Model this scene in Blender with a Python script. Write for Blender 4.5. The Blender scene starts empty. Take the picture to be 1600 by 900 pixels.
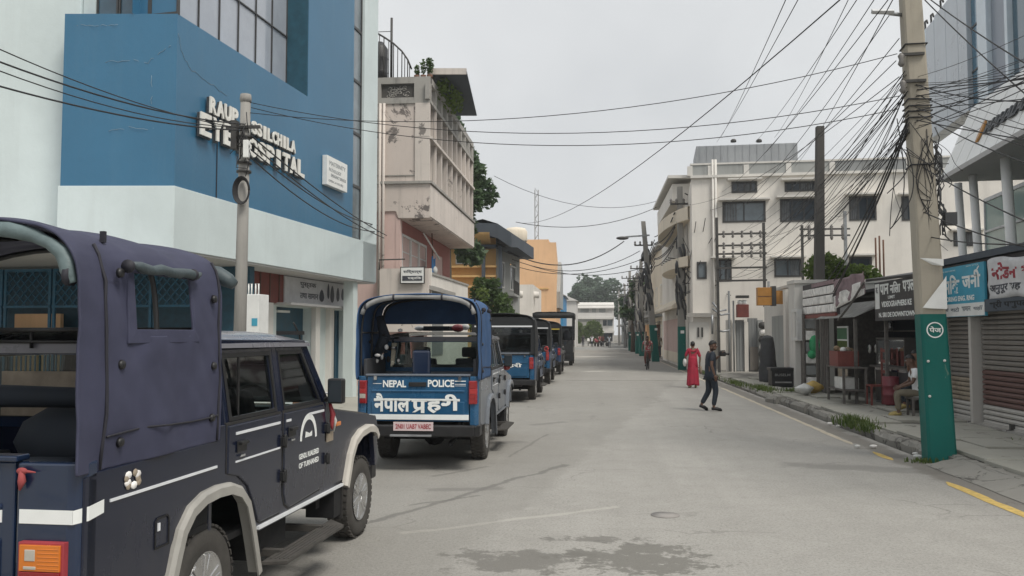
import bpy, bmesh, math, random
from mathutils import Vector, Matrix, noise
random.seed(7)
R = math.radians
sc = bpy.context.scene
COL = sc.collection
# ------------------------------------------------------------------ camera
F, H = 1350.0, 1.85
PIT = math.atan(71 / F)
YAW = math.atan((130 / F) / (math.cos(PIT) + 71 / F * math.sin(PIT)))
cd = bpy.data.cameras.new('camera'); cam = bpy.data.objects.new('camera', cd); COL.objects.link(cam)
cd.sensor_width = 36; cd.lens = 36 * F / 1600; cd.clip_start = 0.1; cd.clip_end = 3000
cam.location = (0, 0, H); cam.rotation_euler = (R(90) + PIT, 0, YAW)
sc.camera = cam
# ------------------------------------------------------------------ overcast sky and soft sun
SUN_EL, SUN_AZ = R(56), R(132)          # azimuth clockwise from +Y: sun high behind the camera
w = bpy.data.worlds.new('World'); sc.world = w; w.use_nodes = True
nt = w.node_tree; nt.nodes.clear()
out = nt.nodes.new('ShaderNodeOutputWorld'); bg = nt.nodes.new('ShaderNodeBackground'); bg.inputs[1].default_value = 0.1
sky = nt.nodes.new('ShaderNodeTexSky'); sky.sky_type = 'NISHITA'; sky.sun_disc = False
sky.sun_elevation = SUN_EL; sky.sun_rotation = SUN_AZ; sky.dust_density = 4.0
mx = nt.nodes.new('ShaderNodeMix'); mx.data_type = 'RGBA'; mx.inputs[0].default_value = 0.96
tc = nt.nodes.new('ShaderNodeTexCoord'); nz = nt.nodes.new('ShaderNodeTexNoise'); nz.inputs['Scale'].default_value = 2.4; nz.inputs['Detail'].default_value = 4
cr = nt.nodes.new('ShaderNodeValToRGB')
cr.color_ramp.elements[0].position = .3; cr.color_ramp.elements[0].color = (3.5, 3.6, 3.68, 1)
cr.color_ramp.elements[1].position = .72; cr.color_ramp.elements[1].color = (4.7, 4.76, 4.78, 1)
nt.links.new(tc.outputs['Generated'], nz.inputs['Vector']); nt.links.new(nz.outputs['Fac'], cr.inputs[0])
nt.links.new(sky.outputs[0], mx.inputs[6]); nt.links.new(cr.outputs[0], mx.inputs[7])
nt.links.new(mx.outputs[2], bg.inputs[0]); nt.links.new(bg.outputs[0], out.inputs[0])
sl = bpy.data.lights.new('sun', 'SUN'); sl.energy = 1.5; sl.angle = R(22); sl.color = (1, .95, .87)
so = bpy.data.objects.new('sun', sl); COL.objects.link(so)
so.rotation_euler = (R(90) - SUN_EL, 0, R(180) - SUN_AZ)
sc.view_settings.view_transform = 'Standard'; sc.view_settings.look = 'None'
sc.view_settings.exposure = 0.9; sc.view_settings.gamma = 1.0
# ------------------------------------------------------------------ pixel -> point on a real plane (photo pixels, 1600 x 900)
def ray(u, v):
    x, y = (u - 800) / F, -(v - 450) / F
    yh = math.cos(PIT) - y * math.sin(PIT); z = math.sin(PIT) + y * math.cos(PIT)
    return Vector((x * math.cos(YAW) - yh * math.sin(YAW), x * math.sin(YAW) + yh * math.cos(YAW), z))
EYE = Vector((0, 0, H))
def atY(u, v, Y): d = ray(u, v); return EYE + d * (Y / d.y)
def atX(u, v, X): d = ray(u, v); return EYE + d * (X / d.x)
def atZ(u, v, Z=0.0): d = ray(u, v); return EYE + d * ((Z - H) / d.z)
class Fr:
    """frame of an upright building: origin o, turned a about z; px / py hit its planes x = const / y = const"""
    def __init__(s, o, a): s.o = Vector((o[0], o[1], 0)); s.a = a; s.M = Matrix.Rotation(-a, 3, 'Z')
    def px(s, u, v, x):
        e, d = s.M @ (EYE - s.o), s.M @ ray(u, v); q = e + d * ((x - e.x) / d.x); return q.y, q.z
    def py(s, u, v, y):
        e, d = s.M @ (EYE - s.o), s.M @ ray(u, v); q = e + d * ((y - e.y) / d.y); return q.x, q.z
# ------------------------------------------------------------------ mesh builder
class MB:
    def __init__(s): s.v = []; s.f = []; s.mi = []; s.sm = []
    def add(s, vs, fs, m=0, smooth=False):
        b = len(s.v); s.v += [tuple(p) for p in vs]
        for f in fs: s.f.append([i + b for i in f]); s.mi.append(m); s.sm.append(smooth)
        return s
    def box(s, x0, x1, y0, y1, z0, z1, m=0):
        return s.add([(x0,y0,z0),(x1,y0,z0),(x1,y1,z0),(x0,y1,z0),(x0,y0,z1),(x1,y0,z1),(x1,y1,z1),(x0,y1,z1)],
              [(0,3,2,1),(4,5,6,7),(0,1,5,4),(1,2,6,5),(2,3,7,6),(3,0,4,7)], m)
    def bar(s, a, b, w, h=None, m=0, up=(0,0,1)):
        a, b = Vector(a), Vector(b); h = h or w; t = (b - a).normalized(); up = Vector(up)
        if abs(t.dot(up)) > .99: up = Vector((0,1,0))
        x = t.cross(up).normalized(); y = x.cross(t)
        x *= w / 2; y *= h / 2
        return s.add([a-x-y,a+x-y,a+x+y,a-x+y,b-x-y,b+x-y,b+x+y,b-x+y],[(0,3,2,1),(4,5,6,7),(0,1,5,4),(1,2,6,5),(2,3,7,6),(3,0,4,7)], m)
    def tube(s, pts, r, n=8, m=0, caps=True, smooth=True):
        pts = [Vector(p) for p in pts]; k = len(pts)
        rs = r if isinstance(r, (list, tuple)) else [r] * k
        vs = []; x = None
        for i, p in enumerate(pts):
            t = (pts[min(i+1,k-1)] - pts[max(i-1,0)])
            t = t.normalized() if t.length > 1e-9 else Vector((0,0,1))
            if x is None:
                x = t.cross(Vector((0,0,1)))
                if x.length < .05: x = t.cross(Vector((0,1,0)))
            else: x = x - t * x.dot(t)
            x.normalize(); y = t.cross(x)
            for j in range(n):
                a = 2*math.pi*j/n; vs.append(p + (x*math.cos(a) + y*math.sin(a)) * rs[i])
        fs = [(i*n+j, i*n+(j+1)%n, (i+1)*n+(j+1)%n, (i+1)*n+j) for i in range(k-1) for j in range(n)]
        if caps: fs += [tuple(range(n))[::-1], tuple(range((k-1)*n, k*n))]
        return s.add(vs, fs, m, smooth)
    def prism(s, poly, ax, lo, hi, m=0):
        n = len(poly)
        g = {'x': lambda p,q: (q,p[0],p[1]), 'y': lambda p,q: (p[0],q,p[1]), 'z': lambda p,q: (p[0],p[1],q)}[ax]
        vs = [g(p,lo) for p in poly] + [g(p,hi) for p in poly]
        return s.add(vs, [tuple(range(n))[::-1], tuple(range(n,2*n))] + [(i,(i+1)%n,n+(i+1)%n,n+i) for i in range(n)], m)
    def ring(s, outer, inner, off, m=0):
        n = len(outer); off = Vector(off); o = [Vector(p) for p in outer]; i_ = [Vector(p) for p in inner]
        vs = o + i_ + [p+off for p in o] + [p+off for p in i_]; fs = []
        for a in range(n):
            b = (a+1) % n
            fs += [(a,b,n+b,n+a),(2*n+a,3*n+a,3*n+b,2*n+b),(a,2*n+a,2*n+b,b),(n+a,n+b,3*n+b,3*n+a)]
        return s.add(vs, fs, m)
    def lathe(s, prof, c=(0,0,0), ax='z', n=16, m=0, smooth=True):
        c = Vector(c); vs = []
        for r, h in prof:
            for j in range(n):
                a = 2*math.pi*j/n; p = (r*math.cos(a), r*math.sin(a), h)
                vs.append(c + Vector({'z': p, 'x': (p[2],p[0],p[1]), 'y': (p[0],p[2],p[1])}[ax]))
        k = len(prof); fs = [(i*n+j, i*n+(j+1)%n, (i+1)*n+(j+1)%n, (i+1)*n+j) for i in range(k-1) for j in range(n)]
        if prof[0][0] > 1e-4: fs.append(tuple(range(n)))
        if prof[-1][0] > 1e-4: fs.append(tuple(range((k-1)*n, k*n)))
        return s.add(vs, fs, m, smooth)
    def ball(s, c, r, n=10, m=0):
        r = r if isinstance(r, (tuple, list)) else (r, r, r); k = max(4, n//2+1); vs = []; fs = []
        for i in range(k+1):
            t = math.pi*i/k
            for j in range(n):
                a = 2*math.pi*j/n; vs.append((c[0]+r[0]*math.sin(t)*math.cos(a), c[1]+r[1]*math.sin(t)*math.sin(a), c[2]+r[2]*math.cos(t)))
        for i in range(k):
            for j in range(n): fs.append((i*n+j,(i+1)*n+j,(i+1)*n+(j+1)%n,i*n+(j+1)%n))
        return s.add(vs, fs, m, True)
    def grid(s, fn, nu, nv, m=0, skip=None, smooth=True):
        vs = [fn(i/nu, j/nv) for i in range(nu+1) for j in range(nv+1)]
        fs = [(i*(nv+1)+j,(i+1)*(nv+1)+j,(i+1)*(nv+1)+j+1,i*(nv+1)+j+1) for i in range(nu) for j in range(nv) if not (skip and skip(i,j))]
        return s.add(vs, fs, m, smooth)
    def quad(s, a, b, c, d, m=0): return s.add([a,b,c,d],[(0,1,2,3)], m)
    def text(s, txt, mapf, x0, x1, z0, z1, depth=.004, m=0, bold=0.0):
        """lettering fitted in the box x0..x1, z0..z1; mapf(x, z, d) puts it on its surface"""
        vs, fs = glyphs(txt, bold)
        if not vs: return s
        ax = [p[0] for p in vs]; az = [p[1] for p in vs]; lx, hx, lz, hz = min(ax), max(ax), min(az), max(az)
        f = lambda p, d: mapf(x0+(p[0]-lx)/(hx-lx+1e-9)*(x1-x0), z0+(p[1]-lz)/(hz-lz+1e-9)*(z1-z0), d)
        n = len(vs); s.add([f(p, depth) for p in vs], fs, m)
        cnt = {}
        for g in fs:
            for i in range(len(g)): e = (g[i], g[(i+1) % len(g)]); cnt[e] = 1
        ed = [e for e in cnt if (e[1], e[0]) not in cnt]
        s.add([f(p, depth) for p in vs] + [f(p, 0) for p in vs], [(a, b, n+b, n+a) for a, b in ed], m)
        return s
    def build(s, name, mats, parent=None, loc=None, rz=0, bev=0, solid=0, recalc=True, seg=2, **kw):
        me = bpy.data.meshes.new(name); me.from_pydata(s.v, [], s.f)
        for m in (mats if isinstance(mats, (list, tuple)) else [mats]): me.materials.append(M(m))
        me.polygons.foreach_set('material_index', s.mi); me.polygons.foreach_set('use_smooth', s.sm)
        if recalc:
            b = bmesh.new(); b.from_mesh(me); bmesh.ops.recalc_face_normals(b, faces=b.faces); b.to_mesh(me); b.free()
        me.update()
        o = bpy.data.objects.new(name, me); COL.objects.link(o)
        if parent: o.parent = parent
        if loc: o.location = loc
        o.rotation_euler = (0, 0, rz)
        if solid: q = o.modifiers.new('solid', 'SOLIDIFY'); q.thickness = solid; q.offset = 0
        if bev: q = o.modifiers.new('bevel', 'BEVEL'); q.width = bev; q.segments = seg; q.limit_method = 'ANGLE'; q.angle_limit = R(35)
        tag(o, **kw)
        return o
_gl = {}
def glyphs(txt, bold):
    k = (txt, bold)
    if k not in _gl:
        c = bpy.data.curves.new('lettering', 'FONT'); c.body = txt; c.size = 1; c.offset = bold; c.resolution_u = 3
        o = bpy.data.objects.new('lettering', c); COL.objects.link(o)
        bpy.context.view_layer.update()
        e = o.evaluated_get(bpy.context.evaluated_depsgraph_get()); me = e.to_mesh()
        _gl[k] = ([(v.co.x, v.co.y) for v in me.vertices], [list(p.vertices) for p in me.polygons])
        e.to_mesh_clear(); bpy.data.objects.remove(o); bpy.data.curves.remove(c)
    return _gl[k]
def tag(o, label=None, cat=None, group=None, kind=None):
    if label: o['label'] = label
    if cat: o['category'] = cat
    if group: o['group'] = group
    if kind: o['kind'] = kind
    return o
def thing(name, label, cat, loc=(0,0,0), rz=0, group=None):
    o = bpy.data.objects.new(name, None); COL.objects.link(o); o.location = loc; o.rotation_euler = (0,0,rz); o.empty_display_size = .3
    return tag(o, label, cat, group)
def dup(root, loc, rz, label, group=None, swap=None, drop=()):
    def cp(o, par):
        c = o.copy(); COL.objects.link(c)
        if par: c.parent = par
        for ch in kids.get(o, []):
            if ch.name.split('.')[0] not in drop: cp(ch, c)
        return c
    kids = {}
    for o in bpy.data.objects:
        if o.parent: kids.setdefault(o.parent, []).append(o)
    r = cp(root, None); r.location = loc; r.rotation_euler = (0,0,rz); r['label'] = label
    if group: r['group'] = group
    return r
# ------------------------------------------------------------------ procedural materials
MATS = {}
def M(n): return MATS[n]
def newmat(name):
    m = bpy.data.materials.new(name); m.use_nodes = True; MATS[name] = m
    return m, m.node_tree, m.node_tree.nodes['Principled BSDF']
def N(nt, t, **kw):
    n = nt.nodes.new('ShaderNode' + t)
    for k, v in kw.items():
        if k in n.inputs: n.inputs[k].default_value = v
        else: setattr(n, k, v)
    return n
def mixc(nt, fac, a, b, mode='MIX'):
    n = N(nt, 'Mix', data_type='RGBA', blend_type=mode)
    for i, x in ((0, fac), (6, a), (7, b)):
        if hasattr(x, 'links'): nt.links.new(x, n.inputs[i])
        else: n.inputs[i].default_value = x if i == 0 else (*x[:3], 1)
    return n.outputs[2]
def ramp(nt, src, p0, p1, c0=0., c1=1.):
    n = N(nt, 'MapRange'); nt.links.new(src, n.inputs[0])
    for i, x in enumerate((p0, p1, c0, c1)): n.inputs[i+1].default_value = x
    return n.outputs[0]
def nzs(nt, vec, scale, detail=5, rough=.6, dist=0):
    n = N(nt, 'TexNoise', Scale=scale, Detail=detail, Roughness=rough, Distortion=dist); nt.links.new(vec, n.inputs['Vector']); return n.outputs['Fac']
def pos(nt, stretch=None, obj=False):
    p = N(nt, 'TexCoord').outputs['Object'] if obj else N(nt, 'NewGeometry').outputs['Position']
    if not stretch: return p
    m = N(nt, 'Mapping'); m.inputs['Scale'].default_value = stretch; nt.links.new(p, m.inputs[0]); return m.outputs[0]
def bump(nt, b, src, strength, dist=.02):
    n = N(nt, 'Bump', Strength=strength, Distance=dist); nt.links.new(src, n.inputs['Height']); nt.links.new(n.outputs[0], b.inputs['Normal'])
def mat(name, col, rough=.6, var=.12, scale=6, metal=0, bmp=0., bscale=60, spec=.5, coat=0, emit=0):
    """base colour with uneven tone, optional fine relief"""
    m, nt, b = newmat(name); p = pos(nt, obj=True)
    f = nzs(nt, p, scale)
    c = mixc(nt, ramp(nt, f, .3, .7), [x*(1-var) for x in col], [min(1, x*(1+var)) for x in col])
    nt.links.new(c, b.inputs['Base Color'])
    nt.links.new(ramp(nt, f, .3, .7, max(0,rough-.08), min(1,rough+.08)), b.inputs['Roughness'])
    b.inputs['Metallic'].default_value = metal; b.inputs['Specular IOR Level'].default_value = spec; b.inputs['Coat Weight'].default_value = coat
    if bmp: bump(nt, b, nzs(nt, p, bscale, 4), bmp)
    if emit: b.inputs['Emission Color'].default_value = (*col, 1); b.inputs['Emission Strength'].default_value = emit
    return m
def plaster(name, col, dirt=(.12,.11,.1), amt=.35, rough=.85, streak=.5, patch=None, pamt=.62, scale=1.0, spec=.3):
    """painted render: blotches, rain streaks down the wall, flaked patches, fine relief"""
    m, nt, b = newmat(name); p = pos(nt)
    big = nzs(nt, p, .35*scale, 6, .65); fine = nzs(nt, p, 9*scale, 5, .7)
    c = mixc(nt, ramp(nt, big, .35, .7), [x*.9 for x in col], [min(1,x*1.06) for x in col])
    st = nzs(nt, pos(nt, (2.6*scale, 2.6*scale, .16*scale)), 1.0, 6, .7)
    a = N(nt, 'Math', operation='MULTIPLY'); nt.links.new(ramp(nt, st, .52, .78), a.inputs[0]); a.inputs[1].default_value = streak
    c = mixc(nt, a.outputs[0], c, dirt)
    a2 = N(nt, 'Math', operation='MULTIPLY'); nt.links.new(ramp(nt, fine, .55, .8), a2.inputs[0]); a2.inputs[1].default_value = amt
    c = mixc(nt, a2.outputs[0], c, [x*.7 for x in col])
    if patch:
        pt = nzs(nt, p, 1.1*scale, 8, .72, .6); c = mixc(nt, ramp(nt, pt, pamt, pamt+.03), c, patch)
    nt.links.new(c, b.inputs['Base Color']); b.inputs['Roughness'].default_value = rough; b.inputs['Specular IOR Level'].default_value = spec
    bump(nt, b, fine, .25, .01)
    return m
def dusty(name, col, rough=.26, amt=.5):
    """car paint under road dust: film thicker on the sills and in patches"""
    m, nt, b = newmat(name); p = pos(nt, obj=True); sp = N(nt,'SeparateXYZ'); nt.links.new(p, sp.inputs[0])
    f = nzs(nt, p, 2.2, 7, .68); g_ = nzs(nt, pos(nt, (14, 14, 2.2), True), 1.0, 4, .6); hz_ = ramp(nt, sp.outputs[2], .45, 1.05, .55, 0)
    a = N(nt,'Math',operation='ADD'); nt.links.new(ramp(nt, f, .42, .75, 0, .30), a.inputs[0]); nt.links.new(hz_, a.inputs[1])
    q = N(nt,'Math',operation='MULTIPLY'); nt.links.new(a.outputs[0], q.inputs[0]); nt.links.new(ramp(nt, g_, .3, .75, .35, 1), q.inputs[1]); q2 = N(nt,'Math',operation='MULTIPLY'); nt.links.new(q.outputs[0], q2.inputs[0]); q2.inputs[1].default_value = amt
    nt.links.new(mixc(nt, q2.outputs[0], col, (.115,.108,.095)), b.inputs['Base Color']); nt.links.new(ramp(nt, q2.outputs[0], 0, .5, rough, .75), b.inputs['Roughness']); b.inputs['Coat Weight'].default_value = .15; b.inputs['Coat Roughness'].default_value = .12
    return m
def glass(name, tint=(.6,.65,.63), clear=.75, rough=.04):
    m = bpy.data.materials.new(name); m.use_nodes = True; MATS[name] = m; nt = m.node_tree; nt.nodes.clear()
    o = N(nt,'OutputMaterial'); t = N(nt,'BsdfTransparent'); t.inputs[0].default_value = (*[x*clear for x in tint],1)
    g = N(nt,'BsdfGlossy'); g.inputs[0].default_value = (.95,.97,.97,1); g.inputs['Roughness'].default_value = rough
    fr = N(nt,'Fresnel'); fr.inputs[0].default_value = 1.5; mxs = N(nt,'MixShader')
    nt.links.new(ramp(nt, fr.outputs[0], 0, 1, .02, 1), mxs.inputs[0]); nt.links.new(t.outputs[0], mxs.inputs[1]); nt.links.new(g.outputs[0], mxs.inputs[2]); nt.links.new(mxs.outputs[0], o.inputs[0])
    return m
def leafmat(name, a, b_, scale=1.2):
    m, nt, b = newmat(name); p = pos(nt); f = nzs(nt, p, scale, 3, .6); g = nzs(nt, p, 14, 2)
    c = mixc(nt, ramp(nt, f, .35, .65), a, b_); c = mixc(nt, ramp(nt, g, .4, .7, 0, .5), c, [x*1.5 for x in b_])
    nt.links.new(c, b.inputs['Base Color']); b.inputs['Roughness'].default_value = .55
    b.inputs['Specular IOR Level'].default_value = .3
    tr = N(nt,'BsdfTranslucent'); ms = N(nt,'MixShader'); ms.inputs[0].default_value = .4; nt.links.new(c, tr.inputs[0]); nt.links.new(b.outputs[0], ms.inputs[1]); nt.links.new(tr.outputs[0], ms.inputs[2]); nt.links.new(ms.outputs[0], nt.nodes['Material Output'].inputs[0])
    return m
def translucent(name, k):
    nt = MATS[name].node_tree; b = nt.nodes['Principled BSDF']; tr = N(nt,'BsdfTranslucent'); ms = N(nt,'MixShader'); ms.inputs[0].default_value = k
    nt.links.new(b.inputs['Base Color'].links[0].from_socket, tr.inputs[0]); nt.links.new(b.outputs[0], ms.inputs[1]); nt.links.new(tr.outputs[0], ms.inputs[2]); nt.links.new(ms.outputs[0], nt.nodes['Material Output'].inputs[0])
def canvas(name, col):
    m, nt, b = newmat(name); p = pos(nt, obj=True); f = nzs(nt, p, 4, 4)
    c = mixc(nt, ramp(nt, f, .3, .7), [x*.82 for x in col], [x*1.12 for x in col]); c = mixc(nt, ramp(nt, nzs(nt, p, 1.3, 5, .7), .5, .8, 0, .35), c, [x*1.5+.01 for x in col])
    nt.links.new(c, b.inputs['Base Color']); b.inputs['Roughness'].default_value = .72; b.inputs['Specular IOR Level'].default_value = .35
    a = nzs(nt, pos(nt, (1, 1.0, 1.3), True), 1.5, 2, .5, .8); q = nzs(nt, p, 160, 2)
    n1 = N(nt,'Bump',Strength=.28,Distance=.10); nt.links.new(a, n1.inputs['Height']); n2 = N(nt,'Bump',Strength=.12,Distance=.01); nt.links.new(q, n2.inputs['Height']); nt.links.new(n1.outputs[0], n2.inputs['Normal']); nt.links.new(n2.outputs[0], b.inputs['Normal'])
    return m
# walls
plaster('hospital_white', (.62,.70,.705), amt=.12, streak=.2, dirt=(.40,.43,.42), patch=(.2,.21,.2), pamt=.705, scale=1.3)
plaster('hospital_blue', (.037,.152,.27), amt=.25, streak=.3, dirt=(.085,.19,.28), rough=.42, spec=.6)
plaster('pale_green_white', (.60,.67,.66), amt=.12, streak=.2, dirt=(.35,.36,.35))
plaster('pink_wall', (.62,.545,.495), amt=.3, streak=.5, dirt=(.22,.19,.18), patch=(.17,.15,.14), pamt=.575)
plaster('pink_clean', (.62,.46,.42), amt=.2, streak=.3, dirt=(.3,.22,.2))
plaster('red_wall', (.36,.15,.13), amt=.3, streak=.3)
plaster('stained_cream', (.64,.58,.53), amt=.35, streak=.65, dirt=(.2,.19,.18), patch=(.22,.2,.185), pamt=.62)
plaster('weathered_concrete', (.36,.345,.32), amt=.45, streak=.75, dirt=(.10,.10,.095), patch=(.2,.19,.18), pamt=.64)
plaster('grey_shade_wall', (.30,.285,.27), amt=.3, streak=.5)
plaster('yellow_wall', (.70,.45,.20), amt=.25, streak=.35, dirt=(.3,.2,.1))
plaster('orange_wall', (.74,.47,.27), amt=.2, streak=.3, dirt=(.35,.22,.12))
plaster('white_wall', (.75,.715,.66), amt=.18, streak=.3, dirt=(.36,.33,.31))
plaster('white_wall_two', (.68,.66,.62), amt=.18, streak=.4, dirt=(.34,.33,.31))
plaster('cream_wall', (.74,.66,.54), amt=.18, streak=.35, dirt=(.34,.3,.25))
plaster('far_wall', (.62,.60,.57), amt=.2, streak=.35, dirt=(.35,.34,.33))
plaster('far_grey_wall', (.36,.37,.36), amt=.3, streak=.5)
plaster('tile_white', (.86,.865,.85), amt=.08, streak=.15, dirt=(.4,.4,.4), rough=.5)
plaster('soffit_grey', (.52,.51,.50), amt=.15, streak=.1)
plaster('slate_roof', (.085,.10,.12), amt=.4, streak=.5, dirt=(.05,.05,.055))
plaster('pole_concrete', (.40,.365,.30), amt=.3, streak=.45, dirt=(.17,.155,.13), scale=2)
plaster('grey_pole_concrete', (.30,.29,.27), amt=.3, streak=.5, dirt=(.14,.135,.13), scale=2)
plaster('dark_pole', (.09,.085,.08), amt=.3, streak=.4, scale=2)
plaster('green_paint', (.004,.125,.105), amt=.3, streak=.4, dirt=(.03,.09,.07), rough=.6, patch=(.10,.19,.15), pamt=.66, scale=2.4)
plaster('grey_metal', (.27,.28,.28), amt=.3, streak=.6, dirt=(.12,.11,.1), rough=.55)
plaster('rusty_metal', (.16,.085,.06), amt=.4, streak=.6)
plaster('shutter_grey', (.225,.205,.185), amt=.3, streak=.5, dirt=(.1,.09,.08), rough=.55)
plaster('shutter_brown', (.15,.085,.075), amt=.3, streak=.4, dirt=(.09,.06,.055), rough=.55)
plaster('shutter_pale', (.48,.46,.43), amt=.3, streak=.4, rough=.55)
plaster('kerb_concrete', (.27,.26,.235), amt=.5, streak=.3, dirt=(.07,.07,.06), patch=(.11,.105,.095), pamt=.55, scale=2)
plaster('slab_concrete', (.37,.36,.315), amt=.4, streak=.15, dirt=(.12,.11,.1), patch=(.17,.16,.14), pamt=.6, scale=1.6)
# metal, cloth, paint, glass
mat('navy_paint', (.010,.022,.055), .2, .1, 3, coat=.6); dusty('navy_dull', (.005,.009,.026), .2, .32)
mat('blue_paint', (.017,.086,.18), .25, .12, 3, coat=.5); dusty('blue_silver', (.15,.17,.20), .26, .6)  # second paint: sky reflection on blue sides put into the colour; also trims
dusty('deep_blue_paint', (.02,.05,.12), .25, .6); mat('black_paint', (.012,.014,.018), .3, .1, 3, coat=.3)
mat('roof_silver', (.22,.22,.25), .3, .06, 3, coat=.4)  # silver tone stands for the sky reflecting in the glossy cab roofs
mat('red_cloth', (.30,.06,.06), .8); mat('flap_dark', (.06,.08,.088), .55, .2, 8, bmp=.2, bscale=40); canvas('canvas_purple', (.050,.053,.092)); canvas('canvas_blue', (.038,.092,.205))
mat('canvas_black', (.014,.016,.018), .7, .2, 5, bmp=.15, bscale=150); mat('canvas_lining', (.02,.045,.05), .8, .2)
mat('flap_grey', (.12,.165,.17), .6, .2, 8, bmp=.2, bscale=40); mat('flap_beige', (.27,.27,.265), .6, .2, 8, bmp=.2, bscale=40)
mat('dark_cloth', (.018,.024,.034), .8, .2); mat('seam_dark', (.02,.02,.028), .7)
mat('rubber', (.022,.021,.020), .8, .25, 12, bmp=.1); mat('dusty_rubber', (.055,.051,.046), .85, .25, 12, bmp=.2); mat('black_plastic', (.014,.014,.015), .45); mat('under_black', (.008,.008,.009), .8)
mat('alloy', (.55,.55,.55), .28, .1, metal=.9); mat('chrome', (.72,.73,.74), .15, .05, metal=1); mat('trim_white', (.72,.74,.76), .35, .05)
mat('flare_grey', (.33,.32,.295), .45, .12, 5, bmp=.05); mat('flare_pale', (.48,.455,.41), .5, .1, 5); mat('tape_white', (.80,.82,.80), .5, .05)
mat('lamp_orange', (.60,.17,.015), .2, .08, coat=.5); mat('lamp_red', (.24,.010,.012), .2, .1, coat=.5); mat('lamp_clear', (.45,.42,.36), .15, coat=.5); mat('bright_red', (.36,.03,.03), .3)
mat('plate_white', (.62,.5,.5), .5, .08); mat('plate_red', (.32,.04,.05), .5); mat('yellow_strip', (.62,.47,.06), .5)
mat('seat_fabric', (.05,.052,.058), .8); mat('tan_stuff', (.30,.25,.19), .8, .3); mat('green_stuff', (.06,.15,.08), .8, .3)
glass('cab_glass', (.75,.84,.81), .9); glass('dark_glass', (.3,.34,.35), .5); glass('clear_glass', (.85,.92,.9), .8)
mat('window_dark', (.035,.045,.055), .12, .3, 2, coat=.3); mat('window_blue', (.05,.10,.14), .1, .25, 2, coat=.3); mat('window_sky', (.36,.39,.44), .08, .12, .8, coat=.5)
mat('window_grey', (.14,.17,.19), .15, .3, 1.2, coat=.3); mat('glass_green', (.30,.42,.39), .15, .15, .7, coat=.4); mat('teal_dark', (.02,.085,.125), .5, .2)
mat('tower_blue', (.05,.15,.23), .12, .2, .6, coat=.4); mat('tower_dark', (.015,.07,.11), .12, .2, .6, coat=.4); mat('tower_grey', (.23,.26,.31), .35, .12, .8); mat('tower_pale', (.58,.66,.72), .25, .12, .8); mat('tower_panel', (.45,.49,.53), .3, .18, .8)
mat('frame_dark', (.05,.05,.05), .5); mat('frame_white', (.62,.62,.6), .5, .1); mat('frame_brown', (.11,.06,.045), .6)
mat('grille_blue', (.02,.11,.19), .5, .2); mat('door_teal', (.02,.075,.115), .5, .25); mat('wood_red', (.19,.05,.04), .6, .2); mat('wood_brown', (.13,.065,.04), .65, .3, 10); mat('wood_grey', (.12,.11,.10), .8, .3, 10)
mat('sign_white', (.76,.77,.75), .5, .06); mat('sign_blue', (.05,.32,.46), .5, .12, 4); mat('sign_orange', (.42,.20,.045), .5, .12); mat('sign_black', (.022,.024,.028), .5, .2); mat('sign_red', (.30,.025,.04), .6, .2); mat('ink_dark', (.05,.055,.07), .6); mat('ink_grey', (.2,.22,.24), .6); mat('banner_cloth', (.62,.62,.63), .8, .1, 5); mat('banner_pink', (.27,.19,.205), .7, .3, 5, bmp=.2, bscale=20); mat('crack_shade', (.26,.33,.38), .9); mat('curtain_grey', (.13,.135,.14), .8, .3, 6); mat('letter_white', (.76,.75,.70), .5, .1); mat('letter_side', (.05,.055,.06), .6); mat('pale_blue_print', (.42,.62,.68), .5)
mat('cable', (.022,.022,.024), .6); mat('cable_grey', (.06,.062,.066), .6); mat('insulator', (.18,.17,.16), .4); mat('iron', (.05,.048,.045), .6, .2); mat('steel', (.30,.31,.32), .4, .2, metal=.5); mat('lamp_housing', (.62,.63,.64), .4)
mat('tarp_grey', (.05,.052,.056), .7, .3, 5, bmp=.3, bscale=12); mat('canopy_sheet', (.55,.55,.53), .6, .2, 4); translucent('canopy_sheet', .55); mat('tin', (.33,.34,.34), .45, .2, 3, metal=.3); mat('tank_black', (.02,.02,.022), .5); mat('grey_cladding', (.27,.285,.30), .5, .12, 1); mat('blue_tarp', (.03,.22,.45), .6, .2); mat('stone_pale', (.80,.78,.75), .8, .25, 6, bmp=.3, bscale=25); mat('stone_dark', (.07,.065,.065), .9); mat('bag_white', (.66,.66,.63), .7, .12, bmp=.3, bscale=20); mat('bag_yellow', (.48,.33,.10), .7, .2, bmp=.3, bscale=20); mat('bag_green', (.03,.30,.12), .6, .2); mat('drum_red', (.17,.03,.04), .5, .2); mat('pot_steel', (.4,.4,.4), .3, metal=.8); mat('snack_mixed', (.25,.17,.10), .7, .6, 22)
# people
mat('skin', (.20,.105,.065), .55, .1); mat('skin_dark', (.13,.07,.047), .55, .1); mat('hair', (.010,.009,.009), .5); mat('red_kurta', (.40,.020,.05), .75, .22, 5, bmp=.6, bscale=9); mat('navy_shirt', (.018,.026,.040), .8, .2, 5, bmp=.6, bscale=9); mat('navy_trousers', (.015,.023,.034), .8, .2, 5, bmp=.6, bscale=9); mat('white_shirt', (.70,.71,.72), .7, .06, 5, bmp=.5, bscale=9); mat('khaki', (.16,.14,.10), .8, .15, 5, bmp=.5, bscale=9); mat('check_shirt', (.17,.05,.04), .8, .7, 30); plaster('red_shirt', (.42,.07,.08), patch=(.62,.54,.52), pamt=.50, scale=5); mat('shoe_black', (.012,.012,.013), .4); mat('sandal', (.35,.27,.10), .7); mat('eye_white', (.6,.6,.58), .3)
mat('cloth_blue', (.03,.14,.32), .8)
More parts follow.
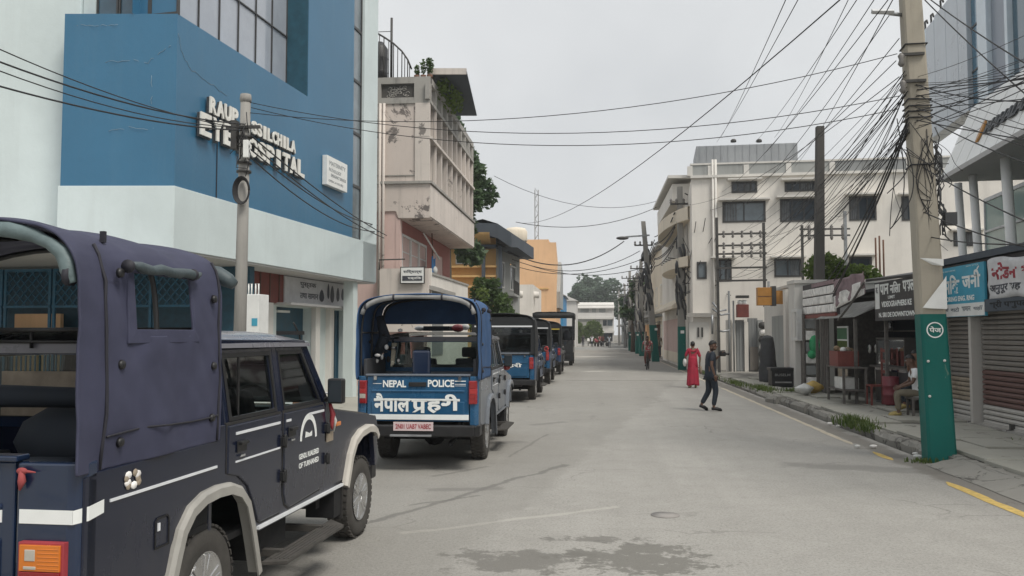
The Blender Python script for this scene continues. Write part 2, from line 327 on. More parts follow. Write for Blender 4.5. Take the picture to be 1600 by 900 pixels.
leafmat('leaf_green', (.045,.085,.03), (.085,.135,.04)); leafmat('leaf_dark', (.05,.095,.05), (.085,.13,.06), .7); leafmat('leaf_far', (.07,.11,.08), (.10,.14,.095), .5); leafmat('leaf_bright', (.07,.12,.025), (.13,.18,.045)); leafmat('grass_green', (.06,.10,.025), (.13,.17,.05), 2); mat('bark', (.08,.065,.05), .9, .3, bmp=.3, bscale=20)
mat('yellow_line', (.55,.39,.12), .8, .25, 14, bmp=.1); mat('pale_line', (.47,.42,.33), .8, .25, 14)
# ================================================================== SETTING: ground, road, kerb, pavement
def road_material():
    m, nt, b = newmat('road_surface'); p = pos(nt)
    big = nzs(nt, p, .22, 5, .6); mid = nzs(nt, p, 1.7, 6, .65); fine = nzs(nt, p, 38, 4, .75); tr = nzs(nt, pos(nt, (1.3, .06, 1)), 1.0, 4, .6)
    c = mixc(nt, ramp(nt, big, .3, .7), (.335, .325, .302), (.405, .393, .366))
    c = mixc(nt, ramp(nt, tr, .38, .68, 0, .5), c, (.285, .276, .255))
    c = mixc(nt, ramp(nt, mid, .45, .75, 0, .45), c, (.27, .261, .24))
    c = mixc(nt, ramp(nt, fine, .46, .74, 0, .75), c, (.16, .155, .14))
    c = mixc(nt, ramp(nt, nzs(nt, p, 7, 6, .7), .5, .8, 0, .45), c, (.22,.213,.197)); c = mixc(nt, ramp(nt, nzs(nt, p, 3.3, 7, .75), .56, .74, 0, .35), c, (.44,.425,.39)); c = mixc(nt, ramp(nt, nzs(nt, p, 60, 2, .6), .62, .72, 0, .6), c, (.52, .50, .46)); c = mixc(nt, ramp(nt, nzs(nt, p, 26, 3, .6), .66, .72, 0, .7), c, (.13,.125,.115))
    sep = N(nt, 'SeparateXYZ'); nt.links.new(p, sep.inputs[0])
    warp = nzs(nt, p, 3.2, 9, .72); warp2 = nzs(nt, p, 1.1, 4, .6)
    def ma(op, a, b_=None):
        n = N(nt, 'Math', operation=op)
        for i, x in enumerate((a, b_)):
            if x is None: continue
            if hasattr(x, 'links'): nt.links.new(x, n.inputs[i])
            else: n.inputs[i].default_value = x
        return n.outputs[0]
    def ell(cx, cy, rx, ry, k):
        dx = ma('DIVIDE', ma('SUBTRACT', sep.outputs[0], cx), rx); dy = ma('DIVIDE', ma('SUBTRACT', sep.outputs[1], cy), ry)
        d = ma('SQRT', ma('ADD', ma('MULTIPLY', dx, dx), ma('MULTIPLY', dy, dy)))
        return ma('ADD', d, ma('MULTIPLY', ma('SUBTRACT', warp, .5), k))
    def seg(ax, ay, bx, by, wd, k):
        L = math.hypot(bx-ax, by-ay); tx, ty = (bx-ax)/L, (by-ay)/L
        X = ma('SUBTRACT', sep.outputs[0], ax); Y = ma('SUBTRACT', sep.outputs[1], ay)
        al = ma('ADD', ma('MULTIPLY', X, tx), ma('MULTIPLY', Y, ty)); ac = ma('SUBTRACT', ma('MULTIPLY', X, ty), ma('MULTIPLY', Y, tx))
        ac = ma('ADD', ac, ma('MULTIPLY', ma('SUBTRACT', warp2, .5), k))
        d = ma('ABSOLUTE', ac); endd = ma('MAXIMUM', ma('MULTIPLY', al, -1.0), ma('SUBTRACT', al, L)); d = ma('MAXIMUM', d, endd)
        return ma('ADD', ma('DIVIDE', d, wd), ma('MULTIPLY', ma('SUBTRACT', warp, .5), 2.2))
    # spalled patches, tar seams, pale repair strips (marks with shapes of their own)
    for a, c_, lo, hi in [(ell(.35, 7.25, .60, .52, 5.4), (.15, .145, .13), .70, .98), (ell(-.62, 7.12, .60, .34, 4.6), (.16, .154, .14), .72, 1.0), (ell(.1, 7.9, .5, .16, 5.5), (.165, .158, .145), .5, .8)]:
        c = mixc(nt, ramp(nt, a, lo, hi, .8, 0), c, c_)
    for s_, c_, st in [(seg(-2.25, 8.3, -.42, 12.3, .05, .35), (.10, .098, .093), .8), (seg(-2.0, 9.3, -1.35, 9.9, .035, .3), (.10, .098, .093), .7), (seg(-2.1, 11.2, -1.5, 12.0, .05, .3), (.10, .098, .093), .55), (seg(-1.0, 34.3, 4.3, 34.5, .16, .5), (.10, .097, .09), .9),
                       (seg(-1.75, 8.0, .2, 9.4, .05, .25), (.42, .40, .36), .4), (seg(-1.3, 13.0, -.9, 16.0, .03, .25), (.13, .125, .12), .7), (seg(-1.25, 17.6, -.7, 18.2, .12, .2), (.14, .135, .13), .7), (seg(2.9, 12.6, 4.6, 12.2, .3, .5), (.15, .145, .135), .7),
                       (seg(-.3, 42.3, .3, 42.8, .3, .3), (.52, .5, .46), .9), (seg(-.7, 69, .6, 70.0, .9, .2), (.56, .54, .50), 1.1), (seg(4.5, 8, 4.5, 60, .22, .35), (.13, .12, .105), .85), (seg(-1.9, 10.2, -1.2, 10.35, .12, .3), (.13,.125,.12), .7), (seg(-2.0, 14.5, -1.4, 14.8, .2, .3), (.13,.125,.12), .6)]:
        c = mixc(nt, ramp(nt, s_, .55, 1.15, st*.85, 0), c, [x*1.25 for x in c_])
    # lengthways construction seam: darker older concrete near the parked cars
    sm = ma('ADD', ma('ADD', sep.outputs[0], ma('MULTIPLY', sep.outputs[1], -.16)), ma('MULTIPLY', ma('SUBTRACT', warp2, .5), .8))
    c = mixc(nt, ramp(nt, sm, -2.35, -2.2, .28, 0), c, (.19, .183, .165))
    vo = N(nt,'TexVoronoi',Scale=.55,feature='DISTANCE_TO_EDGE'); wv = N(nt,'VectorMath',operation='ADD'); nn = N(nt,'TexNoise',Scale=1.4,Detail=6); nt.links.new(p, nn.inputs['Vector']); nt.links.new(p, wv.inputs[0]); nt.links.new(nn.outputs['Color'], wv.inputs[1]); nt.links.new(wv.outputs[0], vo.inputs['Vector'])
    c = mixc(nt, ma('MULTIPLY', ramp(nt, vo.outputs['Distance'], .002, .012, 1, 0), ramp(nt, nzs(nt, p, .33, 3), .5, .62, 0, .5)), c, (.13,.125,.115))
    nt.links.new(c, b.inputs['Base Color']); b.inputs['Roughness'].default_value = .82; b.inputs['Specular IOR Level'].default_value = .25
    bump(nt, b, fine, .6, .014)
road_material()
m, nt, b = newmat('ground_dust'); p = pos(nt)
c = mixc(nt, ramp(nt, nzs(nt, p, .4, 6, .65), .3, .7), (.16, .15, .13), (.23, .215, .185)); nt.links.new(c, b.inputs['Base Color']); b.inputs['Roughness'].default_value = .9; bump(nt, b, nzs(nt, p, 20, 4), .3)
MB().quad((-900,-900,-.03),(900,-900,-.03),(900,900,-.03),(-900,900,-.03)).build('ground', 'ground_dust', kind='structure', recalc=False)
MB().grid(lambda a, c: (-4.7 + a*9.5, -6 + c*182, 0), 4, 40, smooth=False).build('road', 'road_surface', kind='structure', recalc=False)
MB().box(-20, -4.72, -6, 170, -.2, .02).build('pavement_left', 'slab_concrete', kind='structure')
pv = MB(); pv.box(5.0, 26, -6, 34, -.2, .105); pv.box(5.0, 26, 34, 172, -.2, .15)
pav = pv.build('pavement', 'kerb_concrete', kind='structure')
# paving slabs one by one, uneven
slabs = []
for kx in range(3):
    y = 7.5 + random.random()*.3
    while y < 33.8:
        L = 1.05 + random.random()*.5; x0 = 5.2 + kx*.64; mb = MB(); mb.box(x0, x0+.60, 0, L-.045, -.03, .032)
        o = mb.build('paving_slab', 'slab_concrete', pav, loc=(0, y, .115 + random.uniform(-.008, .008)), bev=.008, seg=1); o.rotation_euler = (random.uniform(-.003,.003), random.uniform(-.006,.006), random.uniform(-.01,.01)); y += L
# kerb stones
kerb = thing('kerb', None, None); tag(kerb, kind='structure')
y = 13.35
def kstone(y, L, x, z, rx=0, rz=0, w=.2, h=.17):
    mb = MB(); mb.grid(lambda a, c: (0,0,0), 1, 1, skip=lambda i,j: True); mb.v = []; mb.f = []
    n = 6
    sec = [(-.0, -.1), (-.02, h*.6), (.03, h), (w*.8, h), (w, h*.8), (w, -.1)]
    mb.grid(lambda a, c: (lambda q: (q[0]+.035*noise.noise((y*3+c*5, a*3, 1)), c*L, q[1]+.025*noise.noise((y*2+c*6, a*4, 5))))(sec[int(round(a*5))]), 5, n, smooth=False)
    for e in (0, L):
        mb.add([(p[0], e, p[1]) for p in sec], [tuple(range(6))])
    o = mb.build('kerb_stone', 'kerb_concrete', kerb, loc=(x, y, z)); o.rotation_euler = (rx, 0, rz); return o
while y < 23.4:
    L = .85 + random.random()*.35; kstone(y, L-.03, 4.86 + random.uniform(-.03, .03), random.uniform(-.02, .02), random.uniform(-.02,.02), random.uniform(-.03,.03)); y += L
kstone(23.3, .9, 4.72, .0, -.06, .12, .26, .2)
while y < 150:
    L = 2.0 if y < 60 else 6; kstone(y, L-.04, 4.83 + random.uniform(-.02, .02), -.04 if y < 34 else -.02, 0, random.uniform(-.01,.01)); y += L
y = 4.0
while y < 12.6: kstone(y, 1.15, 5.02 + random.uniform(-.02,.02), -.05, random.uniform(-.02,.02), random.uniform(-.02,.02), .16, .17); y += 1.18
# sloping cement apron in front of the low kerb
MB().grid(lambda a, c: (4.62 + a*.42 + .05*noise.noise((c*9, 2, 0))*(1-a), 3 + c*9.75, .006 + a*.11 + .012*noise.noise((a*3, c*14, 0))), 6, 30).build('kerb_apron', 'kerb_concrete', kind='structure', recalc=False)
def stripe(name, mt, x, y0, y1, w_):
    n = max(4, int((y1-y0)/.25)); vs = []
    for i in range(n+1):
        yy = y0 + (y1-y0)*i/n; e = .035*noise.noise((yy*2.3, x, 3)); f = .035*noise.noise((yy*2.9, x, 9)); k = .2 if i in (0, n) else 1
        vs += [(x - w_/2*k + e, yy, .004), (x + w_/2*k + f, yy, .004)]
    return MB().add(vs, [(2*i, 2*i+1, 2*i+3, 2*i+2) for i in range(n)]).build(name, mt, kind='structure', recalc=False)
stripe('road_marking', 'yellow_line', 4.34, 5.0, 11.35, .13); stripe('road_marking', 'yellow_line', 4.31, 13.2, 14.1, .12)
stripe('road_marking', 'pale_line', 4.26, 15.0, 30, .10); stripe('road_marking', 'pale_line', 4.24, 30.3, 62, .10)
mh = MB(); mh.lathe([(.145,0),(.145,.006),(.12,.006),(.12,.009),(.0,.009)], n=24); o = mh.build('drain_cover', 'grey_shade_wall', loc=(.70, 9.02, .001), bev=0); tag(o, 'small round dark drain cover set in the middle of the road', 'drain cover')
# ------------------------------------------------------------------ leaves
def leaves(mb, c, r, n, size, m=0, shell=.55):
    for _ in range(n):
        while True:
            q = Vector((random.uniform(-1,1), random.uniform(-1,1), random.uniform(-1,1)))
            if shell*random.random() < q.length < 1: break
        p = Vector((c[0]+q.x*r[0], c[1]+q.y*r[1], c[2]+q.z*r[2]))
        a = Vector((random.gauss(0,1), random.gauss(0,1), random.gauss(0,.6))).normalized(); b_ = a.cross(Vector((random.gauss(0,1), random.gauss(0,1), random.gauss(0,1)))).normalized()
        s_ = size*random.uniform(.6, 1.3); a *= s_; b_ *= s_*.5
        mb.add([p-a, p+b_, p+a, p-b_], [(0,1,2,3)], m)
def tree(name, label, x, y, base, trunk_h, blobs, n, leaf, mt, tr=.2, group=None, bark='bark'):
    t = thing(name, label, 'tree', (x, y, base), 0, group)
    tk = MB(); tk.tube([(0,0,-.3),(.1*tr,.05,trunk_h*.5),(0,0,trunk_h)], [tr*1.3, tr, tr*.7], 8)
    tk.build('trunk', bark, t); lb = MB(); cw = MB()
    for (cx, cy, cz, rx, ry, rz) in blobs:
        lb.tube([(0,0,trunk_h*.85),(cx*.4,cy*.4,(trunk_h+cz)*.5),(cx,cy,cz)], [tr*.5, tr*.3, tr*.08], 5)
        k = max(20, int(n*rx*ry*rz)); m_ = 4
        for _ in range(m_):   # sub-clumps make an uneven outline
            q = Vector((random.gauss(0,.45), random.gauss(0,.45), random.gauss(0,.45)))
            leaves(cw, (cx+q.x*rx, cy+q.y*ry, cz+q.z*rz), (rx*.62, ry*.62, rz*.6), k//m_, leaf)
    lb.build('limbs', bark, t); cw.build('crown', mt, t, recalc=False)
    return t
def tuft(name, label, x, y, z, rx, ry, n, h, group=None, mt='grass_green'):
    mb = MB()
    for _ in range(n):
        a = random.uniform(0, 6.28); px, py = x+random.gauss(0,.45)*rx, y+random.gauss(0,.45)*ry; hh = h*random.uniform(.4, 1.1); d = Vector((math.cos(a), math.sin(a), 0)); e = Vector((-d.y, d.x, 0))*.008
        q = Vector((px, py, z)); l = hh*random.uniform(.2,.7)
        mb.add([q-e*1.5, q+e*1.5, q+d*l*.4+e+Vector((0,0,hh*.6)), q+d*l*.4-e+Vector((0,0,hh*.6)), q+d*l+Vector((0,0,hh*.85))], [(0,1,2,3),(3,2,4)])
    return mb.build(name, mt, recalc=False, kind='stuff')
tuft('grass', None, 4.92, 17.2, .08, .3, .75, 420, .26); tuft('grass', None, 4.95, 16.3, .08, .2, .5, 130, .18)
tuft('grass', None, 5.15, 27.5, .12, .35, 1.6, 420, .16); tuft('grass', None, 6.0, 26.2, .15, .6, .35, 260, .14); tuft('grass', None, 4.85, 30.5, .1, .2, 2.2, 260, .16); tuft('grass', None, 4.7, 13.0, .01, .22, .15, 90, .09); tuft('grass', None, 6.9, 14.4, .12, .2, .5, 90, .08); tuft('grass', None, 4.8, 38, .1, .2, 4, 260, .16)
# ================================================================== VEHICLES
def uglass(y, z, k=0): return (.835 - .065*max(0, z-1.29)/.47 + k, y, z)
def make_wheel(parent, x, y, side, dirty=True, r=.36, lowrim=False):
    mb = MB(); wd = .22; s = side
    prof = [(.20,-.02),(.235,-.012),(.30,-.0),(.335,-.012),(r,-.045),(r,-wd+.045),(.335,-wd+.012),(.30,-wd),(.20,-wd+.02)]
    mb.lathe([(a, b*s) for a, b in prof], (0,0,0), 'x', 40, 0)
    for k in range(40):   # tread blocks
        a = 2*math.pi*k/40
        for (u0, u1, of) in ((-.06,-.015,0), (-.125,-.08,.5), (-.20,-.14,0)):
            a0 = a + of*2*math.pi/40; a1 = a0 + .1; q = []
            for rr in (r-.004, r+.009):
                for aa in (a0, a1):
                    for u in (u0, u1): q.append((u*s, rr*math.cos(aa), rr*math.sin(aa)))
            mb.add(q, [(0,1,3,2),(4,6,7,5),(0,2,6,4),(1,5,7,3),(0,4,5,1),(2,3,7,6)])
    wh = mb.build('wheel', 'dusty_rubber' if dirty else 'rubber', parent, loc=(x, y, r))
    rm = MB(); rm.lathe([(.205,-.015*s),(.215,-.006*s),(.20,-.012*s),(.192,-.05*s),(.185,-wd*.8*s)], (0,0,0), 'x', 32, 0)
    rm.lathe([(.0,-.008*s),(.035,-.01*s),(.055,-.02*s),(.06,-.06*s)], (0,0,0), 'x', 16, 0)
    for k in range(6):
        a = 2*math.pi*k/6 + .3
        for da in (-.13, .13):
            p0 = Vector((-.025*s, .05*math.cos(a+da*1.5), .05*math.sin(a+da*1.5))); p1 = Vector((-.022*s, .195*math.cos(a+da), .195*math.sin(a+da)))
            rm.bar(p0, p1, .034, .03, 0, up=(1,0,0))
    rm.build('rim', 'alloy', wh, bev=.003, seg=1)
    MB().lathe([(.0,-.12*s),(.17,-.12*s),(.17,-.14*s),(0,-.14*s)], (0,0,0), 'x', 20).build('brake_drum', 'under_black', wh)
    return wh
def sweep(mb, path, xs, thick, s=1, m=0):
    """wheel-arch flare: a band along path (y, z) between |x| = xs[0] and xs[1]"""
    n = len(path); P = []
    for i, (y, z) in enumerate(path):
        a, b_ = path[max(0,i-1)], path[min(n-1,i+1)]; t = Vector((b_[0]-a[0], b_[1]-a[1])).normalized(); P.append((y, z, -t.y, t.x))
    x0, x1 = xs; vs = []
    for y, z, ny, nz in P:
        for (x, k) in ((x0, 0), (x0, thick), (x1-.02, thick), (x1, thick-.02), (x1, -.035), (x1-.012, -.035), (x1-.012, .0)): vs.append((x*s, y+ny*k, z+nz*k))
    k = 7; fs = [(i*k+j, i*k+(j+1)%k, (i+1)*k+(j+1)%k, (i+1)*k+j) for i in range(n-1) for j in range(k)] + [tuple(range(k)), tuple(range((n-1)*k, n*k))]
    mb.add(vs, fs, m)
def canopy_section():
    return [(.842,1.215),(.845,1.33),(.847,1.47),(.848,1.61),(.848,1.74),(.846,1.87),(.838,2.00),(.828,2.09),(.815,2.16),(.797,2.215),(.765,2.265),(.71,2.31),(.62,2.345),(.50,2.37),(.35,2.39),(.18,2.40),(0,2.405)]
def make_pickup(name, label, P, loc, rz, hand=None):
    g = lambda k, d=None: P.get(k, d); body = g('body'); side = g('side', body)
    t = thing(name, label, 'police pickup', loc, rz, 'police pickups parked in a row'); TW = g('tg', .70)
    fender = [(3.18,.60),(3.24,.60),(3.24,1.0),(3.19,1.07),(1.95,1.235),(1.9,1.30),(.03,1.30),(.02,1.215),(-1.15,1.215),(-1.22,1.20)]
    side_p = [(-1.22,.58),(-.52,.58),(-.47,.72),(-.36,.86),(-.16,.93),(.15,.93),(.34,.86),(.46,.72),(.56,.555),(2.28,.555),(2.36,.76),(2.50,.92),(2.70,.985),(3.0,.985),(3.11,.91),(3.16,.72)] + fender
    mb = MB()
    for s in (1, -1): mb.prism(side_p, 'x', .79*s, .84*s, 0)
    mb.box(-.79,.79,-1.18,.02,.70,.74,1); mb.box(-.79,.79,.03,.07,.60,1.28,0); mb.box(-.79,.79,1.90,1.94,.60,1.22,1); mb.box(-.79,.79,3.18,3.22,.58,1.02,0); mb.box(-.78,.78,.07,1.9,.56,.60,1)
    for s in (1, -1):
        mb.box(s*.79-.02*(s<0), s*.79+.02*(s>0)-.03*s, -1.18, .02, .74, 1.20, 1)
        # door posts
        for (y0, y1) in ((.03,.13),(.925,1.0)):
            q = [uglass(y0,1.29),uglass(y1,1.29),uglass(y1,1.78),uglass(y0,1.78)]; vs = [(p[0]*s,p[1],p[2]) for p in q] + [((p[0]-.045)*s,p[1],p[2]) for p in q]
            mb.add(vs, [(0,1,2,3),(4,7,6,5),(0,4,5,1),(1,5,6,2),(2,6,7,3),(3,7,4,0)], 0)
        mb.bar((.80*s,1.93,1.26),(.745*s,1.50,1.78),.06,.07,0)
        mb.bar((.76*s,.03,1.79),(.76*s,1.52,1.775),.05,.05,0)
    b_ = mb.build('body', [side, 'under_black'], t, bev=.014)
    # corner posts that turn the body round to the tail
    for s in (1, -1):
        mb = MB(); pl = [(TW+.012,-1.255),(.78,-1.255),(.825,-1.235),(.84,-1.19),(.84,-1.12),(.80,-1.12),(.80,-1.19),(TW+.012,-1.19)]
        mb.prism([(p[0]*s,p[1]) for p in pl], 'z', .58, 1.27, 0); c = mb.build('corner_panel', body, t, bev=.012)
    # tailgate
    mb = MB(); mb.box(-TW, TW, -1.25, -1.19, .66, 1.27, 0); mb.box(-TW+.06, TW-.06, -1.262, -1.24, 1.055, 1.085, 0); mb.box(-TW+.06, TW-.06, -1.262, -1.24, .70, .93, 0)
    tg = mb.build('tailgate', body, t, bev=.01)
    MB().box(-TW-.02, TW+.02, -1.27, -1.18, 1.272, 1.30).build('top_rail', g('rail', 'trim_white'), tg, bev=.008)
    for s in (1, -1): MB().box(s*(TW-.12)-.02, s*(TW-.12)+.02, -1.285, -1.25, 1.22, 1.27).build('latch', 'chrome', tg)
    if g('handle', 1): MB().box(-.12,.12,-1.272,-1.245,1.13,1.19).build('handle', 'black_plastic', tg, bev=.006)
    # chassis
    mb = MB()
    for s in (1, -1): mb.box(s*.42-.05, s*.42+.05, -1.2, 3.2, .42, .58); 
    mb.box(-.62,.62,-.08,.08,.28,.44); mb.box(-.62,.62,2.82,2.98,.28,.42); mb.ball((0,0,.34),(.17,.17,.16)); mb.box(-.2,.2,.4,2.6,.30,.5); mb.tube([(.2,.6,.34),(.35,0,.36),(.45,-1.25,.36)], .035, 8)
    for yy in (-1.1,-.4,.6,1.8): mb.box(-.78,.78,yy,yy+.08,.46,.6)
    for s in (1,-1):
        mb.box(s*.50, s*.78, -.50, .58, .94, .96); mb.box(s*.48, s*.51, -.5, .58, .5, .96); mb.box(s*.50, s*.78, 2.3, 3.17, .99, 1.01); mb.box(s*.48, s*.51, 2.3, 3.17, .45, 1.0)
        mb.box(s*.44, s*.76, .62, 1.25, .36, .55)
    mb.build('chassis', 'under_black', t)
    mb = MB(); mb.box(-.80,.80,-1.38,-1.25,.47,.62)
    for s in (1,-1): mb.prism([(.80*s,-1.38),(.86*s,-1.30),(.86*s,-1.05),(.80*s,-1.05)], 'z', .47, .62)
    bp = mb.build('rear_bumper', 'black_plastic', t, bev=.018)
    if g('plate'):
        f = lambda x, z, d: (x, -1.386-d, z); mb = MB(); mb.box(-.30,.24,-1.394,-1.376,.55,.665,0); mb.text(g('plate'), lambda x,z,d: (x,-1.394-d,z), -.27,.21,.575,.64,.003,1,.02); mb.build('number_plate', ['plate_white','plate_red'], t)
        MB().box(-.34,.22,-1.44,-1.36,.475,.50).build('tow_step', 'steel', t, bev=.005)
    # tail lamps
    for s in (1,-1):
        mb = MB(); x0, x1 = (g('lx', (TW+.03, .83)))
        if g('big_lamp'):
            mb.box(x0*s,x1*s,-1.285,-1.25,.60,.925,3); mb.box((x0+.012)*s,(x1-.012)*s,-1.295,-1.26,.80,.915,0); mb.box((x0+.012)*s,(x1-.012)*s,-1.295,-1.26,.615,.797,1); mb.box((x0+.04)*s,(x0+.09)*s,-1.298,-1.26,.845,.895,2); mb.box((x0+.035)*s,(x0+.095)*s,-1.298,-1.26,.808,.822,2)
            for kk in range(6): mb.box((x0+.014)*s,(x1-.014)*s,-1.297,-1.29,.63+kk*.027,.638+kk*.027,1); mb.box((x0+.10)*s,(x1-.014)*s,-1.297,-1.29,.81+kk*.017,.815+kk*.017,0)
        else:
            mb.prism([(x0*s,-1.285),(x1*s,-1.275),((x1+.025)*s,-1.2),((x1+.025)*s,-1.12),(x0*s,-1.12)],'z',.90,1.21,3)
            for (za, zb, mm) in ((.905,.965,1),(.97,1.03,2 if s<0 else 1),(1.035,1.10,4),(1.105,1.2,1)): mb.prism([((x0+.01)*s,-1.293),((x1-.005)*s,-1.282),((x1+.033)*s,-1.2),((x1+.033)*s,-1.13),((x0+.01)*s,-1.13)],'z',za,zb,mm)
        mb.build('tail_lamp', ['lamp_orange','lamp_red','lamp_clear','plate_red','bright_red'], t, bev=.004)
    if g('tape'):
        for s in (1,-1):
            mb = MB(); mb.box((TW+.03)*s,.81*s,-1.2585,-1.2545,1.0,1.062); mb.add([(.812*s,-1.2585,1.0),(.845*s,-1.19,1.005),(.845*s,-1.08,1.02),(.845*s,-1.08,1.082),(.845*s,-1.19,1.07),(.812*s,-1.2585,1.062)],[(0,1,4,5),(1,2,3,4)]); mb.build('reflector_tape', 'tape_white', t, recalc=False)
        MB().box(-TW+.02,TW-.06,-1.2545,-1.2505,1.0,1.055).build('reflector_tape', 'tape_white', tg)
    if g('white_band'): MB().box(-TW,TW,-1.266,-1.2525,.685,.755).build('white_band', 'tape_white', tg)
    # flares, wheels, steps
    fl = g('flare', 'flare_grey')
    for s in (1,-1):
        mb = MB(); sweep(mb, [(-.50,.55),(-.455,.66),(-.40,.78),(-.30,.87),(-.16,.915),(.0,.925),(.16,.915),(.30,.87),(.40,.78),(.47,.62),(.53,.45),(.58,.30)], (.79,.880), .036, s); mb.build('wheel_flare', fl, t)
        mb = MB(); sweep(mb, [(2.27,.56),(2.33,.68),(2.39,.80),(2.50,.91),(2.66,.965),(2.88,.985),(3.03,.968),(3.11,.94),(3.165,.88)], (.79,.888), .036, s); mb.build('wheel_flare', g('flare2', fl), t)
        MB().box(.70*s,.85*s,2.22,2.235,.30,.6).build('mud_flap', 'rubber', t); MB().box(.60*s,.84*s,2.05,2.25,.34,.62).build('splash_guard', 'under_black', t)
        mb = MB(); mb.prism([(.86*s,.62),(1.02*s,.66),(1.03*s,1.75),(.86*s,1.93)],'z',.335,.36)
        for k in range(5): mb.box((.885+.03*k)*s,(.897+.03*k)*s,.70,1.72,.36,.366)
        for yy in (.85,1.6): mb.box(.45*s,.9*s,yy,yy+.05,.33,.38)
        mb.build('side_step', g('step','dusty_rubber'), t, bev=.004, seg=1)
        make_wheel(t, .80*s, 0, s); make_wheel(t, .80*s, 2.90, s)
    # doors
    RD = [(.145,1.29),(.145,1.0),(.29,.965),(.42,.885),(.52,.74),(.575,.635),(.62,.615),(.93,.615),(.93,1.29)]
    FD = [(.995,1.29),(.995,.73),(1.03,.655),(1.10,.615),(1.70,.64),(1.79,.70),(1.80,.80),(1.80,1.25),(1.76,1.29)]
    for s in (1,-1):
        for k, (dp, wo, wi) in enumerate(((RD, [(.145,1.29),(.93,1.29),(.93,1.755),(.145,1.755)], [(.225,1.335),(.875,1.335),(.875,1.70),(.205,1.70)]), (FD, [(.995,1.29),(1.80,1.29),(1.475,1.755),(.995,1.755)], [(1.045,1.335),(1.70,1.335),(1.45,1.70),(1.045,1.70)]))):
            cy, cz = sum(p[0] for p in dp)/len(dp), sum(p[1] for p in dp)/len(dp)
            sl_ = MB(); sl_.prism([(cy+(p[0]-cy)*1.035, cz+(p[1]-cz)*1.045) for p in dp], 'x', .825*s, .8425*s); sl_.build('door_seal', 'rubber', t)
            mb = MB(); mb.prism(dp, 'x', .80*s, .852*s, 0)
            mb.ring([(uglass(*p)[0]*s, p[0], p[1]) for p in wo], [(uglass(*p)[0]*s, p[0], p[1]) for p in wi], (-.03*s,0,0), 0)
            d = mb.build('door', side, t, bev=.009)
            mb = MB(); mb.ring([(uglass(p[0],p[1],.004)[0]*s, p[0]-.0, p[1]) for p in [(a[0]+(.5*(wo[i][0]-a[0])), a[1]+.5*(wo[i][1]-a[1])) for i, a in enumerate(wi)]], [(uglass(p[0],p[1],.004)[0]*s,p[0],p[1]) for p in wi], (-.012*s,0,0)); mb.build('window_frame', 'black_plastic', d)
            MB().quad(*[(uglass(p[0],p[1],-.018)[0]*s,p[0],p[1]) for p in wi]).build('pane', 'cab_glass', d, recalc=False)
            if k == 0: MB().box((.80)*s,.812*s,.345,.365,1.335,1.70).build('sash', 'black_plastic', d)
            mb = MB(); y0 = (.25, 1.05)[k]; mb.box(.853*s,.862*s,y0,y0+.13,1.115,1.185,0); mb.box(.86*s,.884*s,y0+.01,y0+.12,1.16,1.18,0); mb.box(.86*s,.872*s,y0+.03,y0+.09,1.085,1.10,1); mb.build('handle', ['black_plastic','chrome'], d, bev=.004)
            mb = MB(); (a, c_) = ((.24,.91),(1.02,1.1))[k]; mb.box(.850*s,.857*s,a,c_,1.225,1.242)
            if k == 0: MB().box(.850*s,.857*s,.24,.91,1.055,1.066).build('trim_strip', 'trim_white', d)
            mb.build('trim_strip', 'trim_white', d)
            if k == 1: MB().box(.850*s,.857*s,1.45,1.76,1.235,1.252).build('trim_strip', 'trim_white', d)
            for zz in (.86,1.10): mb = MB(); yy = (.955,1.815)[k]; mb.box(.84*s,.878*s,yy-.035,yy+.035,zz-.03,zz+.03); mb.tube([(.872*s,yy,zz-.045),(.872*s,yy,zz+.045)],.016,8); mb.build('hinge','black_plastic',d, bev=.004)
        MB().box(.839*s,.846*s,-1.03,.02,1.058,1.072).build('trim_strip', g('strip','trim_white'), t)
        MB().bar((.846*s,.58,.585),(.846*s,2.22,.585),.03,.02).build('sill_trim', g('strip','trim_white'), t)
        # mirrors
        mb = MB(); mb.bar((.80*s,1.86,1.32),(.90*s,1.86,1.34),.03); mb.box(.855*s,.985*s,1.82,1.90,1.29,1.49); mi = mb.build('wing_mirror','black_plastic',t,bev=.02)
        MB().quad((.868*s,1.817,1.305),(.972*s,1.817,1.305),(.972*s,1.817,1.475),(.868*s,1.817,1.475)).build('mirror_glass','window_dark',mi, recalc=False)
        MB().box(.838*s,.858*s,2.06,2.16,1.085,1.12).build('side_repeater','lamp_orange',t,bev=.006)
    # glass fore and aft, roof, bonnet
    ro = MB(); ro.grid(lambda a,c: ((a*2-1)*.79, .0+c*1.60, 1.785+.085*(1-abs(a*2-1)**5)*(1-max(0,c-.75)**2*9)), 28, 14, 0)
    ro.box(-.79,.79,.0,.02,1.73,1.80,0)
    for s in (1,-1): ro.bar((.785*s,.0,1.775),(.785*s,1.58,1.765),.03,.028,0)
    ro.build('roof', g('roof', body), t, recalc=False)
    MB().quad((-.70,1.57,1.76),(.70,1.57,1.76),(.76,1.93,1.29),(-.76,1.93,1.29)).build('windscreen','cab_glass',t,recalc=False)
    mb = MB(); mb.ring([(-.79,.05,1.28),(.79,.05,1.28),(.77,.05,1.79),(-.77,.05,1.79)],[(-.69,.05,1.34),(.69,.05,1.34),(.67,.05,1.72),(-.67,.05,1.72)],(0,-.03,0)); rw = mb.build('rear_window',body,t)
    MB().quad((-.69,.035,1.34),(.69,.035,1.34),(.67,.035,1.72),(-.67,.035,1.72)).build('pane','cab_glass',rw,recalc=False)
    mb = MB(); mb.grid(lambda a,c: ((a*2-1)*.80, 1.93+c*1.31, 1.25-.17*c+.03*(1-abs(a*2-1)**4)-.10*max(0,c-.9)*10*.5), 16, 14); mb.build('bonnet',side,t,recalc=False)
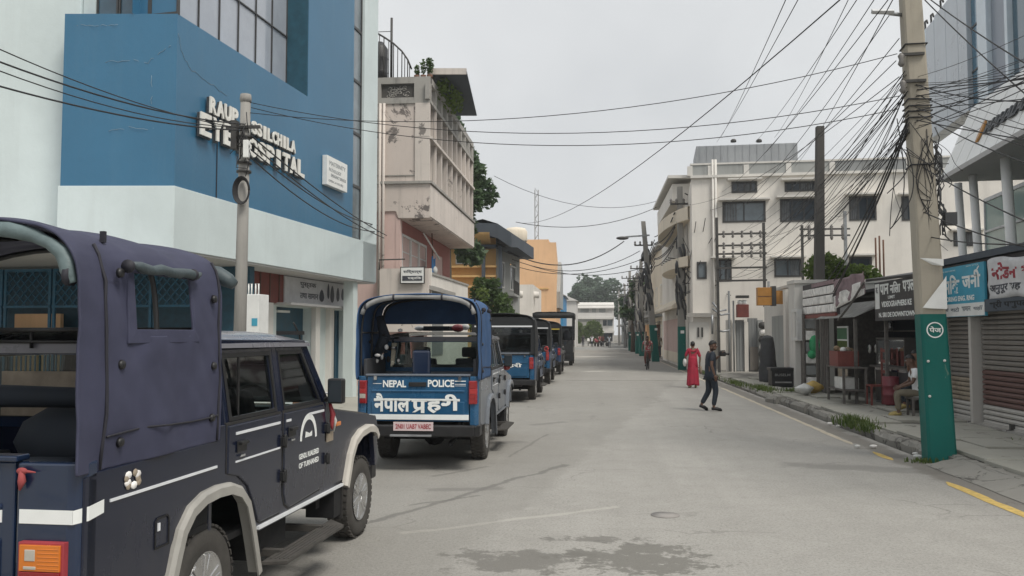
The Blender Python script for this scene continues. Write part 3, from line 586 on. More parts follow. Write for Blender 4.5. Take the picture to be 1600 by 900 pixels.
    mb = MB(); mb.box(-.80,.80,3.20,3.36,.46,.62); mb.build('front_bumper','black_plastic',t,bev=.02)
    mb = MB(); mb.box(-.42,.42,3.23,3.25,.68,1.0)
    for k in range(7): mb.box(-.38+.11*k,-.34+.11*k,3.24,3.27,.70,.98)
    mb.build('grille','black_plastic',t)
    for s in (1,-1): MB().lathe([(0,.05),(.07,.045),(.1,.02),(.1,0)],(.60*s,3.23,.86),'y',16).build('headlight','lamp_clear',t)
    mb = MB(); mb.tube([(.70,1.66,1.70),(.70,1.62,1.84),(.70,1.50,1.93)],.008,6); mb.box(.62,.78,1.36,1.52,1.84,1.868); mb.build('aerial','black_plastic',t)
    # cab inside
    for (x, y) in ((.38,1.15),(-.38,1.15)):
        mb = MB(); mb.box(x-.24,x+.24,y-.02,y+.45,.85,1.0); mb.add([(x-.24,y+.05,.98),(x+.24,y+.05,.98),(x+.22,y-.12,1.45),(x-.22,y-.12,1.45),(x-.24,y-.08,.98),(x+.24,y-.08,.98),(x+.22,y-.24,1.45),(x-.22,y-.24,1.45)],[(0,1,2,3),(4,7,6,5),(0,4,5,1),(1,5,6,2),(2,6,7,3),(3,7,4,0)]); mb.box(x-.12,x+.12,y-.22,y-.12,1.47,1.63); mb.build('seat','seat_fabric',t,bev=.03)
    mb = MB(); mb.box(-.68,.68,.14,.55,.82,.96); mb.box(-.68,.68,.10,.22,.9,1.38); mb.build('seat','seat_fabric',t,bev=.03)
    mb = MB(); mb.box(-.76,.76,1.6,1.92,.95,1.27); mb.build('dashboard','black_plastic',t,bev=.04)
    mb = MB(); mb.tube([(.36+.18*math.cos(a*.35),1.50+.05*math.sin(a*.35),1.28+.17*math.sin(a*.35)) for a in range(19)],.014,6); mb.tube([(.36,1.5,1.28),(.36,1.75,1.12)],.025,6); mb.bar((.2,1.49,1.28),(.52,1.49,1.28),.03,.02); mb.build('steering_wheel','black_plastic',t)
    # bed benches and hoops
    for s in (1,-1):
        mb = MB(); mb.box(s*.44,s*.78,-1.12,-.05,1.08,1.15); mb.box(s*.74,s*.79,-1.12,-.05,1.2,1.5); mb.box(s*.44,s*.46,-1.1,-1.05,.74,1.08); mb.box(s*.44,s*.46,-.15,-.1,.74,1.08); mb.build('bench','seat_fabric',t,bev=.015)
    mb = MB(); sec = canopy_section(); hoop = [(x*.955,z-.04) for x,z in sec]; hoop = hoop + [(-x,z) for x,z in hoop[::-1]]
    for yy in (-1.17,-.60,-.03): mb.tube([(x,yy,z) for x,z in hoop],.016,6)
    for s in (1,-1): mb.tube([(.79*s,-1.17,1.86),(.79*s,-.03,1.86)],.014,6)
    mb.build('hoop_frame','black_plastic',t)
    mb = MB(); mb.tube([(-.8,-.02,1.87),(.8,-.02,1.87)],.018,6); mb.tube([(-.8,-.02,1.80),(.8,-.02,1.80)],.012,6)
    for x in (-.7,-.35,0,.35,.7): mb.tube([(x,-.02,1.76),(x,-.02,1.88)],.012,6)
    if not g('norail'): mb.build('cab_guard_rail','black_plastic',t)
    # canvas
    yl0 = g('ycan', [-1.29,-1.2,-1.08,-.96,-.86,-.74,-.62,-.50,-.40,-.31,-.2,-.1,0,.05]); yl = yl0
    if g('folds'):
        def dens(L, n): return [tuple(p+(q-p)*k/n for p,q in zip(a_,b_)) for a_,b_ in zip(L,L[1:]) for k in range(n)]+[L[-1]]
        sec = dens(sec[:9],4)[:-1]+dens(sec[8:],2); yl = [v[0] for v in dens([(q,) for q in yl0],3)]
    full = sec + [(-x,z) for x,z in sec[:-1][::-1]]; ns = len(full)-1
    ny = len(yl)-1; cv = g('canvas')
    sd = hash(name+cv) % 50
    rng = random.Random(len(name)+int(loc[1]*10)); o1 = rng.random()*30
    FO = [(-1.02,2.12,-.66,1.60,.014,.022),(-.96,2.0,-.72,1.52,-.010,.03),(-.20,2.12,-.01,1.80,.013,.020),(-.24,1.98,-.04,1.70,-.009,.022),(-1.16,1.40,-.30,1.80,.010,.035),(-.85,1.26,-.05,1.60,.009,.03),(-1.0,1.26,-.62,1.46,-.008,.025),(-.95,2.24,-1.2,1.95,.010,.02),(-.55,1.24,-.50,1.36,.008,.015),(-.35,1.24,-.28,1.38,.008,.015),(-.78,1.24,-.74,1.35,.007,.015),(-.16,1.24,-.12,1.37,.007,.015),(-.62,2.2,-.5,2.35,.012,.03),(-.25,2.2,-.05,2.36,.012,.03),(-1.2,1.3,-1.12,1.9,.009,.025),(-.30,1.84,-.02,1.55,.008,.02)]
    def fold(y, z):
        if not g('folds'): return 0
        r_ = 0
        for ya,za,yb,zb,am,wd in FO:
            dy, dz = yb-ya, zb-za; L2 = dy*dy+dz*dz; u_ = ((y-ya)*dy+(z-za)*dz)/L2; d_ = abs((y-ya)*dz-(z-za)*dy)/math.sqrt(L2) + .012*noise.noise((u_*3,am*900,1))
            if -.1 < u_ < 1.1: r_ += am*math.exp(-(d_/wd)**2)*max(0,min(1,(u_+.1)*4,(1.1-u_)*2.2))
        return r_*2.0
    def kf(x, y, z): return fold(y, z)*(x > 0) + .024*noise.noise((x*2+o1, y*3.2+z*1.5, z*2.2)) + .010*noise.noise((x*6+o1, y*8+z*7, z*3))
    def cp(a, c):
        i, j = int(round(a*ns)), int(round(c*ny)); x, z = full[i]; y = yl[j]
        k = .024*noise.noise((x*2+o1, y*3.2+z*1.5, z*2.2)) + .010*noise.noise((x*6+o1, y*8+z*7, z*3)); sg = 1 if x > 0 else -1
        sag = -.018*abs(math.sin((y+1.17)/.57*math.pi))*max(0, (z-2.15)/.19) if z > 2.15 else 0
        if z < 2.1: return (x+sg*k, y+.008*noise.noise((z*4, x, o1)), z+(.012*noise.noise((y*5, o1, 1)) if z < 1.2 else 0) - (.02*(y+1.29)*0))
        return (x+sg*k*.6, y, z+sag+k*.7)
    win = g('win', (-.86,-.31)); wl = g('winl', (-1.08,-.1))
    def sk(i, j):
        zc = (full[i][1]+full[i+1][1])/2; yc = (yl[j]+yl[j+1])/2; x = full[i][0]+full[i+1][0]
        w_ = win if x > 0 else wl
        if not w_: return False
        lo = 1.87 if x > 0 else g('zl', 1.45)
        return lo-.02 < zc < 2.16+.02 and w_[0] <= yc <= w_[1]
    mb = MB(); mb.grid(cp, ns, ny, 0, skip=sk)
    can = mb.build('canopy', cv, t, recalc=False, solid=.012); sb = can.modifiers.new('sub','SUBSURF'); sb.levels = sb.render_levels = 2
    can.modifiers.move(1, 0)
    if g('detail'):
        for s in (1,):
            # sewn window border, rolled window flap, seams, buttons, bottom hem
            bo = [(-.93,1.80),(-.24,1.80),(-.255,2.18),(-.90,2.18)]; bi = [(-.86,1.87),(-.31,1.87),(-.315,2.15),(-.855,2.15)]
            X = lambda z: .852 if z < 2.0 else .852-(z-2)*.18
            mb = MB(); mb.ring([(X(z)+.006,y,z) for y,z in bo],[(X(z)+.006,y,z) for y,z in bi],(-.014,0,0)); mb.build('window_border', cv, can, bev=.004)
            mb = MB(); pts = [(.862+.006*math.sin(k*2.1),-.93+k*.062,2.175+.006*math.sin(k*1.7)+(.012 if k in (0,11) else 0)) for k in range(12)]; mb.tube(pts,[.014,.024,.028,.024,.029,.025,.026,.029,.024,.028,.022,.012],9); mb.build('rolled_window_flap','flap_dark',can)
            for yy in (-.98,-.36): mb = MB(); mb.lathe([(.033,-.009),(.033,.009)],(.862,yy+.02,2.175),'y',12); mb.build('strap','seam_dark',can)
            for yy, mt in ((-1.10,'seam_dark'),(.012,'seam_dark')):
                mb = MB(); mb.tube([(x+kf(x,yy,z)+.008,yy+.006*math.sin(z*9),z+.006) for x,z in canopy_section()[:11]],.0085,6); mb.build('seam',mt,can)
            mb = MB(); mb.tube([(.846+kf(.846,y,1.37)+.010,y,1.37+.01*math.sin(y*6)) for y in [-1.08+.04*k for k in range(28)]],.006,5); mb.build('seam','seam_dark',can)
            for (yy,zz) in ((-1.0,2.14),(-.98,1.70),(-.97,1.33),(-.08,2.05),(-.06,1.66),(-.07,1.36)): MB().lathe([(0,.020),(.02,.018),(.026,.0)],(.846,yy,zz),'x',10).build('stud','black_plastic',can,loc=(kf(.846,yy,zz)+.004,0,0))
            for (yy, xx) in ((-.98,.74),): MB().box(xx-.012,xx+.012,yy-.01,yy+.01,2.29,2.345).build('strap','seam_dark',can)
    if g('roll'):
        mb = MB(); n = len(full); pts = []; rs = []
        for i in range(4, n-4):
            x, z = full[i]; pts.append((x*.95, -1.265+.008*math.sin(i*1.3), z-.05+.004*math.sin(i*1.1))); rs.append(.034+.005*math.sin(i*.9))
        pts = [p for p in pts if p[2] > 2.06]; mb.tube(pts, rs[:len(pts)], 10); mb.build('rolled_rear_flap', g('roll'), can)
        for i in (2, len(pts)//2-2, len(pts)//2+2, len(pts)-3):
            p = pts[i]; MB().lathe([(.045,-.012),(.045,.012)],(0,0,0),'x',10).build('strap','seam_dark',can,loc=(p[0],p[1],p[2]))
    if g('front'):
        mb = MB(); mb.prism([(x*.985,z-.01) for x,z in full if z > 1.96], 'y', .02, .035); mb.build('front_panel', cv, can)
    elif g('detail'): mb = MB(); mb.tube([(.70,.07,2.24),(.79,.08,2.21),(.86,.085,2.17),(.90,.09,2.14)],[.035,.05,.046,.03],10); mb.build('rolled_front_flap','flap_dark',can)
    if g('rear_panel'):
        mb = MB(); arch = [(x*.99,z) for x,z in full if z > 1.25]; mb.ring([(x,-1.27,z) for x,z in [(.86,1.29),(.86,2.2),(.6,2.29),(-.6,2.29),(-.86,2.2),(-.86,1.29)]],[(x,-1.27,z) for x,z in [(.74,1.36),(.74,1.98),(.6,2.0),(-.6,2.0),(-.74,1.98),(-.74,1.36)]],(0,.02,0)); rp = mb.build('rear_panel', cv, t)
        MB().quad((-.74,-1.262,1.36),(.74,-1.262,1.36),(.74,-1.262,2.0),(-.74,-1.262,2.0)).build('pane','dark_glass',rp,recalc=False)
        MB().box(-.78,.78,-1.285,-1.27,2.02,2.06).build('light_strip', g('rear_panel'), rp); MB().box(-.7,.7,-1.28,-1.268,1.30,1.34).build('light_strip','blue_silver',rp)
    return t
T1 = dict(body='navy_paint', side='navy_dull', tg=.52, big_lamp=1, lx=(.57,.79), tape=1, roof='roof_silver', canvas='canvas_purple', detail=1, folds=1, roll='flap_grey', rail='navy_paint', flare='flare_grey', flare2='flare_pale', handle=0)
a1 = R(2.58); hx, hy = math.sin(a1), math.cos(a1)
truck = make_pickup('police_pickup', 'dark navy police pickup with purple grey canvas top and silver wheel flares, nearest', T1, (-2.27-.80*hy, 4.94+.80*hx, 0), -a1)
# painted crest and lettering on the front door, decals, ribbon, broken plaster stain
fm = lambda x, z, d: (.8525+d, x, z)
mb = MB(); arc = [(1.44+.17*math.cos(a)*-1, 1.06+.19*math.sin(a)) for a in [math.pi*k/14 for k in range(15)]]
for i in range(14):
    (ya, za), (yb, zb) = arc[i], arc[i+1]; c0 = (1.44, 1.04); k = .78
    mb.add([(.8545,ya,za),(.8545,yb,zb),(.8545,c0[0]+(yb-c0[0])*k,c0[1]+(zb-c0[1])*k),(.8545,c0[0]+(ya-c0[0])*k,c0[1]+(za-c0[1])*k)],[(0,1,2,3)])
mb.build('door_crest', 'tape_white', truck, recalc=False); mb = MB(); mb.add([(.8545,1.37,1.075),(.8545,1.51,1.075),(.8545,1.51,1.115),(.8545,1.46,1.10),(.8545,1.38,1.12)],[(0,1,2,3,4)]); mb.build('crest_scroll', 'tape_white', truck, recalc=False); mb = MB()
mb.text('GENDL RUALERED', fm, 1.26,1.66,.925,.965,.001,0,.03); mb.build('door_lettering', 'tape_white', truck, recalc=False); mb = MB(); mb.text('OF TURNANED', fm, 1.26,1.66,.86,.90,.001,0,.03)
mb.build('door_lettering', 'tape_white', truck, recalc=False)
mb = MB(); mb.tube([(.86,1.87,1.30),(.885,1.88,1.2),(.87,1.89,1.12),(.88,1.885,1.08)],[.012,.022,.018,.006],7,0); mb.tube([(.86,1.88,1.28),(.9,1.9,1.15),(.88,1.92,1.06)],[.01,.014,.004],6,1); mb.box(.852,.858,1.82,1.97,.985,1.06,2); mb.build('red_ribbon_tassel', ['plate_red','bag_white','tan_stuff'], truck)
mb = MB(); mb.ball((.57,-1.275,1.235),(.028,.012,.016)); mb.tube([(.57,-1.275,1.235),(.575,-1.28,1.19),(.565,-1.28,1.15)],[.012,.018,.004],7); mb.tube([(.57,-1.275,1.235),(.635,-1.272,1.23)],[.010,.003],6); mb.build('red_cloth_knot','red_cloth',truck)
mb = MB()
for k in range(9): a = k*.7; mb.ball((.845,-.86+.055*math.cos(a)+.01*(k%3),1.135+.03*math.sin(a)),(.006,.022+.008*(k%2),.02),7,k%2)
mb.build('peeled_emblem',['tan_stuff','stone_pale'],truck)
mb = MB(); mb.ring([(.846,y,z) for y,z in ((-.64,.74),(-.50,.74),(-.50,.88),(-.52,.90),(-.62,.90),(-.64,.88))],[(.846,y,z) for y,z in ((-.63,.75),(-.51,.75),(-.51,.875),(-.525,.89),(-.615,.89),(-.63,.875))],(-.003,0,0),0); mb.box(.842,.848,-.615,-.595,.83,.87,1); mb.build('fuel_flap',['under_black','trim_white'],truck)
mb = MB()
for (a, c_) in (((-.7,-.6,1.52),(.6,-.5,1.50)),((-.3,-.9,1.16),(.5,-.8,1.18))): mb.tube([a,c_],[.07,.05],8)
mb.ball((.2,-.3,1.25),(.4,.25,.22)); mb.build('cargo_bundle','dark_cloth',truck)
MB().box(-.55,.55,-.012,.012,1.35,1.62).build('cab_curtain','tan_stuff',truck)
# ---- second truck, seen from behind
T2 = dict(body='blue_paint', side='blue_silver', tg=.70, white_band=1, plate='2N01 UAB7 VABEC', canvas='canvas_blue', roll='flap_beige', rail='blue_silver', flare='blue_silver', flare2='blue_silver', roof='roof_silver', strip='blue_silver', detail=1, flap='x', winl=None, win=None, front=1, norail=1, lx=(.705,.80))
truck2 = make_pickup('police_pickup', 'bright blue police pickup with large white lettering on its tailgate and blue canvas top', T2, (-1.60-.80, 12.85, 0), 0)
for o in list(bpy.data.objects):
    if o.parent and o.parent.parent == truck2 and o.name.split('.')[0] in ('rolled_window_flap','window_border'): bpy.data.objects.remove(o)
fm = lambda x, z, d: (x, -1.266-d, z)
mb = MB(); mb.text('नैपाल', fm, -.60,-.10,.785,1.04,.004,0,.035); mb.text('प', fm, -.08,.13,.775,.965,.004,0,.035); mb.add([fm(*p,.007) for p in ((-.07,.785),(-.03,.785),(.07,.84),(.07,.88))],[(0,1,2,3)]); mb.text('हरी', fm, .12,.58,.775,1.03,.004,0,.035); mb.add([fm(*p,.007) for p in ((-.59,.945),(.57,.945),(.57,.968),(-.59,.968))],[(0,1,2,3)])
mb.build('tailgate_lettering','tape_white',truck2,recalc=False)
mb = MB(); f2 = lambda x, z, d: (x, -1.253-d, z); mb.text('NEPAL', f2, -.48,-.16,1.12,1.215,.004,0,.03); mb.text('POLICE', f2, .14,.50,1.125,1.225,.004,0,.03)
for (x0,x1,z0,z1) in ((-.62,-.50,1.165,1.172),(.51,.66,1.20,1.212),(.51,.66,1.16,1.168),(.51,.66,1.14,1.145)): mb.add([f2(x0,z0,.003),f2(x1,z0,.003),f2(x1,z1,.003),f2(x0,z1,.003)],[(0,1,2,3)])
mb.build('tailgate_lettering','tape_white',truck2,recalc=False)
MB().box(-.14,.12,-.99,-.92,1.16,1.62).build('backrest','navy_paint',truck2,bev=.04)
mb = MB(); 
for k in range(26): mb.ball((-.62+random.gauss(0,.09),-.55+random.gauss(0,.15),1.72+random.gauss(0,.12)),(random.uniform(.015,.05),.03,random.uniform(.015,.05)),7,k%5//2)
mb.tube([(-.7,-.6,2.1),(-.62,-.6,1.8),(-.75,-.6,1.5)],[.05,.09,.06],8,0); mb.build('hanging_gear',['dark_cloth','stone_pale','under_black'],truck2)
mb = MB(); mb.ball((.3,.3,1.93),(.1,.2,.06),10,0); mb.ball((.42,.3,1.95),(.06,.1,.05),10,1); mb.ball((-.28,.3,1.93),(.1,.15,.04),10,1); mb.box(-.2,.2,.1,.5,1.89,1.96,2); mb.build('roof_luggage',['plate_red','bag_white','dark_cloth'],truck2)
MB().ball((.885,1.9,1.27),(.07,.05,.05)).build('red_ribbon_tassel','lamp_red',truck2)
# ---- the row ahead
T3 = dict(body='blue_paint', side='deep_blue_paint', canvas='canvas_black', rear_panel='trim_white', win=None, winl=None, front=1, norail=1, rail='black_paint', flare='black_plastic', flare2='black_plastic', strip='blue_silver', lx=(.70,.80), roof='black_paint')
truck3 = make_pickup('police_pickup', 'blue police pickup with black hard canopy and small white tailgate writing, third in the row', T3, (-1.66-.80, 24.4, 0), 0)
f2 = lambda x, z, d: (x, -1.266-d, z)
mb = MB(); mb.text('नेपाल प्र', f2, -.5,.1,.93,1.06,.004,0,.03); mb.text('हरी', f2, .12,.5,.93,1.06,.004,0,.03); mb.build('tailgate_lettering','tape_white',truck3,recalc=False)
mb = MB()
for k in range(7): mb.ball((.98+.05*math.cos(k*.9),1.84,1.38+.06*math.sin(k*.9)),.035,7)
mb.build('red_flower_garland','bright_red',truck3)
truck4 = dup(truck3, (-1.64-.80, 31.9, 0), 0, 'dark police pickup behind the one with small white writing, fourth in the row', drop=('red_flower_garland','tailgate_lettering'))
T5 = dict(T3); T5.update(body='deep_blue_paint', side='black_paint', rear_panel='yellow_strip')
truck5 = make_pickup('police_pickup', 'dark police pickup with a yellow strip along its roof edge, fifth in the row', T5, (-1.54-.80, 39.3, 0), 0)
# ---- tall canopied truck at the head of the row
t = thing('police_truck', 'tall black police truck with open sided canopy at the far end of the parked row', 'truck', (-2.35, 49.8, 0), 0)
mb = MB(); mb.box(-1.1,1.1,-1.0,2.6,.75,1.45); mb.build('cargo_bed','black_paint',t,bev=.02)
mb = MB(); mb.grid(lambda a,c: ((a*2-1)*1.16, -1.1+c*3.8, 2.98+.08*(1-abs(a*2-1)**6)+.02*noise.noise((a*5,c*8,0))), 14, 10); mb.build('canopy','canvas_black',t,solid=.03,recalc=False)
mb = MB()
for s in (1,-1): mb.grid(lambda a,c: (1.16*s, -1.1+c*3.8, 2.68+a*.32), 1, 6)
mb.grid(lambda a,c: (-1.16+2.32*a, -1.1, 2.70+c*.3), 6, 1)
mb.build('canopy_valance','canvas_black',t,solid=.02,recalc=False)
for s in (1,-1):
    for yy in (-1.0,.8,2.6): MB().bar((1.08*s,yy,1.45),(1.1*s,yy,2.9),.08,.08).build('post','black_paint',t)
mb = MB(); mb.box(-1.05,1.05,2.9,4.4,.7,2.3); mb.box(-1.0,1.0,4.2,4.9,.7,1.5); mb.build('cab','black_paint',t,bev=.06)
MB().quad((-.8,2.89,1.6),(.8,2.89,1.6),(.75,2.89,2.15),(-.75,2.89,2.15)).build('rear_window','window_grey',t,recalc=False)
for s in (1,-1):
    for yy in (.6,4.0): make_wheel(t, 1.05*s, yy, s, r=.42)
MB().box(-1.0,1.0,-1.1,-1.0,.5,.66).build('rear_bumper','black_plastic',t)
MB().box(-1.1,1.1,-1.05,-1.0,.3,1.45).build('tailgate','canvas_black',t)
for k,(xx,zz) in enumerate(((.2,1.75),(.7,1.7),(-.4,1.8))): MB().ball((xx,1.2,zz),(.25,.4,.35)).build('cargo_bundle','dark_cloth',t)
# ================================================================== BUILDINGS, left side of the street
def window(parent, fr_map, y0, y1, z0, z1, depth=.12, frame='frame_dark', pane='window_dark', bars=(1, 0), fw=.07, sill=None, out=1, name='window'):
    """frame with bars (part) and its pane (sub-part); fr_map(y, z, d) places it on the wall, d = metres proud of the wall"""
    mb = MB(); o = [(y0,z0),(y1,z0),(y1,z1),(y0,z1)]; i_ = [(y0+fw,z0+fw),(y1-fw,z0+fw),(y1-fw,z1-fw),(y0+fw,z1-fw)]
    d0 = Vector(fr_map(y0,z0,.03)); off = Vector(fr_map(y0,z0,-depth)) - d0
    mb.ring([fr_map(a,c,.03) for a,c in o],[fr_map(a,c,.03) for a,c in i_],off)
    for k in range(bars[0]): yy = y0+(y1-y0)*(k+1)/(bars[0]+1); mb.bar(fr_map(yy,z0+fw,-.02),fr_map(yy,z1-fw,-.02),.05,.05)
    for k in range(bars[1]): zz = z0+(z1-z0)*(k+1)/(bars[1]+1); mb.bar(fr_map(y0+fw,zz,-.02),fr_map(y1-fw,zz,-.02),.04,.04)
    w_ = mb.build(name, frame, parent); MB().quad(*[fr_map(a,c,-.04) for a,c in i_]).build('pane', pane, w_, recalc=False)
    if bars[0] and pane in ('window_dark','window_grey') and z1-z0 < 2.5:
        rr = random.Random(int(y0*97+z0*31)); k0 = rr.choice((0, .0, .55, .62)); k1 = k0+rr.uniform(.22,.40); ya_, yb_ = y0+fw+(y1-y0-2*fw)*k0, y0+fw+(y1-y0-2*fw)*min(1,k1)
        cm = MB(); cm.grid(lambda a,c: fr_map(ya_+(yb_-ya_)*a, z0+fw+(z1-z0-2*fw)*c, -.034+.012*math.sin(a*28)), 16, 1); cm.build('curtain', 'curtain_grey', w_, recalc=False)
    if sill: MB().bar(fr_map(y0-.08,z0-.04,.09),fr_map(y1+.08,z0-.04,.09),.18,.07).build('sill', sill, w_)
    return w_
def wall_holes(mb, fmap, y0, y1, z0, z1, holes, depth=.25, m=0):
    """wall face with real openings and their reveals"""
    ys = sorted({y0, y1, *[h[0] for h in holes], *[h[1] for h in holes]}); zs = sorted({z0, z1, *[h[2] for h in holes], *[h[3] for h in holes]})
    ys = [y for y in ys if y0 <= y <= y1]; zs = [z for z in zs if z0 <= z <= z1]
    for i in range(len(ys)-1):
        for j in range(len(zs)-1):
            cy, cz = (ys[i]+ys[i+1])/2, (zs[j]+zs[j+1])/2
            if any(h[0] < cy < h[1] and h[2] < cz < h[3] for h in holes): continue
            mb.quad(fmap(ys[i],zs[j],0),fmap(ys[i+1],zs[j],0),fmap(ys[i+1],zs[j+1],0),fmap(ys[i],zs[j+1],0),m)
    for h in holes:
        c = [(h[0],h[2]),(h[1],h[2]),(h[1],h[3]),(h[0],h[3])]
        for k in range(4): a, b_ = c[k], c[(k+1)%4]; mb.quad(fmap(*a,0),fmap(*b_,0),fmap(*b_,-depth),fmap(*a,-depth),m)
# ------------------------------------------------------------------ eye hospital
C0 = atZ(270, 389.5, 3.4); HA = -R(5.5); HF = Fr((C0.x, C0.y), HA)
hos = thing('hospital', 'tall blue and white eye hospital with overhanging corner and big white letters', 'building', (C0.x, C0.y, 0), HA)
b0 = HF.px(270, 290, 0)[1]; bt = HF.px(276, 20.5, 0)[1]          # blue band 4.6 .. 7.85
bR = HF.px(552, 200, 0)[0]; gR = HF.px(568, 150, 0)[0]; wR = HF.px(588, 250, 0)[0]
LX = -2.07; LY = LX*math.tan(R(11.0))*1.0
rm_ = lambda y, z, d: (d, y, z)
wj = HF.px(482, 60, 0)[0]; TOP = 13.2
_e, _d = HF.M @ (EYE-HF.o), HF.M @ ray(450, 60); RD_ = -(_e + _d*((wj-_e.y)/_d.y)).x; yp = HF.px(284, 30, 0)[0]
mb = MB(); wall_holes(mb, rm_, 0, bR, b0, TOP, [(.03, wj, bt, TOP-.5)], RD_+.25, 0)
mb.quad((-RD_-.25,-.2,bt),(-RD_-.25,bR,bt),(-RD_-.25,bR,TOP),(-RD_-.25,-.2,TOP),0)
mb.prism([(0,-.0),(LX,LY),(LX-.3,LY+2),(-1.21,6),(-1.21,.0)], 'z', b0, bt, 0)
mb.quad((-9,bR,b0),(0,bR,b0),(0,bR,TOP),(-9,bR,TOP),0)
mb.build('blue_wall', 'hospital_blue', hos)
mb = MB(); mb.prism([(.03,-.03),(LX-.03,LY-.03),(LX-.03,LY+2.5),(-9,LY+2.5),(-9,wR),(.03,wR)], 'z', 3.4, b0, 0)
mb.prism([(LX-.02,LY+.45),(-16,LY-2.4),(-16,9),(LX-.02,9)], 'z', 3.4, TOP+3, 0)
mb.prism([(.03,gR),(-3,gR),(-3,wR),(.03,wR)], 'z', 3.4, TOP+1, 0)
mb.build('white_wall', 'hospital_white', hos, bev=.01)
MB().box(-14, .0, -2.4, wR-.03, 3.36, 3.399).build('soffit', 'soffit_grey', hos)
# upper ribbon windows set back in the blue band, one pane after another
n = 7; 
for k in range(n):
    y0 = .02+(wj-.05)*k/n; y1 = .02+(wj-.05)*(k+1)/n; X0 = -RD_
    w_ = MB(); g_ = .018; w_.ring([(X0,y0,bt+.01),(X0,y1,bt+.01),(X0,y1,TOP-.5),(X0,y0,TOP-.5)],[(X0,y0+g_,bt+.03),(X0,y1-g_,bt+.03),(X0,y1-g_,TOP-.6),(X0,y0+g_,TOP-.6)],(-.08,0,0)); w_.bar((X0-.01,y0,bt+1.55),(X0-.01,y1,bt+1.55),.03,.03)
    w_ = w_.build('window','frame_dark',hos); MB().quad((X0-.03,y0+g_,bt+.03),(X0-.03,y1-g_,bt+.03),(X0-.03,y1-g_,TOP-.6),(X0-.03,y0+g_,TOP-.6)).build('pane','window_sky',w_,recalc=False)
MB().box(-RD_,-.01,wj-.03,wj+.01,bt+.01,TOP-.5).build('window_jamb','teal_dark',hos)
lw = lambda t, z, d: (LX*t, LY*t-.0+.5*t, z)
for k, (t0, t1, pn) in enumerate(((.0,.36,'window_sky'),(.37,.62,'window_blue'),(.63,.86,'window_blue'))):
    w_ = MB(); w_.ring([lw(t0,bt+.0,0),lw(t1,bt+.0,0),lw(t1,TOP,0),lw(t0,TOP,0)],[lw(t0+.015,bt+.05,0),lw(t1-.015,bt+.05,0),lw(t1-.015,TOP-.1,0),lw(t0+.015,TOP-.1,0)],(.01,.06,0)); w_ = w_.build('window','frame_dark',hos); MB().quad(*[tuple(Vector(lw(a,z,0))+Vector((0,.03,0))) for a,z in ((t0+.015,bt+.05),(t1-.015,bt+.05),(t1-.015,TOP-.1),(t0+.015,TOP-.1))]).build('pane',pn,w_,recalc=False)
MB().prism([(LX*.86,LY*.86+.4),(LX*1.0,LY+.5),(LX*1.0,LY+.9),(LX*.86,LY*.86+.9)],'z',bt,TOP).build('window_pier','hospital_white',hos)
# tall glass strip between blue wall and white fin
z_ = b0
while z_ < TOP-.1:
    z2 = min(TOP, z_+1.55); f_ = MB(); f_.ring([(-.05,bR+.01,z_),(-.05,gR-.01,z_),(-.05,gR-.01,z2),(-.05,bR+.01,z2)],[(-.05,bR+.05,z_+.04),(-.05,gR-.05,z_+.04),(-.05,gR-.05,z2-.04),(-.05,bR+.05,z2-.04)],(-.06,0,0)); f_ = f_.build('window','frame_dark',hos); MB().quad((-.08,bR+.05,z_+.04),(-.08,gR-.05,z_+.04),(-.08,gR-.05,z2-.04),(-.08,bR+.05,z2-.04)).build('pane','window_grey',f_,recalc=False); z_ = z2
yj = HF.px(337.5, 310, 0)[0]; MB().box(.001,.012,yj-.014,yj+.014,b0,b0+1.25).build('wall_joint','seam_dark',hos)
# hairline cracks in the painted walls
def crack(pts, onleft):
    P = []
    for u, v in pts:
        if onleft: q = atY(u, v, 15.2+.0); d = ray(u, v); e, dd = HF.M @ (EYE-HF.o), HF.M @ d; t_ = (e.y-LY/LX*e.x)/(LY/LX*dd.x-dd.y); p = e+dd*t_; P.append((p.x, p.y-.004, p.z))
        else: y, z = HF.px(u, v, .004 if v < 290+(u-270)*.274 else .034); P.append((.004 if v < 290+(u-270)*.274 else .034, y, z))
    Q = [Vector(P[0])]
    for a_, b_ in zip(P, P[1:]): Q += [Vector(a_).lerp(Vector(b_), k/6)+Vector((0, .05*noise.noise((k*1.7, a_[1]*3, a_[2])), .06*noise.noise((k*2.1, a_[2]*3, 5)))) for k in range(1, 7)]
    MB().tube(Q, .0035, 4).build('wall_crack', 'crack_shade', hos, recalc=False)
crack([(120,40),(150,42),(185,40)],1); crack([(165,98),(205,94),(232,98),(250,82),(268,70)],1); crack([(237,118),(238,150),(236,168)],1); crack([(170,205),(200,199),(240,202)],1)
crack([(279,52),(285,85),(300,110),(330,132),(355,150)],0)
# big letters, each a piece
def letters(txt, y0, y1, z0, z1, parent, gap=.10, dep=.03, skipc=' '):
    n = len(txt); wd = (y1-y0)/n
    for i, ch in enumerate(txt):
        if ch == ' ': continue
        k0 = y0+wd*i+wd*gap/2; k1 = y0+wd*(i+1)-wd*gap/2
        if ch == 'I': k0, k1 = k0+wd*.22, k1-wd*.22
        mb = MB(); mb.text(ch, lambda y,z,d: (.10+d,y,z), k0, k1, z0, z1, dep, 0, .04); mb.build('letter','letter_white',parent,recalc=False)
        mb = MB(); mb.text(ch, lambda y,z,d: (.04+d,y+.01,z-.02), k0-.005, k1+.012, z0-.012, z1+.01, .05, 0, .05); mb.build('letter_backing','letter_side',parent,recalc=False)
sg = thing('hospital_sign', 'large white raised letters reading EYE HOSPITAL on the blue wall', 'sign', (C0.x, C0.y, 0), HA)
ya, yb = HF.px(326,170,.1)[0], HF.px(371,200,.1)[0]; yc, yd = HF.px(392,200,.1)[0], HF.px(461,230,.1)[0]
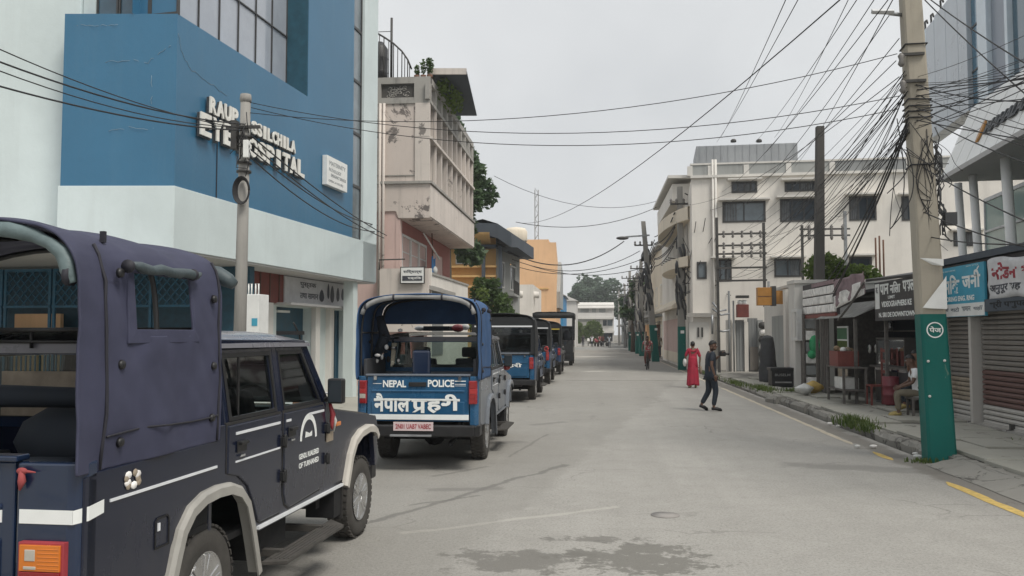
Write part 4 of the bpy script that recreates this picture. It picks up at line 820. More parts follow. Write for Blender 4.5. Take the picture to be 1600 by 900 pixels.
z1a = HF.px(327,150,.1)[1]; z1b = HF.px(327,176,.1)[1]
letters('RAUP', ya, yb, z1b, z1a, sg); letters('SSILCHILA', yc, yd, z1b-.02, z1a-.06, sg)
ya, yb = HF.px(311,190,.1)[0], HF.px(365,220,.1)[0]; yc, yd = HF.px(373,210,.1)[0], HF.px(475,260,.1)[0]
z1a = HF.px(313,174,.1)[1]; z1b = HF.px(313,210,.1)[1]
letters('EYE', ya, yb, z1b, z1a, sg); letters('HOSPITAL', yc, yd, z1b-.03, z1a-.06, sg)
MB().box(.002,.03,HF.px(330,160,0)[0],yd-.4,z1b+.25,z1b+.30).build('mounting_rail','iron',sg)
pq = thing('plaque_sign', 'small white square sign board with fine print on the blue wall', 'sign', (C0.x, C0.y, 0), HA)
y0, z0 = HF.px(511,288,.15); y1, z1 = HF.px(543,256,.15)
mb = MB(); mb.box(.01,.15,y0,y1,z0,z0+.78); bd = mb.build('board','sign_white',pq,bev=.01)
mb = MB(); fm = lambda y,z,d: (.151+d,y,z); mb.text('MATERNITY', fm, y0+.15,y1-.15,z0+.55,z0+.66,.003); mb.text('PATHOLOGY', fm, y0+.12,y1-.45,z0+.38,z0+.47,.003); mb.text('EMERGENCY SERVICES', fm, y0+.25,y1-.12,z0+.25,z0+.33,.003); mb.text('OPEN 24 HOURS', fm, y0+.1,y1-.3,z0+.10,z0+.16,.003); mb.build('lettering','ink_grey',pq,recalc=False)
# ground floor, recessed below the overhang: shop front along the street, blue lattice gates to the left
GX = -1.0
P_ = lambda u, v: HF.px(u, v, GX)
ys = {k: P_(u, 480)[0] for k, u in dict(a=392, b=437, c=487, d=515, e=545, p0=413, p1=432).items()}
zt = P_(540,478)[1]; zl = P_(432,486)[1]
mb = MB(); gm = lambda y,z,d: (GX+d,y,z)
wall_holes(mb, gm, ys['a']-1.2, wR+.5, .02, 3.38, [(ys['p1'],ys['c'],.02,2.55),(ys['d'],ys['e'],.02,2.55)], .35, 0); mb.quad((GX,wR,.0),(-9,wR,.0),(-9,wR,3.4),(GX,wR,3.4),0)
mb.build('ground_floor_wall','pale_green_white',hos)
for (k, y0) in enumerate((ys['p0']-.08, ys['c']-.02, ys['d']-.28)): MB().box(GX,GX+.14,y0,y0+.3,.02,2.62).build('pilaster','white_wall_two',hos)
MB().box(GX,GX+.10,ys['a']-.05,ys['b'],2.62,3.36).build('red_panel','wood_red',hos)
for k in range(3): yy = ys['a']+(ys['b']-ys['a'])*(k+.5)/3; MB().box(GX+.10,GX+.115,yy-.02,yy+.02,2.62,3.36).build('panel_strip','frame_brown',hos)
sb = MB(); sb.box(GX,GX+.12,ys['b']+.02,ys['e']-.05,2.66,3.34); sbo = sb.build('shop_sign_board','banner_cloth',hos)
mb = MB(); fm = lambda y,z,d: (GX+.121+d,y,z); y0, y1 = ys['b'], ys['e']; L = y1-y0
mb.text('पुस्तक', fm, y0+.2*L,y0+.42*L,3.08,3.24,.004,0,.02); mb.build('sign_lettering','ink_dark',sbo,recalc=False); mb = MB(); mb.text('तथा सामान', fm, y0+.2*L,y0+.45*L,2.8,2.95,.004,0,.02); mb.build('sign_lettering','ink_dark',sbo,recalc=False); mb = MB()
for (a, z0, wd, hh) in ((.5,2.75,.07,.35),(.6,2.85,.035,.45),(.66,2.75,.06,.5),(.75,2.8,.05,.42),(.83,2.85,.05,.36),(.89,2.78,.05,.45)):
    pts = [(y0+(a+wd*.5*math.cos(t)*(1-.3*math.sin(t)))*L, z0+hh*.5+hh*.5*math.sin(t)) for t in [k*math.pi/8 for k in range(16)]]; MB().add([fm(p[0],p[1],.004) for p in pts],[tuple(range(16))]).build('sign_print','ink_dark',sbo,recalc=False)
MB().box(GX,GX+.5,ys['p1']-.2,ys['e'],2.58,2.64).build('awning_slab','soffit_grey',hos)
mb = MB(); mb.box(GX-.32,GX-.26,ys['p1'],ys['c'],.02,2.55); mb.build('shop_door','door_teal',hos); MB().box(GX-.2,GX-.1,ys['p1']+.3,ys['p1']+1.0,2.40,2.46).build('tube_light_batten','sign_white',hos)
k = 0; y = ys['d']
while y < ys['e']-.02: MB().box(GX-.24,GX-.20+.03*(k%2),y,min(ys['e'],y+.115),.02,2.55).build('shutter_slat','door_teal',hos); y += .12; k += 1
yq, _ = HF.px(548,540,-.25); MB().box(-.42,-.12,yq-.17,yq+.17,.02,3.36).build('column','pale_green_white',hos)
for (u, v) in ((533,575),): q = HF.px(u,v,GX-.18); MB().box(GX-.18,GX-.165,q[0]-.16,q[0]+.16,q[1]-.22,q[1]+.22).build('poster','sign_white',hos)
# lattice gates: frames with diagonal lattice above and vertical bars below, one leaf after another
GY = 2.6
gt = thing('lattice_gate', 'row of blue metal lattice gates in the shade under the hospital', 'gate', (C0.x, C0.y, 0), HA)
for k in range(9):
    x1 = -.9-k*1.25; x0 = x1-1.2; mb = MB(); z0, zm, z1 = .1, 1.9, 3.3
    mb.ring([(x0,GY,z0),(x1,GY,z0),(x1,GY,z1),(x0,GY,z1)],[(x0+.06,GY,z0+.06),(x1-.06,GY,z0+.06),(x1-.06,GY,z1-.06),(x0+.06,GY,z1-.06)],(0,.05,0)); mb.bar((x0,GY,zm),(x1,GY,zm),.06,.05); mb.bar((x0,GY,zm+.55),(x1,GY,zm+.55),.05,.05)
    for j in range(9): xx = x0+.12+j*.12; mb.bar((xx,GY+.02,z0),(xx,GY+.02,zm),.03,.03)
    for j in range(-2, 8):
        for sgn in (1,-1):
            a = x0+.06+j*.2; pts = []
            xa, xb = (a, a+.7) if sgn > 0 else (a+.7, a)
            za, zb = zm+.58, z1-.05
            for q in range(2): pass
            t0, t1 = 0, 1
            lo, hi = x0+.06, x1-.06; dx = xb-xa
            ta, tb = sorted(((lo-xa)/dx, (hi-xa)/dx)); t0, t1 = max(0,ta), min(1,tb)
            if t1-t0 > .05: mb.bar((xa+dx*t0,GY+.02,za+(zb-za)*t0),(xa+dx*t1,GY+.02,za+(zb-za)*t1),.03,.02)
    mb.build('gate_leaf','grille_blue',gt)
MB().box(-14,-.3,GY+.9,GY+1.1,.02,3.36).build('back_wall','door_teal',hos)
mb = MB(); mb.box(-5.9,-4.7,GY+.4,GY+.5,.02,2.3); mb.build('inner_door','orange_wall',hos)
# pole-side cabinet
t = thing('meter_cabinet', 'white steel cabinet with blue sticker standing behind the left utility pole', 'cabinet', tuple(atZ(398, 640, .02)*0 + Vector((-5.9, 15.4, .02))), HA)
q0 = atY(385,462,15.4); q1 = atY(411,515,15.4); x0, x1 = q0.x+5.9, q1.x+5.9
mb = MB(); mb.box(x0,x1,-.2,.2,0,q0.z); mb.build('casing','sign_white',t,bev=.01); MB().box(x1-.13,x1-.02,-.206,-.2,q0.z-.58,q0.z-.44).build('sticker','sign_blue',t)
for (a) in (.02,.16): mb = MB(); mb.tube([(x0+a,0,q0.z),(x0+a,0,q0.z+.2),(x0+a+.06,0,q0.z+.2),(x0+a+.06,0,q0.z)],.015,6); mb.build('conduit','sign_white',t)
# ------------------------------------------------------------------ pink house with overhanging upper storey
YP = 29.8; XF = -5.8; YE = 40.6
pk = thing('pink_house', 'weathered pink house with overhanging upper floor and finned stained facade', 'building', (0,0,0))
z_s, z_t = 5.9, 10.95; z_b = 7.12
xl = atY(600,300,YP).x; xr = atY(623,335,YP).x
mb = MB(); mb.box(-12,XF-.5,YP,YE,z_b-.3,10.1,0); mb.box(-12,xr-.02,YP,YE,0,z_b-.3,1); mb.build('wall',['pink_wall','pink_clean'],pk)
mb = MB(); mb.prism([(-12,z_s+.25),(xr-.1,z_s+.25),(xr,z_s),(XF+.03,z_s),(XF+.03,z_b),(-12,z_b)],'y',YP-.06,YE+.1); mb.build('overhang','pink_wall',pk,bev=.015)
MB().box(XF+.03,XF+.07,YP-.06,YE+.1,z_s+.05,z_b-.05).build('parapet_panel','stained_cream',pk)
MB().box(-12,XF+.12,YP-.14,YE+.12,z_b,z_b+.09).build('ledge','weathered_concrete',pk)
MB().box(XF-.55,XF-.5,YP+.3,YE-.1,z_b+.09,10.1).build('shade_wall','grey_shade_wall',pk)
MB().box(XF-.5,XF+.1,YP-.06,YE+.1,8.70,8.80).build('sunshade_ledge','stained_cream',pk)
nf = 9
for k in range(nf+1):
    y = YP+(YE-YP)*k/nf
    for (z0, z1) in ((z_b+.09,8.70),(8.80,10.0)): MB().box(XF-.5,XF+.02,y-.07,y+.09,z0,z1).build('fin','stained_cream',pk)
MB().box(-12,XF+.05,YP-.05,YE+.08,10.0,10.12).build('cornice','weathered_concrete',pk)
MB().box(-12,XF-.5,YP-.03,YP+.3,z_b+.3,z_b+.33).build('ledge','weathered_concrete',pk)
# roof parapet with openings and carved panel
rp = MB(); rp.box(-12,XF+.04,YP-.04,YP+.16,10.72,z_t,0); rp.box(-12,-7.55,YP-.04,YP+.16,10.12,10.72,0); rp.box(XF-.55,XF+.04,YP-.04,YP+.16,10.12,10.72,0); rp.box(-7.55,XF-.55,YP-.02,YP+.12,10.12,10.22,0)
rp.box(XF-.14,XF+.04,YP,YE+.05,10.72,z_t,0)
for k in range(nf+1): y = YP+(YE-YP)*k/nf; rp.box(XF-.13,XF+.02,y-.16,y+.16,10.12,10.72,0)
rp.build('roof_parapet','weathered_concrete',pk)
cp_ = MB(); cp_.box(-7.55,XF-.55,YP+.06,YP+.1,10.22,10.72,0); cp_ = cp_.build('carved_panel','dark_pole',pk)
mb = MB()
for k in range(30): a = random.uniform(0,6.3); cx, cz = random.uniform(-7.3,XF-.75), random.uniform(10.3,10.62); mb.tube([(cx+.10*math.cos(a+j*.9)*(.4+j*.12),YP+.05,cz+.08*math.sin(a+j*.9)*(.4+j*.12)) for j in range(5)],.014,4)
mb.build('carving','weathered_concrete',cp_)
# soffit side: recessed lower front with windows
rmp = lambda y, z, d: (xr+d, y, z)
mb = MB(); wy = [atX(u,390,xr).y for u in (627,666,677,692)]
wall_holes(mb, rmp, YP+.02, YE, .0, z_s, [(wy[0],wy[1],4.15,5.45),(wy[2],wy[3],3.0,5.3)], .25, 0); mb.build('recessed_wall','red_wall',pk)
mb = MB(); mb.quad((xr-.25,YP,3),(xr-.25,YE,3),(xr-.25,YE,5.6),(xr-.25,YP,5.6)); mb.build('dark_room','window_dark',pk)
for k in range(3): a = wy[0]+(wy[1]-wy[0])*k/3; window(pk, rmp, a+.02, a+(wy[1]-wy[0])/3-.02, 4.17, 5.43, .1, 'frame_white','window_grey',(0,1),.09)
MB().box(xr-.2,xr-.12,wy[2]+.05,wy[3]-.05,3.0,5.3).build('door','frame_brown',pk)
MB().box(-7.9,xr+.9,YP+.2,YP+7,3.45,3.6).build('balcony_slab','weathered_concrete',pk)
mb = MB(); mb.box(xr-.1,xr+.06,YP-.02,YP+.3,3.0,z_s); mb.build('corner_pier','pink_clean',pk)
for u in (594,600): q = atY(u,330,YP); MB().tube([(q.x,YP-.1,2.4),(q.x,YP-.1,10)],.05,8).build('drain_pipe','stained_cream',pk)
mb = MB(); q = atY(640,140,YP); mb.tube([(xl+1.75,YP-.012,7.2),(xl+1.77,YP-.012,10.0)],.006,4); mb.build('wall_crack','seam_dark',pk)
t = thing('name_board', 'white board with two lines of dark lettering below the pink house windows', 'sign', (0,0,0))
q0 = atY(626.5,442,29.2); q1 = atY(662,418,29.2)
mb = MB(); mb.box(q0.x,q1.x,29.2,29.26,q0.z,q1.z,0); mb.box(q0.x-.03,q1.x+.03,29.21,29.27,q0.z-.03,q1.z+.03,1); mb.build('board',['sign_white','frame_dark'],t)
mb = MB(); fm = lambda x,z,d: (x,29.198-d,z); L = q1.x-q0.x; h_ = q1.z-q0.z; mb.text('सिद्धार्थ', fm, q0.x+.1*L,q1.x-.08*L,q0.z+.60*h_,q0.z+.86*h_,.003,0,.02); mb.box(q0.x+.06*L,q1.x-.06*L,29.19,29.2,q0.z+.14*h_,q0.z+.46*h_); mb.build('lettering','ink_dark',t,recalc=False)
mb = MB(); mb.text('पब्लिक', lambda x,z,d: (x,29.188-d,z), q0.x+.3*L,q1.x-.1*L,q0.z+.19*h_,q0.z+.41*h_,.003,0,.02); mb.build('lettering','sign_white',t,recalc=False)
# front wall under the balcony and white boundary wall further on
t = thing('balcony_wall', 'pale low wall in front of the pink house below the name board', 'wall', (0,0,0))
q0 = atY(596,425,29.6); q1 = atY(671,466,29.6); MB().box(q0.x,q1.x,29.35,29.55,1.9,q0.z+.1).build('wall','stained_cream',t); mb = MB(); mb.tube([(q0.x,29.3,q0.z+.05),(q0.x,29.3,q0.z+.4),(q0.x+.9,29.3,q0.z+.42)],.025,6); mb.build('rail','iron',t)
t = thing('boundary_wall', 'white sloping boundary wall with grey shutter beside the pink house', 'wall', (0,0,0))
p0 = atX(671,428,-6.2); p1 = atX(731,447,-6.2); mb = MB(); mb.prism([(p0.y,0),(p1.y,0),(p1.y,p1.z),(p0.y,p0.z)],'x',-6.4,-6.2); mb.build('wall','white_wall',t)
mb = MB(); mb.bar((-6.3,p0.y-.05,p0.z+.04),(-6.3,p1.y+.05,p1.z+.04),.28,.09); mb.build('coping','weathered_concrete',t)
r0 = atX(674,446,-6.18); r1 = atX(692,470,-6.18); MB().box(-6.2,-6.17,r0.y,r1.y,1.0,r0.z).build('shutter','grey_metal',t)
mb = MB(); mb.box(-6.25,-6.1,p0.y-.18,p0.y,0,p0.z+.2); mb.build('pillar','white_wall',t)
t = thing('hanging_cloth', 'blue cloth hung on a wooden stick at the pink house balcony', 'cloth', (0,0,0)); q = atX(677,412,-6.5)
mb = MB(); mb.grid(lambda a,c: (q.x+.03*math.sin(a*9), q.y-.35+a*.7, q.z+.25-c*.75+.05*math.sin(a*7)), 10, 6); mb.build('cloth','cloth_blue',t,solid=.02,recalc=False); mb = MB(); mb.tube([(q.x,q.y-.1,q.z),(q.x-.1,q.y+.1,q.z+1.9)],.03,6); mb.build('stick','wood_brown',t); mb = MB(); mb.tube([(q.x,q.y-2.0,q.z+1.0),(q.x+.2,q.y+.3,q.z+.2)],.035,6); mb.build('rail','bag_white',t)
mb = MB(); mb.ball((q.x,q.y+.3,q.z-.25),(.12,.25,.18)); mb.build('bundle','bag_white',t)
# roof clutter of the pink house
t = thing('roof_railing', 'curved black roof railing with upright bars on top of the pink house', 'railing', (0,0,0))
pts = [atY(u,v,YP+.4) for u,v in ((586,50),(600,58),(615,68),(628,80),(637,93),(643,108))]; mb = MB(); mb.tube(pts,.035,6); mb.build('handrail','iron',t); zb = z_t
for p in pts[:-1]: MB().tube([(p.x,p.y,p.z),(p.x,p.y,zb)],.02,5).build('bar','iron',t)
for a, c in zip(pts[:-1], pts[1:]): m_ = (a+c)/2; MB().tube([m_,(m_.x,m_.y,zb)],.016,5).build('bar','iron',t)
q = atY(612,28,YP+.5); t = thing('roof_mast', 'thin dark mast standing on the pink house roof behind the railing', 'mast', (q.x,q.y,z_t)); MB().tube([(0,0,0),(0,0,q.z-z_t)],.045,6).build('mast','iron',t); MB().bar((0,0,q.z-z_t-.5),(-.9,0,q.z-z_t-.5),.02).build('stay','iron',t)
q0 = atY(592,62,YP+.9); q1 = atY(606,112,YP+.9); t = thing('water_tank', 'dark water tank behind the curved roof railing', 'tank', ((q0.x+q1.x)/2-.2,YP+1.2,z_t)); mb = MB(); r_ = (q1.x-q0.x)/2+.12; hh = q0.z-z_t; mb.lathe([(r_,0),(r_,hh*.3),(r_*1.04,hh*.32),(r_,hh*.34),(r_,hh*.62),(r_*1.04,hh*.64),(r_,hh*.66),(r_,hh*.85),(r_*.4,hh),(0,hh)],n=20); mb.build('tank_body','tank_black',t)
for k, (u, h_, lab) in enumerate(((651,.55,'small potted plant nearest the railing on the pink house roof'),(661,.75,'thin upright potted plant on the pink house roof'),(671,.8,'bushy potted plant beside the tin roof on the pink house'))):
    q = atY(u,112,YP+.3); t = thing('roof_plant', lab, 'plant', (q.x,YP+.35,z_t), 0, 'plants on the pink house roof'); mb = MB(); leaves(mb,(0,0,h_*.65),(.10+.05*(k==2),.12,h_*.4),90+120*(k==2),.06); mb.build('foliage','leaf_green',t,recalc=False); MB().tube([(0,0,0),(.02,0,h_*.8)],.012,5).build('stem','bark',t); MB().lathe([(.08,0),(.11,.16),(.09,.16),(0,.15)],n=12).build('pot','rusty_metal',t)
t = thing('tin_roof', 'dark sloping tin roof sheet jutting over the pink house facade', 'roof', (0,0,0))
A = [atY(668,112,YP+.6), atY(729,112,YP+.6), atY(745,181,YP+6.5), atY(712,181,YP+6.5)]
mb = MB(); nrm = (A[1]-A[0]).cross(A[2]-A[1]).normalized()*.06; mb.ring([*A],[p*.999+sum(A,Vector())/4*.001 for p in A],nrm) if 0 else mb.add([*A,*[p+Vector((0,0,.06)) for p in A]],[(0,1,2,3),(7,6,5,4),(0,4,5,1),(1,5,6,2),(2,6,7,3),(3,7,4,0)]); mb.build('sheet','slate_roof',t); mb = MB(); mb.bar(A[0]+Vector((0,-.03,0)),A[1]+Vector((0,-.03,0)),.06,.22); mb.build('fascia','stained_cream',t)
mb = MB(); 
for k in range(3): p = A[0].lerp(A[3],.1+.4*k); mb.bar(p+Vector((.1,0,0)),(p.x-.1,p.y,z_t-.8),.08)
mb.build('support','wood_grey',t)
mb = MB(); leaves(mb,(A[0].x+.4,A[0].y+2.2,11.0),(.5,2.0,.45),500,.1); t2 = thing('creeper', 'green creeper growing under the tin roof of the pink house', 'plant', (0,0,0)); mb.build('foliage','leaf_bright',t2,recalc=False)
tree('tall_tree', 'tall dark green tree rising behind the pink house', -7.6, 44, 0, 7, [(.2,0,12.4,1.4,2,2.0),(.75,0,10.6,1.4,2,1.7),(.8,0,8.9,1.3,1.8,1.6),(.6,.3,7.2,1.3,1.5,1.2),(-1,0,11,1.5,2,2),(1.05,0,9.8,1.1,1.2,1.4)], 620, .20, 'leaf_dark', .25)
# ------------------------------------------------------------------ yellow house
Y1 = 50; ye = thing('yellow_house', 'yellow ochre house with dark curved roof and grey side wall', 'building', (0,0,0))
pY = lambda u, v, Y=Y1: atY(u, v, Y)
xa, xb = pY(690,400).x, pY(775,400).x; zr = pY(740,372).z; zt_ = pY(760,352).z
fm = lambda x, z, d: (x, Y1-d, z)
wins = [(pY(a,391).x,pY(c,391).x,pY(a,413).z,pY(a,391).z) for a,c in ((712,735),(738,758),(776,790))]
mb = MB(); wall_holes(mb, fm, xa-3, xb, 0, zr, [w_ for w_ in wins[:2]], .25, 0); mb.build('wall','yellow_wall',ye)
for w_ in wins[:2]: window(ye, fm, w_[0], w_[1], w_[2], w_[3], .1, 'frame_white','teal_dark',(1,0),.07)
for v, h_ in ((386,.22),(417,.12),(432,.12),(448,.12)): z = pY(740,v).z; MB().box(xa-3,xb+.05,Y1-.35,Y1+.02,z-h_/2,z+h_/2).build('ledge','yellow_wall' if v!=386 else 'slate_roof',ye)
mb = MB(); mb.grid(lambda a,c: (xa-2+a*(pY(768,370).x-xa+2), Y1-.1-.9*math.sin(c*math.pi*.5), pY(740,384).z+c*(pY(740,366).z-pY(740,384).z)), 8, 8); mb.build('curved_balcony','yellow_wall',ye)
q = atX(826,400,-4.9); YB = 58
mb = MB(); gs = lambda y, z, d: (xb+(y-Y1)/(YB-Y1)*(atY(812,430,YB).x-xb)+d, y, z)
wall_holes(mb, gs, Y1, YB, 0, zr-.2, [(Y1+1.0,Y1+2.6,4.6,6.2),(Y1+4.5,Y1+6.5,4.6,6.4)], .3, 0); mb.build('side_wall','far_grey_wall',ye)
for a, c in ((Y1+1.0,Y1+2.6),(Y1+4.5,Y1+6.5)): window(ye, gs, a, c, 4.6, 6.2, .12, 'frame_white','window_dark',(1,0),.08)
MB().box(xb-.1,xb+.75,Y1+3.6,Y1+7.2,4.2,4.35).build('balcony_slab','far_grey_wall',ye)
for k in range(8): MB().box(xb+.9-.2,xb+.95-.2,Y1+3.6+k*.5,Y1+3.66+k*.5,4.35,5.2).build('baluster','iron',ye)
mb = MB(); outl = [pY(694,366),pY(735,350),pY(757,345),pY(780,352),pY(801,366)]
vs = []
for p in outl: vs += [(p.x,Y1-.8,p.z),(p.x,Y1-.8,p.z-.85)]
mb.add(vs,[(2*i,2*i+1,2*i+3,2*i+2) for i in range(4)]); far_ = [atY(826,383,YB+1),atY(800,352,YB+1),atY(770,350,YB+1)]
tp = [(p.x,Y1-.8,p.z) for p in outl]; mb.add([*tp,(outl[4].x+.6,YB+1,outl[4].z+.1),(outl[0].x,YB+1,outl[0].z+.1)],[tuple(range(7))]); mb.add([(outl[4].x,Y1-.8,outl[4].z),(outl[4].x,Y1-.8,outl[4].z-.8),(outl[4].x+.6,YB+1,outl[4].z-.7),(outl[4].x+.6,YB+1,outl[4].z+.1)],[(0,1,2,3)]); mb.add([(outl[0].x,Y1-.8,outl[0].z-.85),(outl[4].x+.35,Y1-.8,outl[4].z-.85),(outl[4].x+.6,YB+1,outl[4].z-.7),(outl[0].x,YB+1,outl[0].z-.7)],[(0,1,2,3)])
mb.build('roof','slate_roof',ye,recalc=False); q = pY(806,357,YB-2); mb = MB(); mb.lathe([(.7,0),(.75,.1),(.75,.7),(.6,.9),(0,1)],(q.x,YB-2,q.z-.9),'z',16); mb.build('roof_tank','cream_wall',ye)
for u in (757,783): a = pY(u,420); MB().bar((a.x,Y1-.42,0),(a.x,Y1-.42,pY(u,386).z),.2,.2).build('column','slate_roof',ye)
tree('street_tree', 'bushy green tree in front of the yellow house', pY(768,470,45.5).x, 45.5, 0, 2.2, [(0,0,3.6,1.1,1.1,1.0),(-.6,0,3.0,.9,.9,.9),(.6,0,3.0,.8,.9,.9),(0,-.2,2.3,1.2,1,.8),(.1,0,4.3,.6,.6,.5)], 1700, .12, 'leaf_green', .12)
tree('street_shrub', 'low light green shrub left of the bushy street tree', pY(738,470,44).x, 44, 0, 1.6, [(0,0,2.7,.6,.6,.7),(.2,0,2.1,.7,.6,.6)], 1800, .10, 'leaf_bright', .07)
# ------------------------------------------------------------------ orange block and things further off
Y2 = 85; og = thing('orange_block', 'plain orange building with chamfered grey corner', 'building', (0,0,0))
a, c, e = atY(816,378,Y2), atY(857,374,Y2), atY(869,410,Y2+4); mb = MB()
mb.prism([(a.x-3,Y2),(c.x,Y2),(c.x,Y2+18),(a.x-3,Y2+18)],'z',0,c.z); mb.build('wall','orange_wall',og)
mb = MB(); mb.prism([(Y2+.02,0),(Y2+10,0),(Y2+10,e.z-.2),(Y2+4,e.z),(Y2+.02,c.z-.3)],'x',c.x,c.x+.75); mb.build('corner_wing','orange_wall',og); mb = MB(); mb.prism([(Y2+1,4.4),(Y2+9,4.4),(Y2+9,8.4),(Y2+4,9.2),(Y2+1,6.0)],'x',c.x+.75,c.x+1.1); mb.build('side_cladding','far_grey_wall',og)
MB().box(a.x-3,c.x,Y2-.12,Y2,6.2,6.35).build('ledge','yellow_wall',og); q0 = atY(843,445,Y2); MB().box(q0.x-.12,q0.x+.12,Y2-.03,Y2,3.9,6.0).build('window','window_dark',og)
q = atY(827,470,66); t = thing('curved_balcony_house', 'pale house corner with white curved balcony edges beside the orange block', 'building', (q.x,66,0)); mb = MB(); mb.box(-1.2,.3,0,10,0,5.6); mb.build('wall','white_wall',t)
for z in (2.6,4.6): mb = MB(); mb.grid(lambda a_,c_: (-.9+1.5*math.cos(a_*1.5), 2-1.6*math.sin(a_*1.5)-.4, z+c_*.5), 10, 1); mb.build('balcony','white_wall',t,solid=.12,recalc=False)
q = atY(838.5,372,100); t = thing('lattice_mast', 'thin steel lattice mast rising behind the orange building', 'mast', (q.x,100,0)); tz = atY(838,297,100).z; mb = MB(); s_ = .2
for sx in (-1,1):
    for sy in (-1,1): mb.bar((sx*s_,sy*s_,0),(sx*s_,sy*s_,tz),.07)
z = 8
while z < tz-.5:
    for sy in (-1,1): mb.bar((-s_,sy*s_,z),(s_,sy*s_,z+.6),.04); mb.bar((s_,sy*s_,z+.6),(-s_,sy*s_,z+1.2),.04)
    z += 1.2
mb.build('lattice','grey_metal',t)
for i, (u0,u1,v,Y,mt,lab) in enumerate(((868,880,462,100,'blue_tarp','narrow bright blue shopfront far down the left side'),(878,900,470,120,'far_wall','low white shed with sloping roof far down on the left'),(856,872,455,95,'cream_wall','low cream building just past the orange block'))):
    a, c = atY(u0,v,Y), atY(u1,v,Y); t = thing('far_building', lab, 'building', (a.x-2,Y,0)); mb = MB(); W = c.x-a.x+2; mb.box(0,W,0,12,0,a.z); mb.build('wall',mt,t); mb = MB(); mb.prism([(-.2,a.z),(W+.3,a.z),(W*.55,a.z+.9)],'y',-.3,12); mb.build('roof','far_grey_wall' if i!=1 else 'far_wall',t)
    MB().box(W-1.2,W-.3,-.05,0,.9,2.2).build('window','window_dark',t)
YE_ = 168; ew = thing('end_building', 'white two storey building with a long balcony closing the end of the street', 'building', (0,0,0))
a, c = atY(893,500,YE_), atY(959,500,YE_); zt = atY(930,473,YE_).z; z2 = atY(930,495,YE_).z
x0, x1 = a.x-7, c.x; zz = lambda v: atY(930,v,YE_).z
mb = MB(); mb.box(x0,x1,YE_,YE_+10,0,zz(476)); mb.build('wall','far_wall',ew); mb = MB(); mb.prism([(YE_-1.0,zz(482)),(YE_-1.0,zz(480.5)),(YE_+5,zz(471)),(YE_+11,zz(480)),(YE_+11,zz(482))],'x',x0+2.5,x1+.1); mb.build('roof','white_wall_two',ew)
MB().box(x0,x1+.1,YE_-1.1,YE_,zz(498.5),zz(494.5)).build('balcony_slab','white_wall_two',ew); MB().box(x0,x1,YE_-1.0,YE_-.9,zz(494.5),zz(489)).build('balcony_parapet','far_wall',ew); MB().box(x0,x1+.1,YE_-.9,YE_,zz(520),zz(516.5)).build('lower_ledge','white_wall_two',ew)
MB().box(x0,x1-2.6,YE_-.05,YE_,zz(503),zz(498.5)).build('painted_shade','far_grey_wall',ew)  # grey strip painting in the shade below the balcony slab
for u0,u1,v0,v1,mt in ((907,920,482,488,'far_grey_wall'),(925,931,482,488,'far_grey_wall'),(936,946,482,488,'far_grey_wall'),(942,948,500,509,'window_dark'),(949,957,500,509,'window_grey'),(940,957,520.5,533,'window_dark'),(915,932,521,533,'far_grey_wall')): p, q = atY(u0,v1,YE_), atY(u1,v0,YE_); w_ = MB().box(p.x,q.x,YE_-.06,YE_,p.z,q.z).build('window',mt,ew)
for i, (u,w_,v) in enumerate(((902,1.3,503),(927,1.8,502))):
    p = atY(u,v,158); t = thing('clipped_hedge', ('rounded','wider rounded')[i]+' green bush in front of the white end building', 'hedge', (p.x,158,0)); mb = MB(); leaves(mb,(0,0,p.z*.5),(w_,1,p.z*.55),1800,.26); mb.build('foliage','leaf_bright',t,recalc=False)
for i, (u,v,Y,rx,rz,lab) in enumerate(((915,455,215,4,4,'rounded far tree leftmost behind the white end building'),(930,446,225,4.5,4.5,'tallest far tree behind the middle of the white end building'),(948,452,210,4.5,4,'broad far tree right behind the white end building'))):
    p = atY(u,v,Y); tree('far_tree', lab, p.x, Y, 0, p.z*.5, [(0,0,p.z-.5,rx*.7,3,rz*.7),(-rx*.5,0,p.z-2.5,rx*.6,3,rz*.7),(rx*.5,0,p.z-2.2,rx*.6,3,rz*.6),(0,0,p.z-4.5,rx,3,rz*.8)], 16, .6, 'leaf_far', .35, 'trees beyond the end of the street')
# ================================================================== RIGHT SIDE: white three-storey house
WF = Fr((4.75, 41), -R(4)); WA = -R(4)
wh = thing('white_house', 'long white three storey house with dark windows and rooftop water sheds', 'building', (4.75,41,0), WA)
pw = lambda u, v, y=0: WF.py(u, v, y)
fw_ = lambda x, z, d: (x, -d, z)
zp = pw(1085,279)[1]; ztop = pw(1078,262)[1]
W = [(1129,1196,314,348,'window_grey',(1,0)),(1219,1275,310,347,'window_dark',(2,0)),(1327,1369,306,345,'window_dark',(2,0)),(1409,1445,306,345,'window_dark',(1,0)),(1089,1104,409,436,'window_grey',(0,0)),(1117,1143,405,439,'window_grey',(2,0)),(1210,1252,404,433,'window_grey',(1,0)),(1327,1362,401,420,'window_dark',(0,0)),(1143,1183,283,302,'window_dark',(3,0)),(1226,1274,283,300,'window_dark',(3,0)),(1490,1530,362,385,'window_dark',(1,0))]
holes = []
for a,c,t_,b_,pn,br in W: q0 = pw(a,b_); q1 = pw(c,t_); holes.append((q0[0],q1[0],q0[1],q1[1]))
mb = MB(); wall_holes(mb, fw_, -.2, 20, 0, zp, holes, .3, 0); mb.quad((-.2,0,0),(-.2,7,0),(-.2,7,zp),(-.2,0,zp)); mb.quad((-.2,0,zp),(20,0,zp),(20,7,zp),(-.2,7,zp)); mb.build('wall','white_wall',wh)
for (a,c,t_,b_,pn,br), h in zip(W, holes):
    w_ = window(wh, fw_, *h, .14, 'frame_dark', pn, br, .08)
    if t_ not in (409,): x0 = h[0]-.18; MB().box(x0,h[1]+.18,-.42,-.001,h[3]+.04,h[3]+.11).build('sunshade','white_wall_two',w_)
